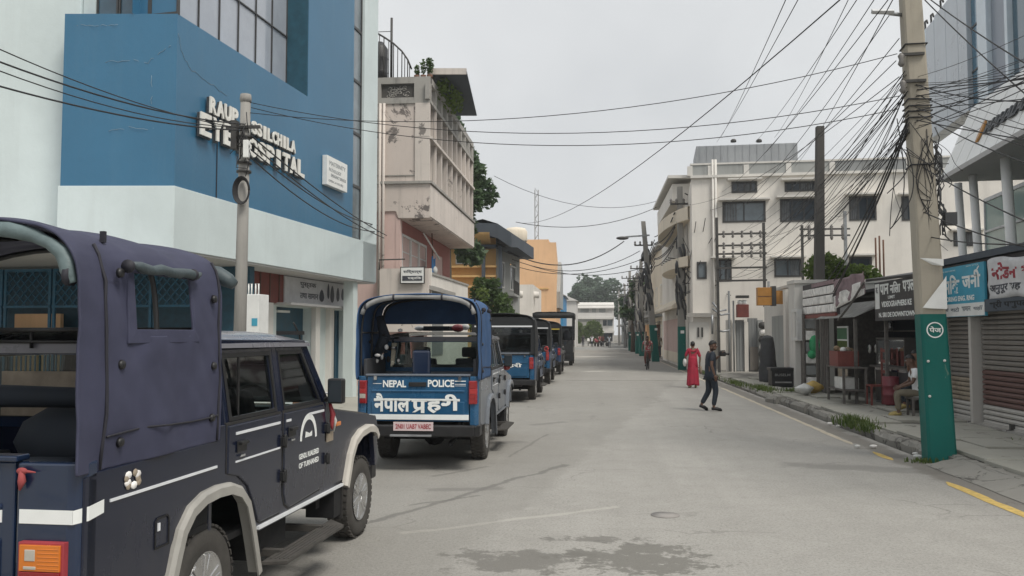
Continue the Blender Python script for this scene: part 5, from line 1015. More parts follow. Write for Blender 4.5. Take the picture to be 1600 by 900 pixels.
MB().box(-.25,20,-.16,.1,zp+.001,zp+.12).build('cornice','white_wall_two',wh)
xs = [pw(u,270)[0] for u in (1078,1110,1166,1232,1300,1420,1560)]
for k in range(len(xs)-1): MB().box(xs[k]+.12,xs[k+1]-.12,-.05,.1,zp+.12,zp+.62).build('parapet_panel','far_grey_wall' if k!=4 else 'grey_metal',wh); MB().box(xs[k]-.12,xs[k]+.12,-.09,.14,zp+.12,ztop+.05).build('parapet_post','white_wall_two',wh)
MB().box(xs[0],20,-.09,.12,zp+.62,zp+.70).build('parapet_cap','white_wall_two',wh)
g0 = pw(1088,256,2); g1 = pw(1246,223,2); mb = MB(); mb.box(g0[0],g1[0],2,5.5,zp,g1[1]); mb.build('roof_shed','grey_cladding',wh,bev=.01)
n = 14
for k in range(n): x = g0[0]+(g1[0]-g0[0])*(k+.5)/n; MB().box(x-.015,x+.015,1.98,2,zp+.3,g1[1]).build('cladding_rib','grey_cladding',wh)
for k,u in enumerate((1146,1186)): q = pw(u,219,2.5); MB().lathe([(.14,-.1),(.14,.0),(.08,.05),(0,.06)],(q[0],2.5,q[1]),'z',12).build('roof_vent','iron',wh)
for u,v0,r_ in ((1113,250,.05),(1117.5,250,.06)): q = pw(u,v0); MB().tube([(q[0],-.10,.2),(q[0],-.10,q[1])],r_,8).build('drain_pipe','white_wall_two',wh)
q0 = pw(1080,497); q1 = pw(1118,492); MB().box(q0[0]-.2,q1[0]+.1,-.3,0,q1[1]-.1,q1[1]+.08).build('ledge','weathered_concrete',wh)
MB().box(q0[0]-.1,q1[0]-.3,-.04,0,.1,q0[1]-.2).build('garage_door','white_wall_two',wh)
for u in (1091,1097): q = pw(u,515); MB().box(q[0]-.04,q[0]+.04,-.09,0,q[1]-.35,q[1]+.1).build('door_bolt','iron',wh)
# street side of the house with rounded balconies
XS = 4.75
mb = MB(); mb.box(XS,9,41.4,62,0,8.9,0); mb.box(XS+.4,9,42,60,8.9,9.9,0); mb.build('side_wall','white_wall',wh)
for o in [wh.children[-1]]: pass
sw = thing('balcony_house', 'cream and white house side with rounded balconies over a pink garage door', 'building', (0,0,0))
sd_ = [o for o in bpy.data.objects if o.name.startswith('side_wall') and o.parent == wh][0]; sd_.parent = sw
def balcony(zb, zt, y0, y1, bulge, mt):
    mb = MB(); n = 14; P = [(XS-.15-bulge*math.sin(math.pi*k/n)**.7, y0+(y1-y0)*k/n) for k in range(n+1)]
    vs = [(x,y,z) for x,y in P for z in (zb,zt)]; mb.add(vs,[(2*i,2*i+1,2*i+3,2*i+2) for i in range(n)]); mb.add([(x,y,zb) for x,y in P]+[(XS+.1,y1,zb),(XS+.1,y0,zb)],[tuple(range(n+3))]); mb.add([(x+.1,y,z) for x,y in P for z in (zb+.1,zt)],[(2*i,2*i+1,2*i+3,2*i+2) for i in range(n)]); mb.add([v for (x,y) in P for v in ((x,y,zt),(x+.1,y,zt))],[(2*i,2*i+1,2*i+3,2*i+2) for i in range(n)])
    b_ = mb.build('balcony', mt, sw, recalc=False); return b_
balcony(7.5, 8.15, 43.2, 57, .9, 'cream_wall'); balcony(5.2, 5.7, 43.4, 54, .8, 'cream_wall'); mb = MB(); mb.box(XS-.65,XS+.4,46,57,8.85,9.02); mb.box(XS-.65,XS-.55,46,57,9.02,9.75); mb.box(XS-.55,XS+.4,46,46.1,9.02,9.75); mb.build('balcony','white_wall',sw); MB().box(XS-.9,XS+.5,45.6,57.5,10.0,10.15).build('roof_slab','white_wall_two',sw)
mb = MB(); mb.prism([(XS+.05,3.9),(XS-.75,3.3),(XS-.75,3.15),(XS+.05,3.3)],'y',46,60); mb.build('canopy_hood','cream_wall',sw)
fs_ = lambda y, z, d: (XS-d, y, z)
for (y0,y1,z0,z1,pn) in ((45,46.6,6.0,7.5,'window_dark'),(48,49.4,6.0,7.6,'window_grey'),(51,52.5,6.0,7.5,'window_dark'),(44.8,45.6,3.9,5.0,'window_dark'),(47,48,4.0,5.1,'window_dark'),(50,51,4.0,5.1,'window_dark'),(55,56.4,6,7.5,'window_dark')): window(sw, fs_, y0,y1,z0,z1,.1,'frame_white',pn,(1,0),.07)
MB().box(XS-.05,XS,50,60.5,.15,2.7).build('garage_door','pink_clean',sw); MB().box(XS-.055,XS-.05,50,60.5,.15,.75).build('garage_skirt','cream_wall',sw)
MB().box(XS-.14,XS,47.6,48.6,.15,3.15).build('pillar','white_wall',sw)
for k in range(5): MB().bar((XS-.1-.15*(k%2),46.2+k*1.2,5.75),(XS-.9,46.2+k*1.2,5.85),.05).build('baluster','iron',sw)
for (y0,X0,Wd,D,h,mt,wn,lab) in ((63,4.9,5,14,8.2,'cream_wall',3,'cream three storey house past the rounded balconies'),(80,5.2,5,20,6.4,'far_grey_wall',3,'grey stained two storey house further down the right side'),(106,5.0,6,26,7.2,'far_wall',3,'pale far house on the right side of the street'),(140,4.9,6,24,6.0,'far_grey_wall',3,'last low grey building on the right side of the street')):
    t = thing('far_house', lab, 'building', (X0,y0,0)); mb = MB(); mb.box(0,Wd,0,D,0,h); mb.build('wall',mt,t); MB().box(-.4,Wd,-.2,D,h,h+.25).build('roof','weathered_concrete',t); MB().box(-.9,0,.5,D-.5,3.1,3.3).build('awning','grey_metal',t)
    for i in range(wn):
        for z in (1.0,4.0): window(t, lambda y,zz,d: (-d,y,zz), 1.2+i*D/wn,1.2+i*D/wn+1.6,z,z+1.5,.1,'frame_white','window_dark',(1,0),.08)
    window(t, lambda x,zz,d: (x,-d,zz), 1,2.4,4,5.4,.1,'frame_white','window_dark',(1,0),.08)
# ------------------------------------------------------------------ gates, switch boxes, steel insulator frame
t = thing('gate_wall', 'grey sheet metal gates between white pillars in front of the white house', 'gate', (0,0,0)); YG = 39.6
pg = lambda u, v, Y=YG: atY(u, v, Y)
for (u0,u1,v0,v1,mt,nm,dy) in ((1144,1149,505,578,'white_wall','pillar',0),(1150,1163,500,560,'grey_metal','sheet_panel',.1),(1164,1169,503,580,'white_wall','pillar',0),(1170,1184,497,580,'grey_metal','sheet_panel',.1),(1185,1192,500,580,'far_grey_wall','pillar',0),(1136,1144,500,578,'white_wall_two','pillar',.15)):
    a, c = pg(u0,v1), pg(u1,v0); MB().box(a.x,c.x,YG+dy,YG+dy+.12,.14,c.z).build(nm,mt,t)
    if nm == 'sheet_panel':
        k = a.x+.06
        while k < c.x: MB().box(k,k+.05,YG+dy-.025,YG+dy,.2,c.z).build('rib',mt,t); k += .13
a, c = pg(1172,578), pg(1184,542); MB().box(a.x,c.x,YG-.06,YG-.03,.2,c.z).build('lower_sheet','shutter_grey',t)
for k in range(7): q = pg(1190+1.2*(k%2),575-k*11); tag(MB().lathe([(.05,-.16),(.17,-.1),(.2,0),(.17,.1),(.08,.17)],n=12).build('clay_pot',('iron','stone_pale')[k%2],loc=(q.x,YG-.3,q.z)), 'dark and pale round pots stacked in a column at the grey gate', 'pot', 'pots stacked at the gate')
for (u,v0,v1,r_) in ((1138,455,575,.05),(1145,470,520,.04),(1200,440,580,.06)): q = pg(u,v0); tag(MB().tube([(q.x,YG-.15,.15),(q.x,YG-.15,q.z)],r_,8).build('standpipe','grey_metal'), {1138:'pale vertical pipe beside the insulator frame at the white house',1145:'short pale vertical pipe left of the reddish junction box',1200:'grey vertical pipe behind the covered stack'}[u], 'pipe')
t = thing('junction_box', 'reddish brown junction box with two white lamps above the gates', 'electrical box', (0,0,0)); a, c = pg(1150,496), pg(1168,476); MB().box(a.x,c.x,YG-.35,YG,a.z,c.z).build('casing','wood_red',t,bev=.02)
for u in (1155,1162): q = pg(u,472); MB().lathe([(.1,-.16),(.12,0),(.08,.08),(0,.08)],(q.x,YG-.2,q.z),'z',12).build('lamp','sign_white',t)
a, c = pg(1149,466), pg(1168,462); MB().box(a.x,c.x,YG-.4,YG,a.z,c.z).build('hood','iron',t)
t = thing('insulator_frame', 'tall steel frame of two posts and insulator crossbars before the white house', 'steel frame', (0,0,0)); YI = 38.5; pi_ = lambda u, v: atY(u, v, YI)
a = pi_(1121,340); c = pi_(1193,348); x0, x1 = a.x, c.x
MB().bar((x0,YI,.1),(x0-.04,YI,a.z),.11).build('post','iron',t); MB().bar((x1,YI,3.0),(x1,YI,c.z),.11).build('post','iron',t)
for v, e in ((366,.0),(384,.0),(397,.0),(419,.0),(439,.2)):
    z = pi_(1150,v).z; br = MB().bar((x0-.1,YI-.05,z),(x1+.1,YI-.05,z+.03),.07,.08).build('crossbar','iron',t)
    for k in range(5):
        x = x0+.25+(x1-x0-.4)*k/4
        if v in (384,397,366): MB().lathe([(.03,-.16),(.07,-.1),(.04,-.05),(.07,0),(.04,.05),(.07,.1),(.02,.16)],(x,YI-.05,z),'z',8).build('insulator','insulator',br)
for k,(u,v,u2,v2) in enumerate(((1113,472,1135,484),(1113,482,1140,490),(1120,516,1140,516),(1113,492,1113,520))): MB().tube([pi_(u,v),pi_((u+u2)/2,max(v,v2)+2),pi_(u2,v2)],.05,6).build('conduit','steel',t)
t = thing('steel_bracket', 'second smaller steel insulator frame beside the grey pole', 'steel frame', (0,0,0))
a, c = pi_(1253,352), pi_(1320,330); MB().bar((a.x,YI,2.5),(a.x,YI,a.z),.1).build('post','iron',t); MB().bar((c.x,YI,2.5),(c.x,YI,c.z),.12).build('post','steel',t)
for v in (358,368):
    z = pi_(1280,v).z; MB().bar((a.x-.1,YI,z),(c.x+.2,YI,z),.07).build('crossbar','iron',t)
    for k in range(4): x = a.x+.3+(c.x-a.x-.4)*k/3; MB().lathe([(.03,-.2),(.08,-.1),(.04,0),(.08,.1),(.02,.2)],(x,YI,z),'z',8).build('insulator','insulator',t)
for u in (1368,1374,1380): t2 = thing('reinforcement_bar', 'thin rusty rods sticking up over the kiosk roof', 'rod', (0,0,0), 0, 'rusty rods over the kiosk roof'); q = atY(u,375,30); MB().tube([(q.x,30,3),(q.x,30,q.z+.15*random.random())],.03,5).build('rod','rusty_metal',t2)
# ------------------------------------------------------------------ small white house, lightbox, bins
t = thing('small_white_house', 'small white single storey house with narrow barred window and brown door', 'building', (0,0,0)); XH = 6.35
za = atX(1240,445,XH).z; ye0 = 28.3; yd0, yd1 = atX(1213,520,XH+.7).y, atX(1231,520,XH).y
mb = MB(); mb.box(XH,9.5,ye0,yd1-.2,.1,3.45); mb.prism([(XH-.02,.1),(XH+.3,.1),(XH+.3,3.3),(XH-.02,3.3)],'y',ye0-.02,ye0+.5); mb.box(XH+.6,9.5,yd1-.2,36.5,.1,3.5); mb.build('wall','white_wall_two',t)
MB().box(XH-.04,9.6,ye0-.06,yd1-.15,3.45,3.56).build('roof','white_wall_two',t); MB().box(XH+.55,9.6,yd1-.15,36.6,3.5,3.6).build('roof','white_wall_two',t)
wy0, wy1 = atX(1247,500,XH).y, atX(1237,500,XH).y; w_ = window(t, lambda y,z,d: (XH-d,y,z), wy0,wy1,1.62,2.62,.12,'frame_white','window_dark',(2,0),.1)
dr = MB(); dr.box(XH+.55,XH+.6,yd1+.4,yd1+1.5,.3,2.6); dr = dr.build('door','wood_brown',t); MB().box(XH+.5,XH+.56,yd1+1.3,yd1+1.4,1.1,1.3).build('handle','bag_white',dr)
MB().box(XH+.2,XH+.6,yd1,yd1+2.2,.14,.32).build('door_step','weathered_concrete',t); MB().box(XH+.3,XH+.62,yd1+1.7,yd1+2.1,.2,3.4).build('corner_pillar','white_wall',t)
MB().box(XH+.4,XH+.58,yd1+2.6,yd1+4.6,.2,2.5).build('shutter','far_grey_wall',t)
t = thing('orange_lightbox', 'brown orange lightbox sign jutting from the small white house', 'sign', (0,0,0)); YL = 32.5
a, m_, c = atY(1184,478,YL), atY(1206,447,YL), atY(1213,475,YL); mb = MB(); mb.box(a.x,m_.x,YL,YL+.3,a.z+.02,atY(1195,449,YL).z); mb.build('face','sign_orange',t,bev=.01); MB().box(m_.x,c.x,YL-.02,YL+.32,a.z-.0,m_.z).build('edge','frame_dark',t); e = atY(1232,454,YL); MB().box(c.x,e.x,YL+.02,YL+.28,c.z,e.z).build('side_box','sign_orange',t); MB().box(a.x,m_.x,YL-.008,YL,(a.z+m_.z)/2-.02,(a.z+m_.z)/2).build('seam','frame_brown',t)
t = thing('covered_stack', 'tall dark tarpaulin covered stack on the pavement beside the brown door', 'stack', tuple(atZ(1200,597,.15)))
mb = MB(); mb.grid(lambda a,c: (lambda r_,th: (r_*math.cos(th), r_*.9*math.sin(th), c*1.55))(.30+.06*noise.noise((a*6,c*4,2))-.1*c*c, a*6.2832), 18, 9); mb.ball((0,0,1.5),(.22,.2,.14)); mb.build('tarpaulin','tarp_grey',t,recalc=False)
t = thing('dark_bin', 'low dark bin with white lettering on the pavement by the small white house', 'bin', tuple(atZ(1222,603,.15)))
mb = MB(); mb.box(-.38,.42,-.3,.3,0,.52,0); mb.box(-.42,.46,-.34,.34,.50,.60,0); mb.build('body','black_plastic',t,bev=.02); mb = MB(); fm = lambda x,z,d: (x,-.305-d,z); mb.text('BUSELM', fm, -.28,.20,.33,.41,.004,0,.01); mb.box(-.28,.24,-.31,-.302,.11,.155); mb.build('lettering','canopy_sheet',t,recalc=False)
t = thing('goods_rack', 'narrow rack of grey boxes with a green bag beside the kiosk', 'rack', tuple(atZ(1266,606,.15)))
for k in range(6): MB().box(-.16,.20,-.2,.2,.05+k*.36,.34+k*.36).build('box',('stone_pale','grey_metal')[k%2],t,bev=.02)
mb = MB(); mb.ball((.1,-.22,1.35),(.17,.12,.3)); mb.ball((.02,-.22,1.05),(.14,.1,.14)); mb.build('green_bag','bag_green',t)
for s in (-.2,.24): MB().box(s-.02,s+.02,-.22,.22,0,2.3).build('upright','wood_grey',t)
for k,(u,v,mt,r_,lab) in enumerate(((1257,612,'bag_white',.20,'crumpled white rubbish bag on the pavement beside the kiosk'),(1271,610,'bag_yellow',.23,'yellowish rubbish sack leaning beside the white bag'))):
    p = atZ(u,v+5,.15); t = thing('rubbish_bag', lab, 'bag', tuple(p)); mb = MB(); mb.grid(lambda a,c: (lambda rr,th,h: (rr*math.cos(th)*1.2, rr*math.sin(th), h))(r_*math.sin(math.pi*min(.97,c*.93+.04))*(1+.35*noise.noise((math.cos(a*6.283)*2,math.sin(a*6.283)*2,c*4+k*7))), a*6.2832, .0+c*r_*1.6), 20, 10); mb.build('sack',mt,t,recalc=False)
# ------------------------------------------------------------------ kiosk
XK = 6.6
ks = thing('kiosk', 'dark open front roadside kiosk with white sheet canopy and posts', 'kiosk', (0,0,0))
yA, yB = 18.75, 26.2
mb = MB(); mb.box(8.4,8.5,yA,yB,.12,3.2); mb.build('back_wall','dark_cloth',ks); MB().box(7.0,8.5,yB,yB+.08,.12,2.9).build('end_wall','wood_grey',ks); MB().box(7.3,8.5,yA-.08,yA,.12,2.9).build('end_wall','dark_cloth',ks)
mb = MB(); mb.add([(6.55,yA-.2,3.05),(8.9,yA-.2,3.42),(8.9,22.6,3.5),(6.55,22.6,3.15)],[(0,1,2,3)]); mb.build('tarpaulin_roof','sign_black',ks,solid=.06,recalc=False)
MB().box(7.45,8.9,22.4,28.4,2.98,3.06).build('roof','sign_black',ks)
A = atX(1273,499,6.35); B_ = atX(1335,501,6.35); mb = MB(); mb.grid(lambda a,c: (6.35+c*1.05, A.y+(B_.y-A.y)*a+(c*.9*(1-a)*.0), A.z+.0+c*.46-.05*math.sin(a*math.pi)*math.sin(c*math.pi)), 10, 8); mb.build('sheet_canopy','canopy_sheet',ks,solid=.015,recalc=False)
for (x,y,z) in ((6.38,A.y-.1,2.28),(6.38,B_.y+.05,2.2),(7.2,yA+.1,3.1),(6.75,20.9,3.0)): MB().bar((x,y,.13),(x,y,z),.07).build('post','wood_grey',ks)
for k in range(10): y = 25.5+k*.09; MB().box(6.62+.015*(k%2),6.66+.015*(k%2),y,y+.085,.13,2.3).build('wall_board','wood_grey',ks)
mb = MB(); mb.box(7.0,7.6,19.2,22.6,.13,1.02); mb.build('counter','navy_paint',ks,bev=.01); MB().box(6.9,7.7,19.1,22.7,1.02,1.06).build('counter_top','wood_grey',ks)
for k in range(4): MB().box(6.985,7.0,19.3+k*.82,20.05+k*.82,.2,.95).build('counter_panel','sign_black',ks)
for z in (1.5,1.9,2.3): MB().box(8.0,8.4,19,25.5,z,z+.03).build('shelf','wood_grey',ks)
mb = MB(); mb.ring([(6.98,20.4,1.06),(6.98,22.4,1.06),(6.98,22.4,1.75),(6.98,20.4,1.75)],[(6.98,20.45,1.10),(6.98,22.35,1.10),(6.98,22.35,1.70),(6.98,20.45,1.70)],(.5,0,0)); gc = mb.build('glass_case','iron',ks); MB().quad((7.0,20.45,1.1),(7.0,22.35,1.1),(7.0,22.35,1.7),(7.0,20.45,1.7)).build('pane','dark_glass',gc,recalc=False)
for k in range(26):
    y = random.uniform(19.2,25.3); z = (1.53,1.93,2.33)[k%3]; h_ = random.uniform(.12,.26); mt = ('snack_mixed','pot_steel','bag_white','wood_red','green_stuff','tan_stuff')[k%6]
    tag(MB().lathe([(.06,0),(.07,h_*.3),(.07,h_*.8),(.04,h_),(0,h_)],n=10).build('jar',mt,loc=(8.2,y,z)), 'small jar or packet on the dark kiosk shelves', 'jar', 'jars on the kiosk shelves')
for k,(y,z,r_) in enumerate(((20.7,1.22,.14),(21.3,1.2,.16),(21.9,1.2,.13))): tag(MB().lathe([(.02,0),(r_*.8,.03),(r_,.14),(r_*.9,.14),(r_*.7,.05)],n=16).build('bowl','pot_steel',loc=(7.2,y,z-.12)), 'steel bowl in the glass case of the kiosk', 'bowl', 'bowls in the kiosk glass case')
q = atX(1352,503,6.75)
for (u,v,lab) in ((1359,545,'round steel pot lid hanging left in the kiosk'),(1369,545,'round steel pan hanging right in the kiosk'),(1396,548,'steel kettle hanging at the kiosk')): q = atX(u,v,7.1); tag(MB().lathe([(0,.03),(.09,.02),(.12,0),(.1,-.02),(0,-.02)],ax='x',n=16).build('pan','pot_steel',loc=tuple(q)), lab, 'pan')
t = thing('drum', 'dark red metal drum standing in front of the kiosk counter', 'drum', tuple(atX(1393,632,6.85))); q = atX(1393,588,6.85); h_ = q.z-t.location.z; MB().lathe([(.19,0),(.2,.02),(.19,h_*.33),(.205,h_*.35),(.19,h_*.37),(.19,h_*.65),(.205,h_*.67),(.19,h_*.69),(.2,h_-.02),(.18,h_),(0,h_-.02)],n=20).build('barrel','drum_red',t)
# table with wooden box and chair
tp = atX(1312,556,6.25); t = thing('stall_table', 'small dark wooden table under the kiosk canopy', 'table', (6.25,22.4,.15)); 
MB().box(-.3,.3,-.75,.75,.84,.88).build('tabletop','wood_grey',t)
for sx in (-.26,.26):
    for sy in (-.7,.7): MB().bar((sx,sy,0),(sx,sy,.84),.055).build('leg','wood_grey',t)
MB().box(-.26,.26,-.7,.7,.30,.33).build('lower_shelf','wood_grey',t)
t = thing('white_crate', 'white box on the lower shelf of the stall table', 'box', (6.25,22.4,.48)); MB().box(-.2,.2,-.35,.35,0,.28).build('box','bag_white',t,bev=.01)
t = thing('wooden_box', 'reddish wooden box of snacks standing on the stall table', 'box', (6.25,22.6,1.03)); mb = MB(); mb.ring([(-.25,-.4,0),(.25,-.4,0),(.25,.4,0),(-.25,.4,0)],[(-.22,-.37,0),(.22,-.37,0),(.22,.37,0),(-.22,.37,0)],(0,0,.38)); mb.box(-.24,.24,-.39,.39,.0,.02); mb.build('box','wood_red',t)
for k in range(10): MB().ball((random.uniform(-.15,.15),random.uniform(-.3,.3),.38+random.random()*.06),random.uniform(.05,.09),8).build('snack',('snack_mixed','bag_white','tan_stuff')[k%3],t)
t = thing('wooden_chair', 'dark reddish wooden chair behind the stall table', 'chair', (6.7,21.5,.15)); MB().box(-.2,.2,-.2,.2,.44,.48).build('seat','wood_red',t)
for sx in (-.18,.18):
    for sy in (-.18,.18): MB().bar((sx,sy,0),(sx,sy,.44 if sx<0 else 1.35),.04).build('leg','wood_red',t)
for z in (.75,1.0,1.25): MB().box(.16,.2,-.18,.18,z,z+.07).build('back_slat','wood_red',t)
t = thing('picture_panel', 'tall panel of green and tan pictures at the kiosk end', 'poster', (0,0,0)); y0, y1 = 24.2, 25.2; MB().box(6.8,6.83,y0,y1,.6,2.05).build('board','sign_white',t)
for k,mt in enumerate(('tan_stuff','green_stuff','leaf_bright','green_stuff')): MB().box(6.79,6.80,y0+.04,y1-.04,.64+k*.35,.95+k*.35).build('picture',mt,t)
# painted stone panel, banners, black sign
t = thing('stone_panel', 'panel of pale painted stones with red strips above the kiosk end', 'sign', (0,0,0)); y0, y1 = 24.35, 28.2
MB().box(6.58,6.66,y0,y1,2.38,3.36).build('backing','stone_dark',t)
for r_ in range(3):
    y = y0+.03+(r_%2)*.3
    while y < y1-.15: L = min(random.uniform(.55,.95), y1-y-.03); mb = MB(); mb.box(6.54,6.6,y,y+L-.05,2.44+r_*.265,2.67+r_*.265); mb.build('stone','stone_pale',t,bev=.03); y += L
for (a,c,z) in ((y0,y1-1.3,3.28),(y0,y1,2.36)): MB().box(6.53,6.6,a,c,z-.05,z+.06).build('red_strip','banner_pink' if z>3 else 'wood_red',t)
t = thing('torn_banner', 'crumpled pinkish grey banner hung beside the painted stone panel', 'banner', (0,0,0)); mb = MB(); mb.grid(lambda a,c: (6.50+.05*math.sin(a*17)*c+.04*noise.noise((a*5,c*5,1)), 24.3-a*2.75, 2.52+.30*a+c*(.78-.25*a)+.04*noise.noise((a*4,c*3,4))), 24, 8); mb.build('cloth','banner_pink',t,solid=.01,recalc=False); mb = MB(); mb.grid(lambda a,c: (6.485+.05*math.sin(a*15)*c, 24.3-a*2.7, 2.50+.30*a+c*.36), 20, 4); mb.build('grey_print','stone_pale',t,solid=.008,recalc=False)
MB().tube([(6.45,21.5,3.08),(6.4,22.4,2.6),(6.35,23.4,2.2)],.03,6).build('pole','wood_grey',t)
t = thing('black_sign', 'black kiosk sign board with white lettering beside the concrete pole', 'sign', (0,0,0)); XB = 6.58
q0, q1 = atX(1366,440,XB), atX(1369,503,XB); yL = q0.y; yR = 17.9; MB().box(XB,XB+.06,yR,yL,2.14,3.04).build('board','sign_black',t,bev=.01)
fm = lambda y,z,d: (XB-.002-d, yL-y, z); mb = MB(); mb.box(XB-.008,XB,yL-.36,yL-.06,2.42,3.0); mb.build('white_field','sign_white',t)
mb = MB(); mb.text('क.', lambda y,z,d: (XB-.009-d,yL-y,z), .12,.28,2.78,2.92,.002,0,.02); mb.build('lettering','ink_dark',t,recalc=False)
mb = MB(); mb.text('पान', fm, .42,1.0,2.74,2.98,.004,0,.03); mb.build('lettering','tape_white',t,recalc=False); mb = MB(); mb.text('निला', fm, 1.1,1.75,2.74,3.0,.004,0,.03); mb.build('lettering','tape_white',t,recalc=False); mb = MB(); mb.text('पसल', fm, 1.9,2.6,2.74,2.98,.004,0,.03); mb.build('lettering','tape_white',t,recalc=False); mb = MB(); mb.text('LIMIT', fm, .95,1.4,2.63,2.70,.003,0,.02); mb.build('lettering','tape_white',t,recalc=False); mb = MB(); mb.text('VIDEOGRAPHERS KE', fm, .5,2.4,2.45,2.58,.003,0,.03); mb.build('lettering','tape_white',t,recalc=False); mb = MB(); mb.text('N. SRI DE DOWNTOWN', fm, .3,2.6,2.22,2.33,.003,0,.03); mb.build('lettering','tape_white',t,recalc=False)
t = thing('roof_bush', 'bright green bush growing behind the kiosk roof beside the grey pole', 'plant', (7.6,29.5,3.0)); mb = MB(); leaves(mb,(0,0,1.0),(.7,.6,.55),1100,.09); leaves(mb,(1.0,0,.75),(.8,.6,.4),1000,.09); leaves(mb,(.5,0,.5),(1.2,.6,.4),700,.09); mb.build('foliage','leaf_bright',t,recalc=False); mb = MB(); mb.tube([(0,0,-2.8),(.1,0,.6)],.05,6); mb.tube([(.1,0,0),(1.0,0,.7)],.03,5); mb.build('stem','bark',t)
# ------------------------------------------------------------------ shop row with rolling shutters
XR = 7.1
sr = thing('shop_row', 'dark single storey shop row with rolling shutters closed', 'building', (0,0,0))
mb = MB(); mb.box(XR+.25,9.2,9.2,18.72,.1,3.2); mb.build('wall','grey_shade_wall',sr); MB().box(XR-.12,9.3,9.1,18.9,3.22,3.34).build('roof_slab','slate_roof',sr)
MB().box(XR-.06,XR+.26,9.2,18.7,2.25,3.2).build('header','sign_black',sr); MB().box(XR-.02,XR+.2,9.2,18.7,.1,.17).build('threshold','weathered_concrete',sr)
for y in (18.55,17.06,11.6): MB().box(XR-.05,XR+.28,y,y+.12,.16,2.25).build('post','shutter_pale',sr)
def shutter(y0, y1, mt, lock):
    s_ = MB(); s_.box(XR+.16,XR+.18,y0,y1,.17,2.25); s_ = s_.build('shutter','under_black',sr); z = .17; k = 0
    src = None
    while z < 2.24:
        m_ = mt[0] if z < .46 else mt[1] if z < mt[3] else mt[2]
        mb = MB(); mb.prism([(XR+.15,z),(XR+.11,z+.012),(XR+.10,z+.05),(XR+.13,z+.082),(XR+.15,z+.085)],'y',y0+.01,y1-.01); mb.build('slat',m_,s_); z += .092
    MB().box(XR+.08,XR+.17,y0,y1,.165,.20).build('bottom_bar','shutter_pale',s_)
    for y in lock: mb = MB(); mb.box(XR+.03,XR+.1,y-.03,y+.03,.18,.28); mb.tube([(XR+.05,y,.18),(XR-.02,y+.02,.16)],.02,6); mb.build('padlock','iron',s_)
shutter(17.2, 18.5, ('shutter_pale','tan_stuff','shutter_grey',.95), (17.35,)); shutter(11.75, 17.0, ('shutter_pale','shutter_brown','shutter_grey',1.15), (15.8,)); shutter(9.3, 11.5, ('shutter_pale','shutter_grey','shutter_grey',1.1), (10,))
t = thing('blue_sign', 'light blue shop sign board with white lettering beside the concrete pole', 'sign', (0,0,0)); XB = 6.98; y0, y1 = 16.28, 18.4
MB().box(XB,XB+.05,y0,y1,2.17,3.15,0).build('board','sign_blue',t,bev=.006); MB().box(XB-.008,XB,y0+.01,y1-.01,2.18,2.42).build('white_band','sign_white',t)
fm = lambda y,z,d: (XB-.001-d,y1-y,z); L = y1-y0; mb = MB(); mb.text('टामिक', fm, .02,.50*L,2.62,2.99,.005,0,.03); mb.text('जनी', fm, .56*L,.93*L,2.70,3.03,.005,0,.03); mb.add([fm(a,c,.005) for a,c in ((.86*L,3.04),(.90*L,3.09),(.92*L,3.08),(.88*L,3.02))],[(0,1,2,3)])
mb.text('TAILORING ENG. RNG', fm, .05*L,.80*L,2.47,2.57,.004,0,.03); mb.build('lettering','tape_white',t,recalc=False)
mb = MB(); mb.text('SUITING AND SHIRTING', fm, .04*L,.42*L,3.06,3.09,.004,0,.02); mb.text('NEW STYLE', fm, .65*L,.9*L,3.10,3.13,.004,0,.02); mb.build('small_print','pale_blue_print',t,recalc=False)
mb = MB(); f2 = lambda y,z,d: (XB-.009-d,y1-y,z)
for k,s_ in enumerate(('पहिलो','बाटो','सामान','यहाँ')): mb.text(s_, f2, (.06+.24*k)*L,(.06+.24*k+.19)*L,2.27,2.36,.002,0,.03)
mb.build('small_print','ink_grey',t,recalc=False)
t = thing('cloth_banner', 'white cloth banner with dark red lettering hung over the brown shutter', 'banner', (0,0,0)); y0, y1 = 13.9, 16.12
def cb(a, c): return (6.99-.03*noise.noise((a*6,c*4,2))-.02*math.sin(a*20)*c, y1-a*(y1-y0)+.03*c*(1-a), 2.45+c*.70+.035*math.sin(a*9)*c-.02*math.sin(a*11)*(1-c))
mb = MB(); mb.grid(cb, 30, 8); mb.build('cloth','banner_cloth',t,solid=.006,recalc=False)
def onb(y, z, d): q = cb(y/(y1-y0), (z-2.45)/.70); return (q[0]-.006-d, q[1], q[2])
mb = MB(); mb.text('नोडन', onb, .18,1.05,2.78,3.06,.002,0,.035); mb.text('सेवा', onb, 1.2,1.9,2.78,3.06,.002,0,.035); mb.build('lettering','sign_red',t,recalc=False); mb = MB(); mb.text('अनुपूर सह', onb, .06,1.15,2.54,2.70,.002,0,.03); mb.text('काठमाडौँ', onb, 1.25,2.1,2.54,2.70,.002,0,.03); mb.build('lettering','ink_dark',t,recalc=False)
t = thing('header_sign', 'dark long shop sign with faint script above the brown shutter', 'sign', (0,0,0)); MB().box(XR-.12,XR-.07,11.6,16.3,2.24,2.46).build('board','slate_roof',t); mb = MB(); mb.text('श्री पशुपति भण्डार', lambda y,z,d: (XR-.121-d,16.2-y,z), .1,2.6,2.27,2.43,.003,0,.02); mb.build('lettering','under_black',t,recalc=False)
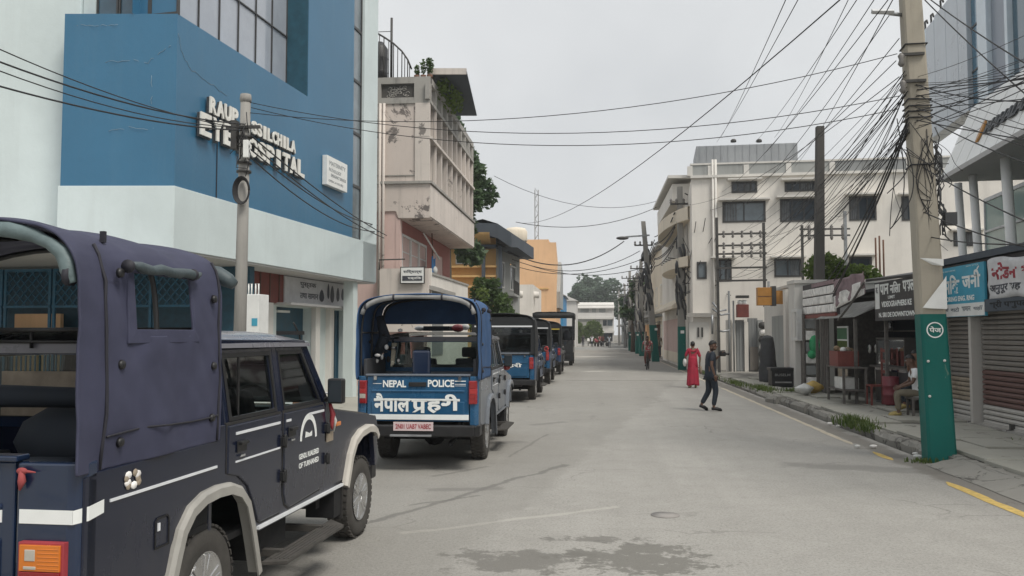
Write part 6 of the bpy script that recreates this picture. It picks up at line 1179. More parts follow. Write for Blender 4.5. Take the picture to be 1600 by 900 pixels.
# ------------------------------------------------------------------ glass fronted corner building with slanted tiled fascia and round columns
TA = -math.atan(.6/6.7); TF = Fr((9.2,24), TA)
tw = thing('glass_tower', 'modern white and blue glass building on round white columns', 'building', (9.2,24,0), TA)
zs = 5.9; xf = .85; zg = TF.px(1513,173,xf)[1]
MB().box(0,9,-17,.0,zs,zs+.12).build('soffit','soffit_grey',tw)
nc = 16
for r_ in range(2):
    for k in range(nc):
        y1_ = -k*1.0-.0; y0_ = y1_-1.0; a = r_/2; c = (r_+1)/2
        P = lambda t_, y: (xf*t_, y, zs+(zg-zs)*t_)
        mb = MB(); g_ = .022; q = [P(a,y0_+g_),P(a,y1_-g_),P(c,y1_-g_),P(c,y0_+g_)]; q[0] = (q[0][0],q[0][1],q[0][2]+g_); q[1] = (q[1][0],q[1][1],q[1][2]+g_); nn = Vector((-(zg-zs),0,xf)).normalized()*.02
        mb.add([*q,*[tuple(Vector(p)-nn) for p in q]],[(0,1,2,3),(0,4,5,1),(1,5,6,2),(2,6,7,3),(3,7,4,0)]); mb.build('fascia_tile','tile_white',tw)
mb = MB(); mb.prism([(.04,zs+.03),(xf+.04,zg),(9,zg),(9,zs+.12)],'y',-17,-.01); mb.build('fascia_core','slate_roof',tw)
us = [(1443,1449,48,'tower_pale'),(1449,1462,42,'tower_panel'),(1462,1480,22,'tower_panel'),(1480,1499,-60,'tower_panel'),(1499,1513,-60,'tower_panel'),(1513,1529,-60,'tower_blue'),(1529,1544,-60,'tower_pale'),(1544,1572,-60,'tower_grey'),(1572,1577,-60,'tower_pale'),(1577,1600,-60,'tower_dark'),(1600,1640,-60,'tower_blue'),(1640,1700,-60,'tower_grey')]
for u0,u1,v,mt in us:
    ya, yb_ = TF.px(u1,150,xf)[0], TF.px(u0,150,xf)[0]; zt = 11.5 if v < 0 else TF.px(u0,v,xf)[1]; dx = .0 if mt in ('tower_pale','tower_panel') else .12
    lo = zg if ya < -.5 else zg-.0
    p_ = MB(); p_.box(xf+dx,xf+.4,ya+.012,yb_-.012,lo,zt); p_ = p_.build('facade_panel',mt,tw,bev=.008,seg=1)
    if v > 0: q = (xf+.05,(ya+yb_)/2,zt); mb = MB(); mb.tube([(q[0],q[1],q[2]-.4),(q[0],q[1],q[2]+.1),(q[0]-.05,q[1]-.15,q[2]+.22),(q[0]-.05,q[1]-.35,q[2]+.2),(q[0]-.05,q[1]-.42,q[2]+.08)],.03,6); mb.build('hook','iron',p_)
    if mt == 'tower_blue':
        for z in (zg+1.0,zg+2.2): MB().box(xf+.10,xf+.13,ya,yb_,z,z+.05).build('mullion','frame_dark',p_)
MB().box(xf+.4,9,-17,1.9,zg,11.4).build('upper_wall','tower_grey',tw)
for u,v0,v1 in ((1497,290,405),(1520,275,400),(1571,250,388)):
    for dx in (0.55,):
        ya = TF.px(u,v0,dx)[0]; MB().tube([(dx+.22,ya,0),(dx,ya,zs)],(.10,.115)[u>1540],20).build('column','tile_white',tw)
for k in range(3): MB().tube([(.55,-9-k*2.6,0),(.55,-9-k*2.6,zs)],.17,20).build('column','tile_white',tw)
yg = TF.px(1537,330,2.2)[0]
n = 9
for k in range(n):
    ya = yg-k*1.9; f_ = MB(); f_.ring([(2.2,ya,.2),(2.2,ya-1.9,.2),(2.2,ya-1.9,zs),(2.2,ya,zs)],[(2.2,ya-.05,.3),(2.2,ya-1.85,.3),(2.2,ya-1.85,zs-.1),(2.2,ya-.05,zs-.1)],(.08,0,0)); f_.bar((2.22,ya,4.9),(2.22,ya-1.9,4.9),.06); f_ = f_.build('window','lamp_housing',tw); MB().quad((2.24,ya-.05,.3),(2.24,ya-1.85,.3),(2.24,ya-1.85,zs-.1),(2.24,ya-.05,zs-.1)).build('pane','glass_green',f_,recalc=False)
MB().box(2.5,9,-17,yg,.1,zs).build('ground_floor_wall','glass_green',tw)
t = thing('fascia_lettering', 'dark raised lettering with an orange emblem on the slanted white fascia', 'sign', (9.2,24,0), TA)
P = lambda y,z,d: (xf*(z-zs)/(zg-zs)-.02-d, -y, z)
ye_, ze_ = TF.px(1532,205,.3); mb = MB(); pts = [(.09*math.cos(a),.27*math.sin(a)) for a in [k*math.pi/10 for k in range(20)]]; mb.add([P(-ye_+a*1.1,ze_+c,.05) for a,c in pts]+[P(-ye_+a*1.1,ze_+c,0) for a,c in pts],[tuple(range(20))]+[(i,(i+1)%20,20+(i+1)%20,20+i) for i in range(20)]); mb.build('emblem','sign_orange',t,recalc=False)
mb = MB(); mb.text('MAHALAXMI', lambda y,z,d: P(y,z,d), -ye_+.35, -ye_+3.6, ze_-.16, ze_+.16, .05,0,.03); mb.build('lettering','letter_side',t,recalc=False)
# ================================================================== POLES
def pole_square(mb, b0, b1, w0, w1, n=7, ch=.18):
    """tapered square concrete pole with chamfered corners"""
    b0, b1 = Vector(b0), Vector(b1); vs = []
    sq = [(-1+ch,-1),(1-ch,-1),(1,-1+ch),(1,1-ch),(1-ch,1),(-1+ch,1),(-1,1-ch),(-1,-1+ch)]
    for i in range(n+1):
        p = b0.lerp(b1,i/n); w_ = (w0+(w1-w0)*i/n)/2
        for x,y in sq: vs.append((p.x+x*w_,p.y+y*w_,p.z))
    mb.add(vs,[(i*8+j,i*8+(j+1)%8,(i+1)*8+(j+1)%8,(i+1)*8+j) for i in range(n) for j in range(8)]+[tuple(range(8)),tuple(range(n*8,n*8+8))])
t = thing('concrete_pole', 'thick square concrete utility pole painted green below, nearest on the right kerb', 'utility pole', (4.95,13.15,0), -R(5))
BP0 = Vector((4.95,13.15,0)); tp = atY(1423,0,13.15); lean = (tp.x-4.95)/tp.z; ZT = 8.6
wz = lambda z: .385-.0175*z
lx = lambda z: lean*z
def pl(z0, z1, k, name, mt, grow=0):
    mb = MB(); pole_square(mb,(lx(z0),.0-.25*lean*z0*-1*0,z0),(lx(z1),0,z1),wz(z0)+grow,wz(z1)+grow,k); return mb.build(name,mt,t)
pl(-.3,ZT,8,'shaft','pole_concrete'); pl(-.3,2.13,4,'green_base','green_paint',.006)
zc = 1.9; w_ = wz(zc)/2+.005; mb = MB(); 
for k in range(24):
    a, b_ = 2*math.pi*k/24, 2*math.pi*(k+1)/24; mb.add([(lx(zc)+.0+r_*math.cos(q),-w_-.004,zc+r_*math.sin(q)) for q,r_ in ((a,.115),(b_,.115),(b_,.098),(a,.098))],[(0,1,2,3)])
mb.text('पेज', lambda x,z,d: (lx(zc)+x,-w_-.003-d,zc+z), -.075,.085,-.035,.05,.002,0,.02); mb.build('logo','tape_white',t,recalc=False)
for x,z in ((-.12,1.45),(.10,1.46),(-.13,.95)): MB().lathe([(.02,-.008),(.02,0),(0,0)],(lx(z)+x,-wz(z)/2-.012,z),'y',8).build('paper_scrap','bag_white',t)
for zz, pts in ((2.2,[(-.02,0),(.21,0),(.21,.48),(.17,.42),(-.19,.02)]),(2.82,[(-.19,.12),(.2,.10),(.2,.0),(.02,.02)])):
    mb = MB(); mb.add([(lx(zz)+x*.82,-wz(zz)/2-.016-.03*abs(math.sin(x*9)),zz+z) for x,z in pts],[tuple(range(len(pts)))]); mb.build('torn_poster','sign_white',t,recalc=False,solid=.004)
for z in (5.1,5.18,5.27,5.0,4.3,6.1): 
    w_ = wz(z)/2+.014; mb = MB(); mb.tube([(lx(z)+sx*w_,sy*w_,z+.02*random.random()) for sx,sy in ((-1,-1),(1,-1),(1,1),(-1,1),(-1,-1))],.012,5); mb.build('cable_band','cable',t)
for z in (5.95,5.55): MB().bar((lx(z)-.24,-.17,z),(lx(z)+.1,-.17,z),.04).build('bracket','iron',t); MB().lathe([(.02,-.10),(.05,-.06),(.03,0),(.05,.06),(.02,.10)],(lx(z)-.22,-.17,z-.08),'z',10).build('insulator','insulator',t)
mb = MB(); mb.tube([(lx(6.9)-.1,0,6.60),(lx(6.9)-.3,-.05,6.62)],.03,8); mb.build('lamp_arm','steel',t); mb = MB(); mb.grid(lambda a,c: (lx(6.9)-.26-a*.30, -.08+.08*(c-.5)*2*(1-.4*a), 6.62+.045*math.sin(c*math.pi)+.03*a), 8, 8); mb.grid(lambda a,c: (lx(6.9)-.26-a*.30, -.08+.08*(c-.5)*2*(1-.4*a), 6.62-.03*math.sin(c*math.pi)+.03*a), 8, 8); mb.build('lamp_head','lamp_housing',t)
mb = MB()
rb = random.Random(5)
for k in range(20):
    z = rb.uniform(3.5,4.9); x = lx(z)+wz(z)/2+.03; mb.tube([(x+rb.uniform(-.02,.05),-.1+rb.uniform(-.08,.05),z),(x+rb.uniform(.02,.10),-.1,z-.15),(x+rb.uniform(-.02,.10),-.12,z-.32),(x+rb.uniform(0,.16)*(z<4),-.1,z-.45)],rb.uniform(.006,.014),5)
mb.box(lx(3.5)+.24,lx(3.5)+.40,-.18,-.04,3.42,3.6); mb.build('cable_bundle','cable_grey',t)
# slim left pole
yL = 14.2; a = atY(384,153,yL); c = atY(375,510,yL); dxp = (a.x-c.x)/(a.z-c.z)
t = thing('utility_pole', 'slim pale concrete utility pole in front of the hospital with a cable coil', 'utility pole', (c.x-dxp*c.z,yL,0)); mb = MB(); mb.tube([(0,0,-.2),(dxp*a.z,0,a.z)],[.115,.085],16); mb.build('shaft','grey_pole_concrete',t)
mb = MB(); mb.lathe([(.0,.08),(.09,.06),(.10,-.02),(.09,-.08)],(dxp*a.z,0,a.z-.0),'z',14); mb.build('pole_cap','grey_pole_concrete',t)
cz = atY(386,300,yL).z; mb = MB()
for k in range(7): mb.tube([(dxp*cz+.04+(.10+.008*k)*math.cos(q), -.12-.012*k, cz+(.19+.008*k)*math.sin(q)) for q in [j*2*math.pi/20 for j in range(21)]],.010,5)
mb.build('cable_coil','cable',t)
for z in (cz+.35,cz+.5,cz+.95): MB().lathe([(.125,-.02),(.125,.02)],(dxp*z,0,z),'z',14).build('pole_band','iron',t)
z1 = atY(380,205,yL).z; mb = MB(); mb.box(dxp*z1-.17,dxp*z1-.07,-.2,-.06,z1-.35,z1+.15); mb.build('junction_box','iron',t,bev=.01); mb = MB(); mb.box(dxp*z1+.06,dxp*z1+.15,-.22,-.1,z1-.5,z1-.2); mb.build('splice_box','sign_white',t,bev=.01)
mb = MB()
for k in range(12): q0 = Vector((dxp*z1+random.uniform(-.12,.12),-.14,z1+random.uniform(-.5,.3))); mb.tube([q0,q0+Vector((random.uniform(-.15,.15),-.04,-.2)),q0+Vector((random.uniform(-.2,.2),0,-.5*random.random()-.1))],.009,4)
mb.build('cable_tangle','cable',t)
MB().bar((dxp*z1-.3,-.08,z1+.05),(dxp*z1+.3,-.08,z1+.05),.05).build('crossarm','iron',t)
# dark square pole behind the kiosk
yg = 28.75; a = atY(1281,198,yg); c = atY(1277,440,yg); t = thing('dark_pole', 'bare dark grey square pole rising behind the kiosk roof', 'utility pole', (c.x,yg,.1)); mb = MB(); pole_square(mb,(-.02,0,0),(a.x-c.x,0,a.z-.1),.33,.24,6,.1); mb.build('shaft','dark_pole',t)
# pole two with cable mass, pole three with street light, and the poles beyond
def mast(name, label, x, Y, z1, r0, r1, green=0, bundle=0, arms=(), group=None, tilt=0, mt='grey_pole_concrete'):
    t = thing(name, label, 'utility pole', (x,Y,0), 0, group); mb = MB(); pole_square(mb,(0,0,-.2),(tilt,0,z1),r0*2,r1*2,5); mb.build('shaft',mt,t)
    if green: mb = MB(); pole_square(mb,(0,0,-.2),(tilt*green/z1,0,green),r0*2+.02,r0*2-.02,3); mb.build('green_base','green_paint',t); MB().box(-.08,.1,-r0-.03,-r0-.018,green-.35,green-.2).build('logo','tape_white',t)
    if bundle:
        mb = MB(); rg = random.Random(int(Y))
        for k in range(26):
            z = rg.uniform(*bundle); an = rg.uniform(0,6.28); x_ = tilt*z/z1; rr = r0*rg.uniform(.9,1.25)
            mb.tube([(x_+rr*math.cos(an),rr*math.sin(an)-.05,z),(x_+rr*1.15*math.cos(an+.5),rr*math.sin(an+.5)-.05,z-.35),(x_+rr*math.cos(an+.9),rr*math.sin(an+.9)-.05,z-.8)],rg.uniform(.03,.075),5)
        mb.build('cable_mass','cable_grey',t)
    for z, L in arms:
        am = MB(); am.bar((tilt-L,-.1,z),(tilt+L,-.1,z),.09); am = am.build('crossarm','iron',t)
        for s in (-1,-.4,.4,1): MB().lathe([(.03,0),(.08,.08),(.04,.14),(.08,.2),(.02,.28)],(tilt+L*s*.92,-.1,z),'z',8).build('insulator','insulator',am)
    return t
zt2 = atY(1062,292,44.7).z; p2 = mast('street_pole','concrete pole wrapped in cables with green base beside the woman in red',4.39,44.7,zt2,.2,.13,2.2,(3.3,7.0),((zt2-.9,.5),),tilt=atY(1062,292,44.7).x-4.39)
zt3 = atY(1005,346,57.7).z; p3 = mast('street_pole','leaning concrete pole with street lamp and green base behind the cyclist',3.97,57.7,zt3,.24,.14,2.4,(4,7.5),((zt3-1.6,.6),),tilt=atY(1005,346,57.7).x-3.97)
q = atY(970,373,57.7)-Vector((3.97,57.7,0)); q1 = atY(1010,368,57.7)-Vector((3.97,57.7,0)); MB().bar((q1.x+.2,-.15,q1.z),(q.x+.3,-.15,q.z+.1),.1).build('lamp_arm','steel',p3); MB().ball((q.x+.1,-.15,q.z+.02),(.42,.16,.12),12).build('lamp_head','iron',p3)
for k,(x,Y,z,u) in enumerate(((3.8,72,8.0,0),(3.85,80,7.4,0),(3.75,94,8.6,0),(3.8,112,8.2,0),(3.7,135,8.5,0))): mast('far_pole',('third pole down the right kerb, thick with cables','pole just past the cable laden one on the right kerb','grey pole midway down the right side of the street','thin far pole on the right before the far house','farthest thin pole near the end of the street')[k],x,Y,z,.2,.13,2.0 if k<3 else 0,(2,z-1) if k<4 else 0,((z-.8,.9),(z-1.6,.7)))
for k,(u,v,Y,r_,lab) in enumerate(((982,462,88,1.0,'dark street tree among the far poles on the right'),(972,475,120,1.2,'dark tree behind the far poles near the street end'),(996,440,100,.9,'tall thin dark tree beside the leaning lamp pole'))):
    p = atY(u,v,Y); tree('roadside_tree', lab, p.x+.4, Y, 0, p.z*.5, [(0,0,p.z-.2,r_*.7,1,1.2),(-.2,0,p.z-1.6,r_*.9,1.0,1.1)], 240, .36, 'leaf_dark', .2, 'dark trees among the far poles')
for k,(x,Y,h,mt) in enumerate(((4.6,66,2.4,'wood_brown'),(4.5,76,2.6,'orange_wall'),(4.6,90,2.3,'white_wall'),(4.55,100,2.5,'grey_metal'),(4.6,124,2.6,'far_grey_wall'))):
    t = thing('roadside_stall', ('brown plank stall','orange painted stall','white painted stall','grey tin stall','grey far stall')[k]+' on the right kerb among the far poles', 'stall', (x,Y,.12)); MB().box(0,.9,0,3,0,h).build('wall',mt,t); mb = MB(); mb.prism([(-.7,h),(1,h+.35),(1,h+.42),(-.7,h+.07)],'y',-.2,3.2); mb.build('roof','tin',t); MB().box(-.02,0,.5,2.5,.9,1.9).build('hatch','window_dark',t)
# ================================================================== WIRES
WL = {}
def wire(a, b_, sag, r=.012, key=None, mt='cable', n=14):
    a, b_ = Vector(a), Vector(b_); pts = [a.lerp(b_,i/n)-Vector((0,0,sag*4*(i/n)*(1-i/n))) for i in range(n+1)]
    o = MB().tube(pts, r, 5).build('overhead_wire', mt, recalc=False); lab, grp = key; tag(o, lab, 'wire', grp); return o
PX = lambda u, v, Y: atY(u, v, Y)
kA = ('thin black wire between the left edge and the slim pole before the hospital', 'wires left of the slim pole')
for (v0,v1,sg,Y0) in ((66,203,.25,8.5),(90,196,.25,8.5),(104,201,.3,8.5),(134,206,.2,8.5)): wire(PX(-60,v0-16,Y0), PX(381,v1-2,yL-.1), sg*.6, .008 if v0 not in (90,134) else .012, kA)
kB = ('black cable dropping from the slim pole to the hospital corner', 'wires right of the slim pole to the hospital')
for (u0,v0,u1,v1,sg) in ((392,212,604,368,.25),(390,222,600,372,.35),(390,232,590,352,.5),(385,240,592,362,.7)): wire(PX(u0,v0,yL-.1), PX(u1,v1,26.5), sg*.5, .014, kB)
kC = ('long thin wire crossing the sky from the slim pole to the thick concrete pole', 'wires across the sky')
for (u0,v0,u1,v1,sg,Y1) in ((390,160,1405,150,1.0,13.1),(392,168,1405,170,1.1,13.1),(388,176,1402,84,.9,13.1)): wire(PX(u0,v0,yL), PX(u1,v1,Y1), sg*.55, .0065, kC, n=24)
kD = ('thin wire rising from the yellow house toward the upper right', 'wires from the yellow house')
wire(PX(806,347,50), PX(1335,-20,10), .9, .009, kD, n=24); wire(PX(806,347,50), PX(1050,312,57), .9, .02, kD); wire(PX(772,275,46), PX(1040,310,57), 1.1, .014, kD)
kE = ('black sagging cable between the yellow house and the leaning lamp pole', 'cables to the lamp pole')
wire(PX(792,392,52), PX(975,377,57.4), 1.2, .035, kE); wire(PX(800,405,52), PX(1000,392,57.4), 1.0, .022, kE); wire(PX(812,418,60), PX(1003,405,57.4), .7, .022, kE); wire(PX(820,412,60), PX(1000,420,57.4), .6, .022, kE)
kF = ('steep black wire fanning from the thick concrete pole down to the insulator frame', 'wires from the thick pole to the insulator frame')
rw = random.Random(3)
for k in range(18):
    u0 = rw.uniform(1122,1195); v0 = rw.choice((366,384,397,419,439))+rw.uniform(-6,4); z_ = rw.uniform(100,212); wire(PX(u0,v0,38.4), PX(1416+rw.uniform(-4,10),z_,13.05), rw.uniform(.1,.9), rw.choice((.005,.006,.008)), kF)
kG = ('long wire running overhead from the far poles out of the upper edge', 'wires overhead to the upper edge')
for (u0,v0,Y0,u1,v1,Y1,sg) in ((1120,222,44,1252,-10,12,.1),(1126,215,44,1232,-10,12,.1),(1180,222,41,1345,-10,12,.15),(1195,240,41,1372,-10,12,.15),(1210,215,41,1330,-10,14,.2),(1128,300,41,1395,-10,11,.3),(1150,330,41,1392,20,13.1,.3),(1165,320,41,1405,60,13.1,.3),(1100,330,44,1400,95,13.1,.5),(1070,320,44.6,1405,120,13.1,.5),(1242,260,41,1400,-10,11,.2)): wire(PX(u0,v0,Y0), PX(u1,v1,Y1), sg, .007, kG)
kH = ('black wire from the thick concrete pole to the dark pole and steel bracket', 'wires from the thick pole to the dark pole')
for k in range(10): wire(PX(rw.uniform(1255,1320),rw.uniform(335,368),38.4), PX(1418+rw.uniform(-4,8),rw.uniform(110,212),13.05), rw.uniform(.05,.6), rw.choice((.005,.007)), kH)
for k in range(5): wire(PX(1283,rw.uniform(440,500),28.6), PX(1418,rw.uniform(188,205),13.05), rw.uniform(.1,.3), .013, kH)
kI = ('black wire crossing the glass building from the thick concrete pole to the right edge', 'wires right of the thick pole')
for k in range(24):
    v0 = rw.uniform(120,205); v1 = v0-rw.uniform(25,150) if k < 17 else v0+rw.uniform(20,120); wire(PX(1432+rw.uniform(-6,2),v0,13.1), PX(1700,v1,8.5), rw.uniform(.0,.12), rw.choice((.004,.006,.008)), kI)
for (u0,v0,u1,v1) in ((1445,0,1700,230),(1448,-5,1690,150),(1440,260,1660,370),(1440,330,1660,400),(1452,370,1650,380)): wire(PX(u0,v0,13.1), PX(u1,v1,9), .05, .009, kI)
kJ = ('thin service wire between the cable wrapped pole and the white house', 'service wires at the white house')
for k in range(10): wire(PX(1066,rw.uniform(340,460),44.6), PX(rw.uniform(1085,1180),rw.uniform(330,470),40.6), rw.uniform(.2,.9), .018, kJ)
wire(PX(1070,302,44.6), PX(1400,290,40.6), 1.6, .03, kJ)
kK = ('loose black cable hanging in a loop from the thick concrete pole', 'loops hanging from the thick pole')
for k in range(10):
    u0 = rw.uniform(1400,1422); v0 = rw.uniform(170,240); u1 = u0+rw.uniform(-30,60); v1 = rw.uniform(230,370); a, c = PX(u0,v0,12.95), PX(u1,v1,12.85); bx, bz = rw.uniform(-.3,.25), rw.uniform(-.25,.05); pts = [a.lerp(c,i/16)+Vector((bx*math.sin(i/16*math.pi),0,bz*math.sin(i/16*math.pi))) for i in range(17)]; o = MB().tube(pts,rw.choice((.004,.006,.008)),5).build('overhead_wire','cable',recalc=False); tag(o,kK[0],'wire',kK[1])
kL = ('tangled thin cable drooping on the right of the thick concrete pole', 'tangle right of the thick pole')
for k in range(14):
    u0 = rw.uniform(1440,1470); v0 = rw.uniform(195,260); a = PX(u0,v0,13.0); c = PX(u0+rw.uniform(-10,45),v0+rw.uniform(30,160),13.0); bx, bz, b2 = rw.uniform(-.22,.22), rw.uniform(-.25,.02), rw.uniform(-.06,.06); o = MB().tube([a.lerp(c,i/14)+Vector((bx*math.sin(i/14*math.pi)+b2*math.sin(i/14*6.28),0,bz*math.sin(i/14*math.pi))) for i in range(15)],rw.choice((.004,.006)),5).build('overhead_wire','cable',recalc=False); tag(o,kL[0],'wire',kL[1])
kM = ('cable running along the far poles on the right kerb', 'cables along the far poles')
for k in range(8): z = 6.3+k*.25; wire((4.0+.1*(k%3),44.7,z), (3.95,57.7,z+.2*(k%2)), .25, .03, kM); wire((3.95,57.7,z), (3.85,72,z-.2), .3, .03, kM); wire((3.85,72,z-.2),(3.75,94,z),.5,.03,kM)
# ================================================================== PEOPLE
def skin(name, nodes, edges, mt, parent, root, sub=2, extra=None, mats=None):
    keys = list(nodes); me = bpy.data.meshes.new(name); me.from_pydata([nodes[k][0] for k in keys], [(keys.index(a),keys.index(b_)) for a,b_ in edges], [])
    o = bpy.data.objects.new(name, me); COL.objects.link(o); o.modifiers.new('skin','SKIN'); 
    if not me.skin_vertices: 
        bpy.context.view_layer.objects.active = o
    for i,k in enumerate(keys):
        sv = me.skin_vertices[0].data[i]; r_ = nodes[k][1]; sv.radius = r_ if isinstance(r_, tuple) else (r_, r_); sv.use_root = (k == root)
    s_ = o.modifiers.new('sub','SUBSURF'); s_.levels = s_.render_levels = sub
    bpy.context.view_layer.update(); e = o.evaluated_get(bpy.context.evaluated_depsgraph_get()); m2 = e.to_mesh()
    mb = MB(); mb.add([v.co[:] for v in m2.vertices],[list(p.vertices) for p in m2.polygons],0,True); e.to_mesh_clear(); bpy.data.objects.remove(o); bpy.data.meshes.remove(me)
    if extra: extra(mb)
    return mb.build(name, mats or mt, parent)
V = Vector
def person(name, label, loc, rz, h=1.68, pose=None, shirt='navy_shirt', legs='navy_trousers', skinm='skin', hair='short', sleeve=.62, dress=None, shoes='shoe_black', group=None, build=1.0, head_turn=(0,0), long_legs=True, sub=2):
    s = h/1.70; J = dict(pelvis=(0,0,.93), spine=(0,0,1.10), chest=(0,.0,1.30), neck=(0,-.005,1.46), head0=(0,.01,1.53), head1=(0,.025,1.60),
        shl=(-.175,0,1.40), ell=(-.235,-.03,1.12), wrl=(-.25,.04,.87), shr=(.175,0,1.40), elr=(.235,-.03,1.12), wrr=(.25,.04,.87),
        hpl=(-.09,0,.90), knl=(-.10,.02,.49), anl=(-.10,-.03,.09), tol=(-.115,.13,.035), hpr=(.09,0,.90), knr=(.10,.02,.49), anr=(.10,-.03,.09), tor=(.115,.13,.035))
    J.update(pose or {}); J = {k: V(v)*s for k,v in J.items()}
    t = thing(name, label, 'person', loc, rz, group); b = build
    rad = dict(pelvis=(.125*b,.10*b), spine=(.118*b,.09*b), chest=(.14*b,.10*b), neck=(.052,.052), head0=(.068,.078), head1=(.074,.09), shl=.058, ell=.038, wrl=.026, shr=.058, elr=.038, wrr=.026, hpl=.078*b, knl=.052, anl=.036, tol=.03, hpr=.078*b, knr=.052, anr=.036, tor=.03)
    rad = {k: (tuple(x*s for x in v) if isinstance(v,tuple) else v*s) for k,v in rad.items()}
    E_ = [('pelvis','spine'),('spine','chest'),('chest','neck'),('neck','head0'),('head0','head1'),('chest','shl'),('shl','ell'),('ell','wrl'),('chest','shr'),('shr','elr'),('elr','wrr'),('pelvis','hpl'),('hpl','knl'),('knl','anl'),('anl','tol'),('pelvis','hpr'),('hpr','knr'),('knr','anr'),('anr','tor')]
    nd = {k: (J[k], rad[k]) for k in J}
    hc = (J['head0']+J['head1'])/2+V((0,0,.02*s)); a = head_turn[0]; fd = V((-math.sin(a),math.cos(a),-.1+head_turn[1])).normalized(); rt = fd.cross(V((0,0,1))).normalized(); up = rt.cross(fd)
    def extra(mb):
        # skull, jaw, nose, ears, eyes, brows, lips joined to the body mesh; palms and five bent fingers on each hand
        def bl(o_, r_, m=0, n=12):
            k0 = len(mb.v); mb.ball((0,0,0), r_, n, m); c = hc+rt*o_[0]*s+fd*o_[1]*s+up*o_[2]*s
            for i in range(k0, len(mb.v)): p = mb.v[i]; mb.v[i] = tuple(c+rt*p[0]*s+fd*p[1]*s+up*p[2]*s)
        bl((0,-.005,.03),(.077,.095,.10)); bl((0,.028,-.045),(.056,.062,.065)); bl((0,.098,-.008),(.014,.020,.026)); bl((0,.090,-.050),(.026,.012,.010),2)
        for e in (-1,1): bl((.078*e,-.008,0),(.012,.026,.034)); bl((.030*e,.083,.022),(.014,.010,.009),1,8); bl((.030*e,.091,.022),(.007,.006,.007),2,8); bl((.030*e,.086,.040),(.020,.010,.006),2,8)
        for S, sg in (('l',-1),('r',1)):
            el, wr = J['el'+S], J['wr'+S]; d = (wr-el).normalized(); side = V((0,1,0)) if abs(d.y) < .7 else V((0,0,1)); side = (side-d*side.dot(d)).normalized(); nrm = d.cross(side)*-sg
            pc = wr+d*.045*s; k0 = len(mb.v); mb.ball((0,0,0),(1,1,1),10)
            for i in range(k0, len(mb.v)): p = mb.v[i]; mb.v[i] = tuple(pc+d*p[2]*.052*s+side*p[0]*.040*s+nrm*p[1]*.018*s)
            for j in range(4):
                L = (.070,.080,.074,.058)[j]*s; b0 = wr+d*.085*s+side*(.027-.018*j)*s; mb.tube([b0-d*.02*s,b0+d*L*.45+nrm*.006*s,b0+d*L*.8+nrm*.022*s,b0+d*L*.93+nrm*.04*s],[.0095*s,.009*s,.008*s,.006*s],6)
            b0 = wr+d*.03*s+side*.035*s; mb.tube([b0,b0+d*.025*s+side*.022*s+nrm*.006*s,b0+d*.055*s+side*.024*s+nrm*.016*s],[.011*s,.010*s,.007*s],6)
    body = skin('body', nd, E_, None, t, 'pelvis', sub, extra, [skinm,'eye_white','hair'])
    if hair:
        mb = MB(); k0 = 0; mb.grid(lambda u_,v_: (lambda th,ph: (.086*math.sin(th)*math.cos(ph), .103*math.sin(th)*math.sin(ph), .110*math.cos(th)))(v_*(1.25+.55*max(0,-math.sin(u_*6.2832))+.1*noise.noise((u_*9,v_*4,1))), u_*6.2832), 24, 8)
        if hair == 'bun': mb.ball((0,-.115,-.005),(.05,.045,.05),12); mb.ball((0,-.04,.01),(.082,.075,.09),12)
        c = hc+up*.035*s-fd*.004*s; mb.v = [tuple(c+rt*p[0]*s+fd*p[1]*s+up*p[2]*s) for p in mb.v]; mb.build('hair','hair',t,recalc=False,solid=.004)
    g = lambda k, e: (J[k], (tuple(x+e*s for x in rad[k]) if isinstance(rad[k],tuple) else rad[k]+e*s))
    if shirt:
        sh = {k: g(k,.016) for k in ('pelvis','spine','chest','shl','shr')}; sh['hem'] = (J['pelvis']-V((0,0,.07*s)), (rad['pelvis'][0]+.02*s, rad['pelvis'][1]+.028*s)); sh['col'] = (J['chest'].lerp(J['neck'],.72), (.066*s,.062*s)); ed = [('hem','pelvis'),('pelvis','spine'),('spine','chest'),('chest','shl'),('chest','shr'),('chest','col')]
        for S in 'lr': sh['sl'+S] = (J['sh'+S].lerp(J['el'+S],min(1,sleeve)), .058*s); ed.append(('sh'+S,'sl'+S))
        if sleeve > 1:
            for S in 'lr': sh['cf'+S] = (J['el'+S].lerp(J['wr'+S],.92), .036*s); sh['sl'+S] = (J['el'+S],.048*s); ed.append(('sl'+S,'cf'+S))
        skin('shirt', sh, ed, shirt, t, 'pelvis', sub)
    if legs:
        lg = {'pelvis': (J['pelvis'], (rad['pelvis'][0]+.012*s, rad['pelvis'][1]+.014*s)), 'waist': (J['pelvis'].lerp(J['spine'],.35), (rad['spine'][0]+.012*s,rad['spine'][1]+.012*s))}; ed = [('waist','pelvis')]
        for S in 'lr':
            lg['h'+S] = (J['hp'+S], rad['hp'+S]+.014*s); lg['k'+S] = (J['kn'+S], rad['kn'+S]+.022*s); lg['c'+S] = (J['an'+S].lerp(J['kn'+S],.08 if long_legs else .8), .058*s); ed += [('pelvis','h'+S),('h'+S,'k'+S),('k'+S,'c'+S)]
        skin('trousers', lg, ed, legs, t, 'pelvis', sub)
    if dress: dress(t, J, s)
    for S in 'lr':
        a_, b_ = J['an'+S], J['to'+S]; d = (b_-a_); d.normalize(); mb = MB(); heel = a_-V((0,0,.045*s))-d*.045*s; mb.tube([heel,a_*.5+b_*.5+V((0,0,-.0)),b_+d*.01,b_+d*.05*s-V((0,0,.005))],[.036*s,.046*s,.044*s,.022*s],10); mb.build('shoe',shoes,t)
    return t
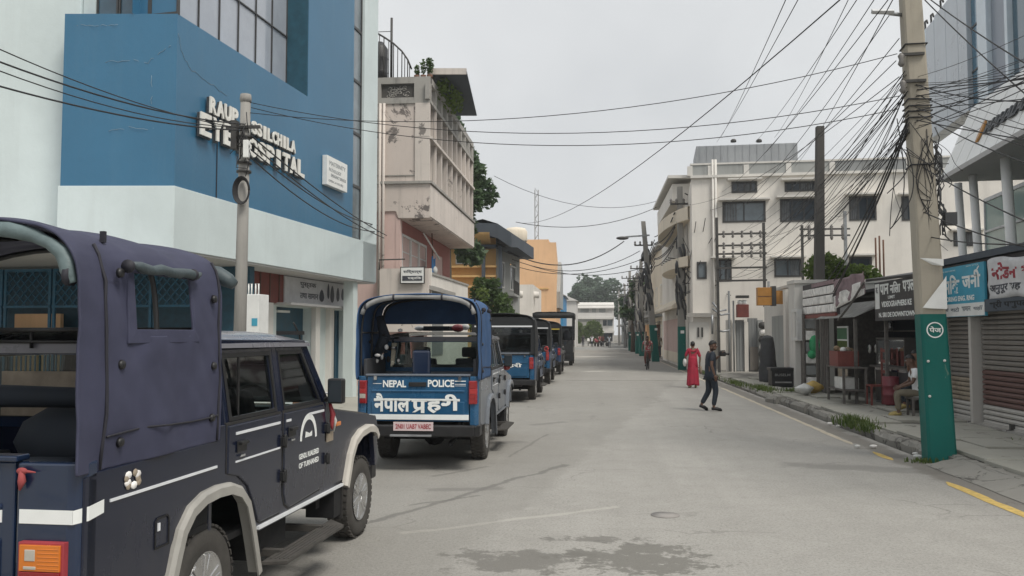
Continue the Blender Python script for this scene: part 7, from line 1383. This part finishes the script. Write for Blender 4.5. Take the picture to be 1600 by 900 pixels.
# the man in dark clothes, mid stride to the right, holding a black camera up in front of him
pm = dict(pelvis=(0,0,.92), spine=(0,-.005,1.10), chest=(0,.01,1.30), neck=(0,.03,1.45), head0=(0,.055,1.53), head1=(0,.075,1.60), knr=(.09,.10,.50), anr=(.09,.03,.09), tor=(.10,.19,.035), knl=(-.09,-.02,.48), anl=(-.09,-.22,.14), tol=(-.09,-.09,.045),
    elr=(.235,-.06,1.13), wrr=(.24,.02,.88), ell=(-.22,.10,1.18), wrl=(-.10,.27,1.34), shl=(-.17,.03,1.40), shr=(.17,.0,1.39))
mp = atZ(1111,642,0); man = person('person','man in dark shirt and trousers walking right while holding up a black camera',(mp.x,mp.y,0),-R(78),1.66,pm,'navy_shirt','navy_trousers','skin_dark','short',.75,build=1.28)
t = thing('video_camera','small black camera held up in front of the man in dark clothes','camera',(mp.x,mp.y,0),-R(78)); mb = MB(); mb.box(-.13,-.04,.26,.40,1.30,1.42); mb.tube([(-.085,.38,1.36),(-.085,.50,1.355)],.03,10); mb.tube([(-.085,.28,1.43),(-.085,.40,1.44)],.012,6); mb.build('camera_body','black_plastic',t,bev=.012); MB().box(-.15,-.13,.30,.36,1.30,1.40).build('grip','under_black',t)
# woman in a long red kurta, seen from behind
def kurta(t, J, s):
    def f(a, c):
        th = a*2*math.pi; z = 1.16-c*1.06; w_ = .150+.075*c**.8; d = .112+.075*c; fold = 1+.05*c*math.sin(th*9+1)+.03*c*math.sin(th*5)
        return ((w_*math.cos(th)*fold)*s, (d*math.sin(th)*fold)*s, (z+.02*math.sin(th*3)*c)*s)
    mb = MB(); mb.grid(f, 60, 16); mb.build('skirt','red_kurta',t,recalc=False,solid=.008)
    mb = MB(); mb.grid(lambda a,c: (-.11*s-.05*a*s+.02*math.sin(c*9)*s, (-.115-.01*math.sin(a*9))*s, (1.40-c*.75)*s), 6, 14); mb.grid(lambda a,c: ((-.17+.34*c)*s, (-.10-.035*math.sin(c*3.14)-.0)*s, (1.43-.10*math.sin(c*3.14)+a*.06)*s), 3, 12); mb.build('shawl','red_kurta',t,recalc=False,solid=.01)
wp = atZ(1083,606,0); person('person','woman in long red kurta walking away down the road',(wp.x,wp.y,0),R(4),1.56,dict(ell=(-.27,.02,1.14),wrl=(-.24,.10,.98),elr=(.27,-.02,1.12),wrr=(.26,.05,.88)),'red_kurta',None,'skin','bun',.95,kurta,'sandal',build=1.1)
t = thing('white_handbag','white bag carried at the left side of the woman in red','bag',(wp.x,wp.y,0),R(4)); mb = MB(); mb.ball((-.26,.06,.86),(.07,.13,.14),12); mb.tube([(-.25,.06,.98),(-.2,0,1.2),(-.17,-.02,1.3)],.012,6); mb.build('bag_body','bag_white',t)
t = thing('carrier_bag','pale carrier bag hanging from the right hand of the woman in red','bag',(wp.x,wp.y,0),R(4)); mb = MB(); mb.ball((.27,.05,.60),(.06,.10,.15),12); mb.tube([(.26,.05,.84),(.27,.05,.70)],.01,6); mb.build('bag_body','tan_stuff',t)
# bicycle and rider
bp_ = atZ(1012,577,0)
def bicycle(name, label, loc, rz):
    t = thing(name, label, 'bicycle', loc, rz)
    for y in (-.53,.53):
        mb = MB(); mb.tube([(0,y+.34*math.cos(a),.34+.34*math.sin(a)) for a in [k*2*math.pi/24 for k in range(25)]],.018,6); w_ = mb.build('wheel','rubber',t); mb = MB()
        for k in range(8): a = k*math.pi/8; mb.tube([(0,y+.33*math.cos(a),.34+.33*math.sin(a)),(0,y-.33*math.cos(a),.34-.33*math.sin(a))],.004,4)
        mb.build('spokes','steel',w_)
    mb = MB()
    for a,c in (((0,-.53,.34),(0,-.15,.32)),((0,-.15,.32),(0,-.25,.88)),((0,-.53,.34),(0,-.22,.80)),((0,-.22,.80),(0,.38,.82)),((0,-.15,.32),(0,.38,.78)),((0,.36,.9),(0,.53,.34))): mb.tube([a,c],.018,6)
    mb.build('frame','iron',t); mb = MB(); mb.tube([(-.28,.22,.98),(-.2,.34,1.0),(0,.38,.98),(.2,.34,1.0),(.28,.22,.98)],.014,6); mb.tube([(0,.36,.88),(0,.38,.98)],.014,6); mb.build('handlebar','steel',t); MB().ball((0,-.26,.92),(.09,.14,.04)).build('saddle','black_plastic',t); mb = MB(); mb.box(-.09,.09,-.75,-.4,.70,.73); mb.tube([(0,-.15,.32),(.1,-.15,.18)],.012,5); mb.box(.06,.16,-.2,-.1,.15,.18); mb.box(-.16,-.06,-.2,-.1,.44,.47); mb.build('rack_and_pedals','iron',t); return t
bicycle('bicycle','dark bicycle ridden towards the camera along the right side of the road',(bp_.x,bp_.y,0),R(172))
person('person','cyclist in red and white patterned shirt riding on the right side of the road',(bp_.x,bp_.y,0),R(172),1.66,dict(pelvis=(0,-.26,1.0),spine=(0,-.20,1.17),chest=(0,-.10,1.36),neck=(0,-.03,1.50),head0=(0,.01,1.57),head1=(0,.04,1.63),shl=(-.18,-.08,1.45),shr=(.18,-.08,1.45),ell=(-.26,.06,1.24),elr=(.26,.06,1.24),wrl=(-.26,.22,1.04),wrr=(.26,.22,1.04),hpl=(-.09,-.24,.97),hpr=(.09,-.24,.97),knl=(-.12,.06,.82),knr=(.12,.0,.60),anl=(-.11,-.14,.53),anr=(.11,-.16,.26),tol=(-.11,0,.47),tor=(.11,-.02,.20)),'red_shirt','check_shirt','skin_dark','short',.7,None,'shoe_black')
q = atZ(1054,557,.15); person('person','far man in pale shirt standing beside the pink garage door',(4.55,q.y-2,.15),R(150),1.66,None,'khaki','navy_trousers','skin_dark','short',.6)
# two people at the kiosk, partly behind the thick pole
sit = dict(pelvis=(0,0,.50),spine=(0,.02,.68),chest=(0,.06,.88),neck=(0,.10,1.03),head0=(0,.13,1.10),head1=(0,.16,1.17),shl=(-.175,.06,.97),shr=(.175,.06,.97),ell=(-.23,.14,.72),elr=(.23,.14,.72),wrl=(-.12,.36,.62),wrr=(.12,.36,.62),hpl=(-.09,.03,.49),hpr=(.09,.03,.49),knl=(-.11,.42,.50),knr=(.11,.42,.50),anl=(-.11,.40,.09),anr=(.11,.36,.09),tol=(-.12,.55,.035),tor=(.12,.52,.035))
q = atZ(1421,652,.15); person('person','person in white shirt and khaki trousers sitting behind the thick pole',(q.x+.22,q.y+.1,.15),R(80),1.66,sit,'white_shirt','khaki','skin_dark','short',.7,None,'sandal')
t = thing('stool','low dark stool under the person in white shirt','stool',(q.x+.22,q.y+.1,.15)); MB().box(-.2,.2,-.2,.2,.36,.41).build('seat','wood_grey',t)
for sx in (-.16,.16):
    for sy in (-.16,.16): MB().bar((sx,sy,0),(sx,sy,.36),.04).build('leg','wood_grey',t)
sit2 = dict(sit); sit2.update(ell=(-.24,.20,.80),wrl=(-.08,.26,1.02),elr=(.24,.20,.80),wrr=(.08,.28,1.0))
q = atX(1418,585,6.65); person('person','person in orange red checked shirt sitting with hands raised to the face by the kiosk',(6.95,19.25,.25),R(95),1.64,sit2,'check_shirt','navy_trousers','skin','short',.8,None,'sandal')
t = thing('bench','dark wooden bench under the person in checked shirt','bench',(6.95,19.25,.15)); MB().box(-.2,.25,-.7,.5,.44,.50).build('seat','wood_grey',t)
for sy in (-.6,.4): MB().box(-.18,.22,sy-.03,sy+.03,0,.44).build('leg','wood_grey',t)
person('person','person in white shirt standing on the far side of the nearest pickup',(-3.75,10.4,.02),-R(20),1.68,dict(ell=(-.25,.12,1.14),wrl=(-.18,.34,1.12),elr=(.24,.05,1.12),wrr=(.22,.30,1.06)),'white_shirt','navy_trousers','skin','short',.6)
# motorcycle under a blue cover between the first two pickups
t = thing('motorcycle','parked motorcycle with bright blue tank between the two nearest pickups','motorcycle',(-3.72,10.9,0),R(8))
for y in (-.62,.62): make_wheel(t,.06,y,1,r=.30)
mb = MB(); mb.ball((0,.18,.86),(.16,.30,.15),14); mb.ball((0,.62,.98),(.14,.16,.16),12); mb.build('tank','blue_tarp',t); MB().ball((0,-.28,.84),(.13,.42,.08),12).build('saddle','black_plastic',t)
mb = MB(); mb.box(-.14,.14,-.1,.3,.35,.65); mb.tube([(0,.62,.30),(0,.5,1.0)],.04,8); mb.tube([(0,-.62,.30),(0,.2,.6)],.035,8); mb.build('engine','under_black',t); mb = MB(); mb.tube([(-.34,.38,1.06),(0,.48,1.04),(.34,.38,1.06)],.014,6); mb.build('handlebar','steel',t); MB().lathe([(0,.0),(.06,.01),(.07,.05),(0,.08)],(0,.74,1.0),'y',12).build('headlight','lamp_clear',t); MB().box(-.05,.05,.72,.76,1.06,1.12).build('front_plate','bag_white',t)
# riders far down the street
for k,(u,v,Y,mt,lab) in enumerate(((911,535,120,'navy_shirt','dark figure walking far down the road'),(925,534,118,'white_shirt','rider in white far down the middle of the road'),(937,533,125,'red_shirt','rider in red far down the road'),(942,534,122,'check_shirt','rider in dark red farthest to the right at the street end'),(952,536,115,'white_shirt','pale figure at the right kerb near the street end'))):
    p = atZ(u,v,0); person('person',lab,(p.x*120/max(p.y,1) if 0 else atY(u,v,Y).x,Y,0),R(180 if k%2 else 0),1.65,None,mt,'navy_trousers','skin_dark','short',.6,sub=1)
for k,(u,Y,lab) in enumerate(((919,128,'white scooter parked far down the road'),(932,122,'red motorcycle far down the road'),(944,126,'dark motorcycle at the far right of the street end'))):
    t = thing('far_motorcycle',lab,'motorcycle',(atY(u,530,Y).x,Y,0),R(20*k)); mb = MB(); mb.ball((0,0,.75),(.25,.6,.22)); mb.ball((0,.4,.95),(.22,.18,.2)); mb.build('body',('bag_white','lamp_red','iron')[k],t)
    for y in (-.6,.6): MB().lathe([(.0,-.05),(.28,-.05),(.3,0),(.28,.05),(0,.05)],(0,y,.3),'x',14).build('wheel','rubber',t)
    mb = MB(); mb.tube([(-.35,.45,1.1),(.35,.45,1.1)],.02,5); mb.build('handlebar','iron',t)
# litter along the kerb
for k,(u,v) in enumerate(((1310,668),(1297,664),(1435,716),(1150,600),(1432,712),(1160,598),(1340,700),(1365,700))):
    p = atZ(u,v,.01); mb = MB(); mb.ball((0,0,.03),(.05+.02*(k%3),.04,.025),7); o = mb.build('litter',('bag_white','stone_pale')[k%2],loc=(p.x,p.y,p.z)); tag(o,'small scrap of pale litter lying along the right kerb','litter','litter along the right kerb')
# ================================================================== HAZE
hz = bpy.data.materials.new('haze'); hz.use_nodes = True; MATS['haze'] = hz; ht = hz.node_tree; ht.nodes.clear()
ho = ht.nodes.new('ShaderNodeOutputMaterial'); hv = ht.nodes.new('ShaderNodeVolumePrincipled'); hv.inputs['Color'].default_value = (.93,.95,.97,1); hv.inputs['Density'].default_value = .0008; hv.inputs['Anisotropy'].default_value = .2
ht.links.new(hv.outputs[0], ho.inputs['Volume'])
MB().box(-60,60,-12,262,-1.2,32).build('haze','haze',kind='stuff')
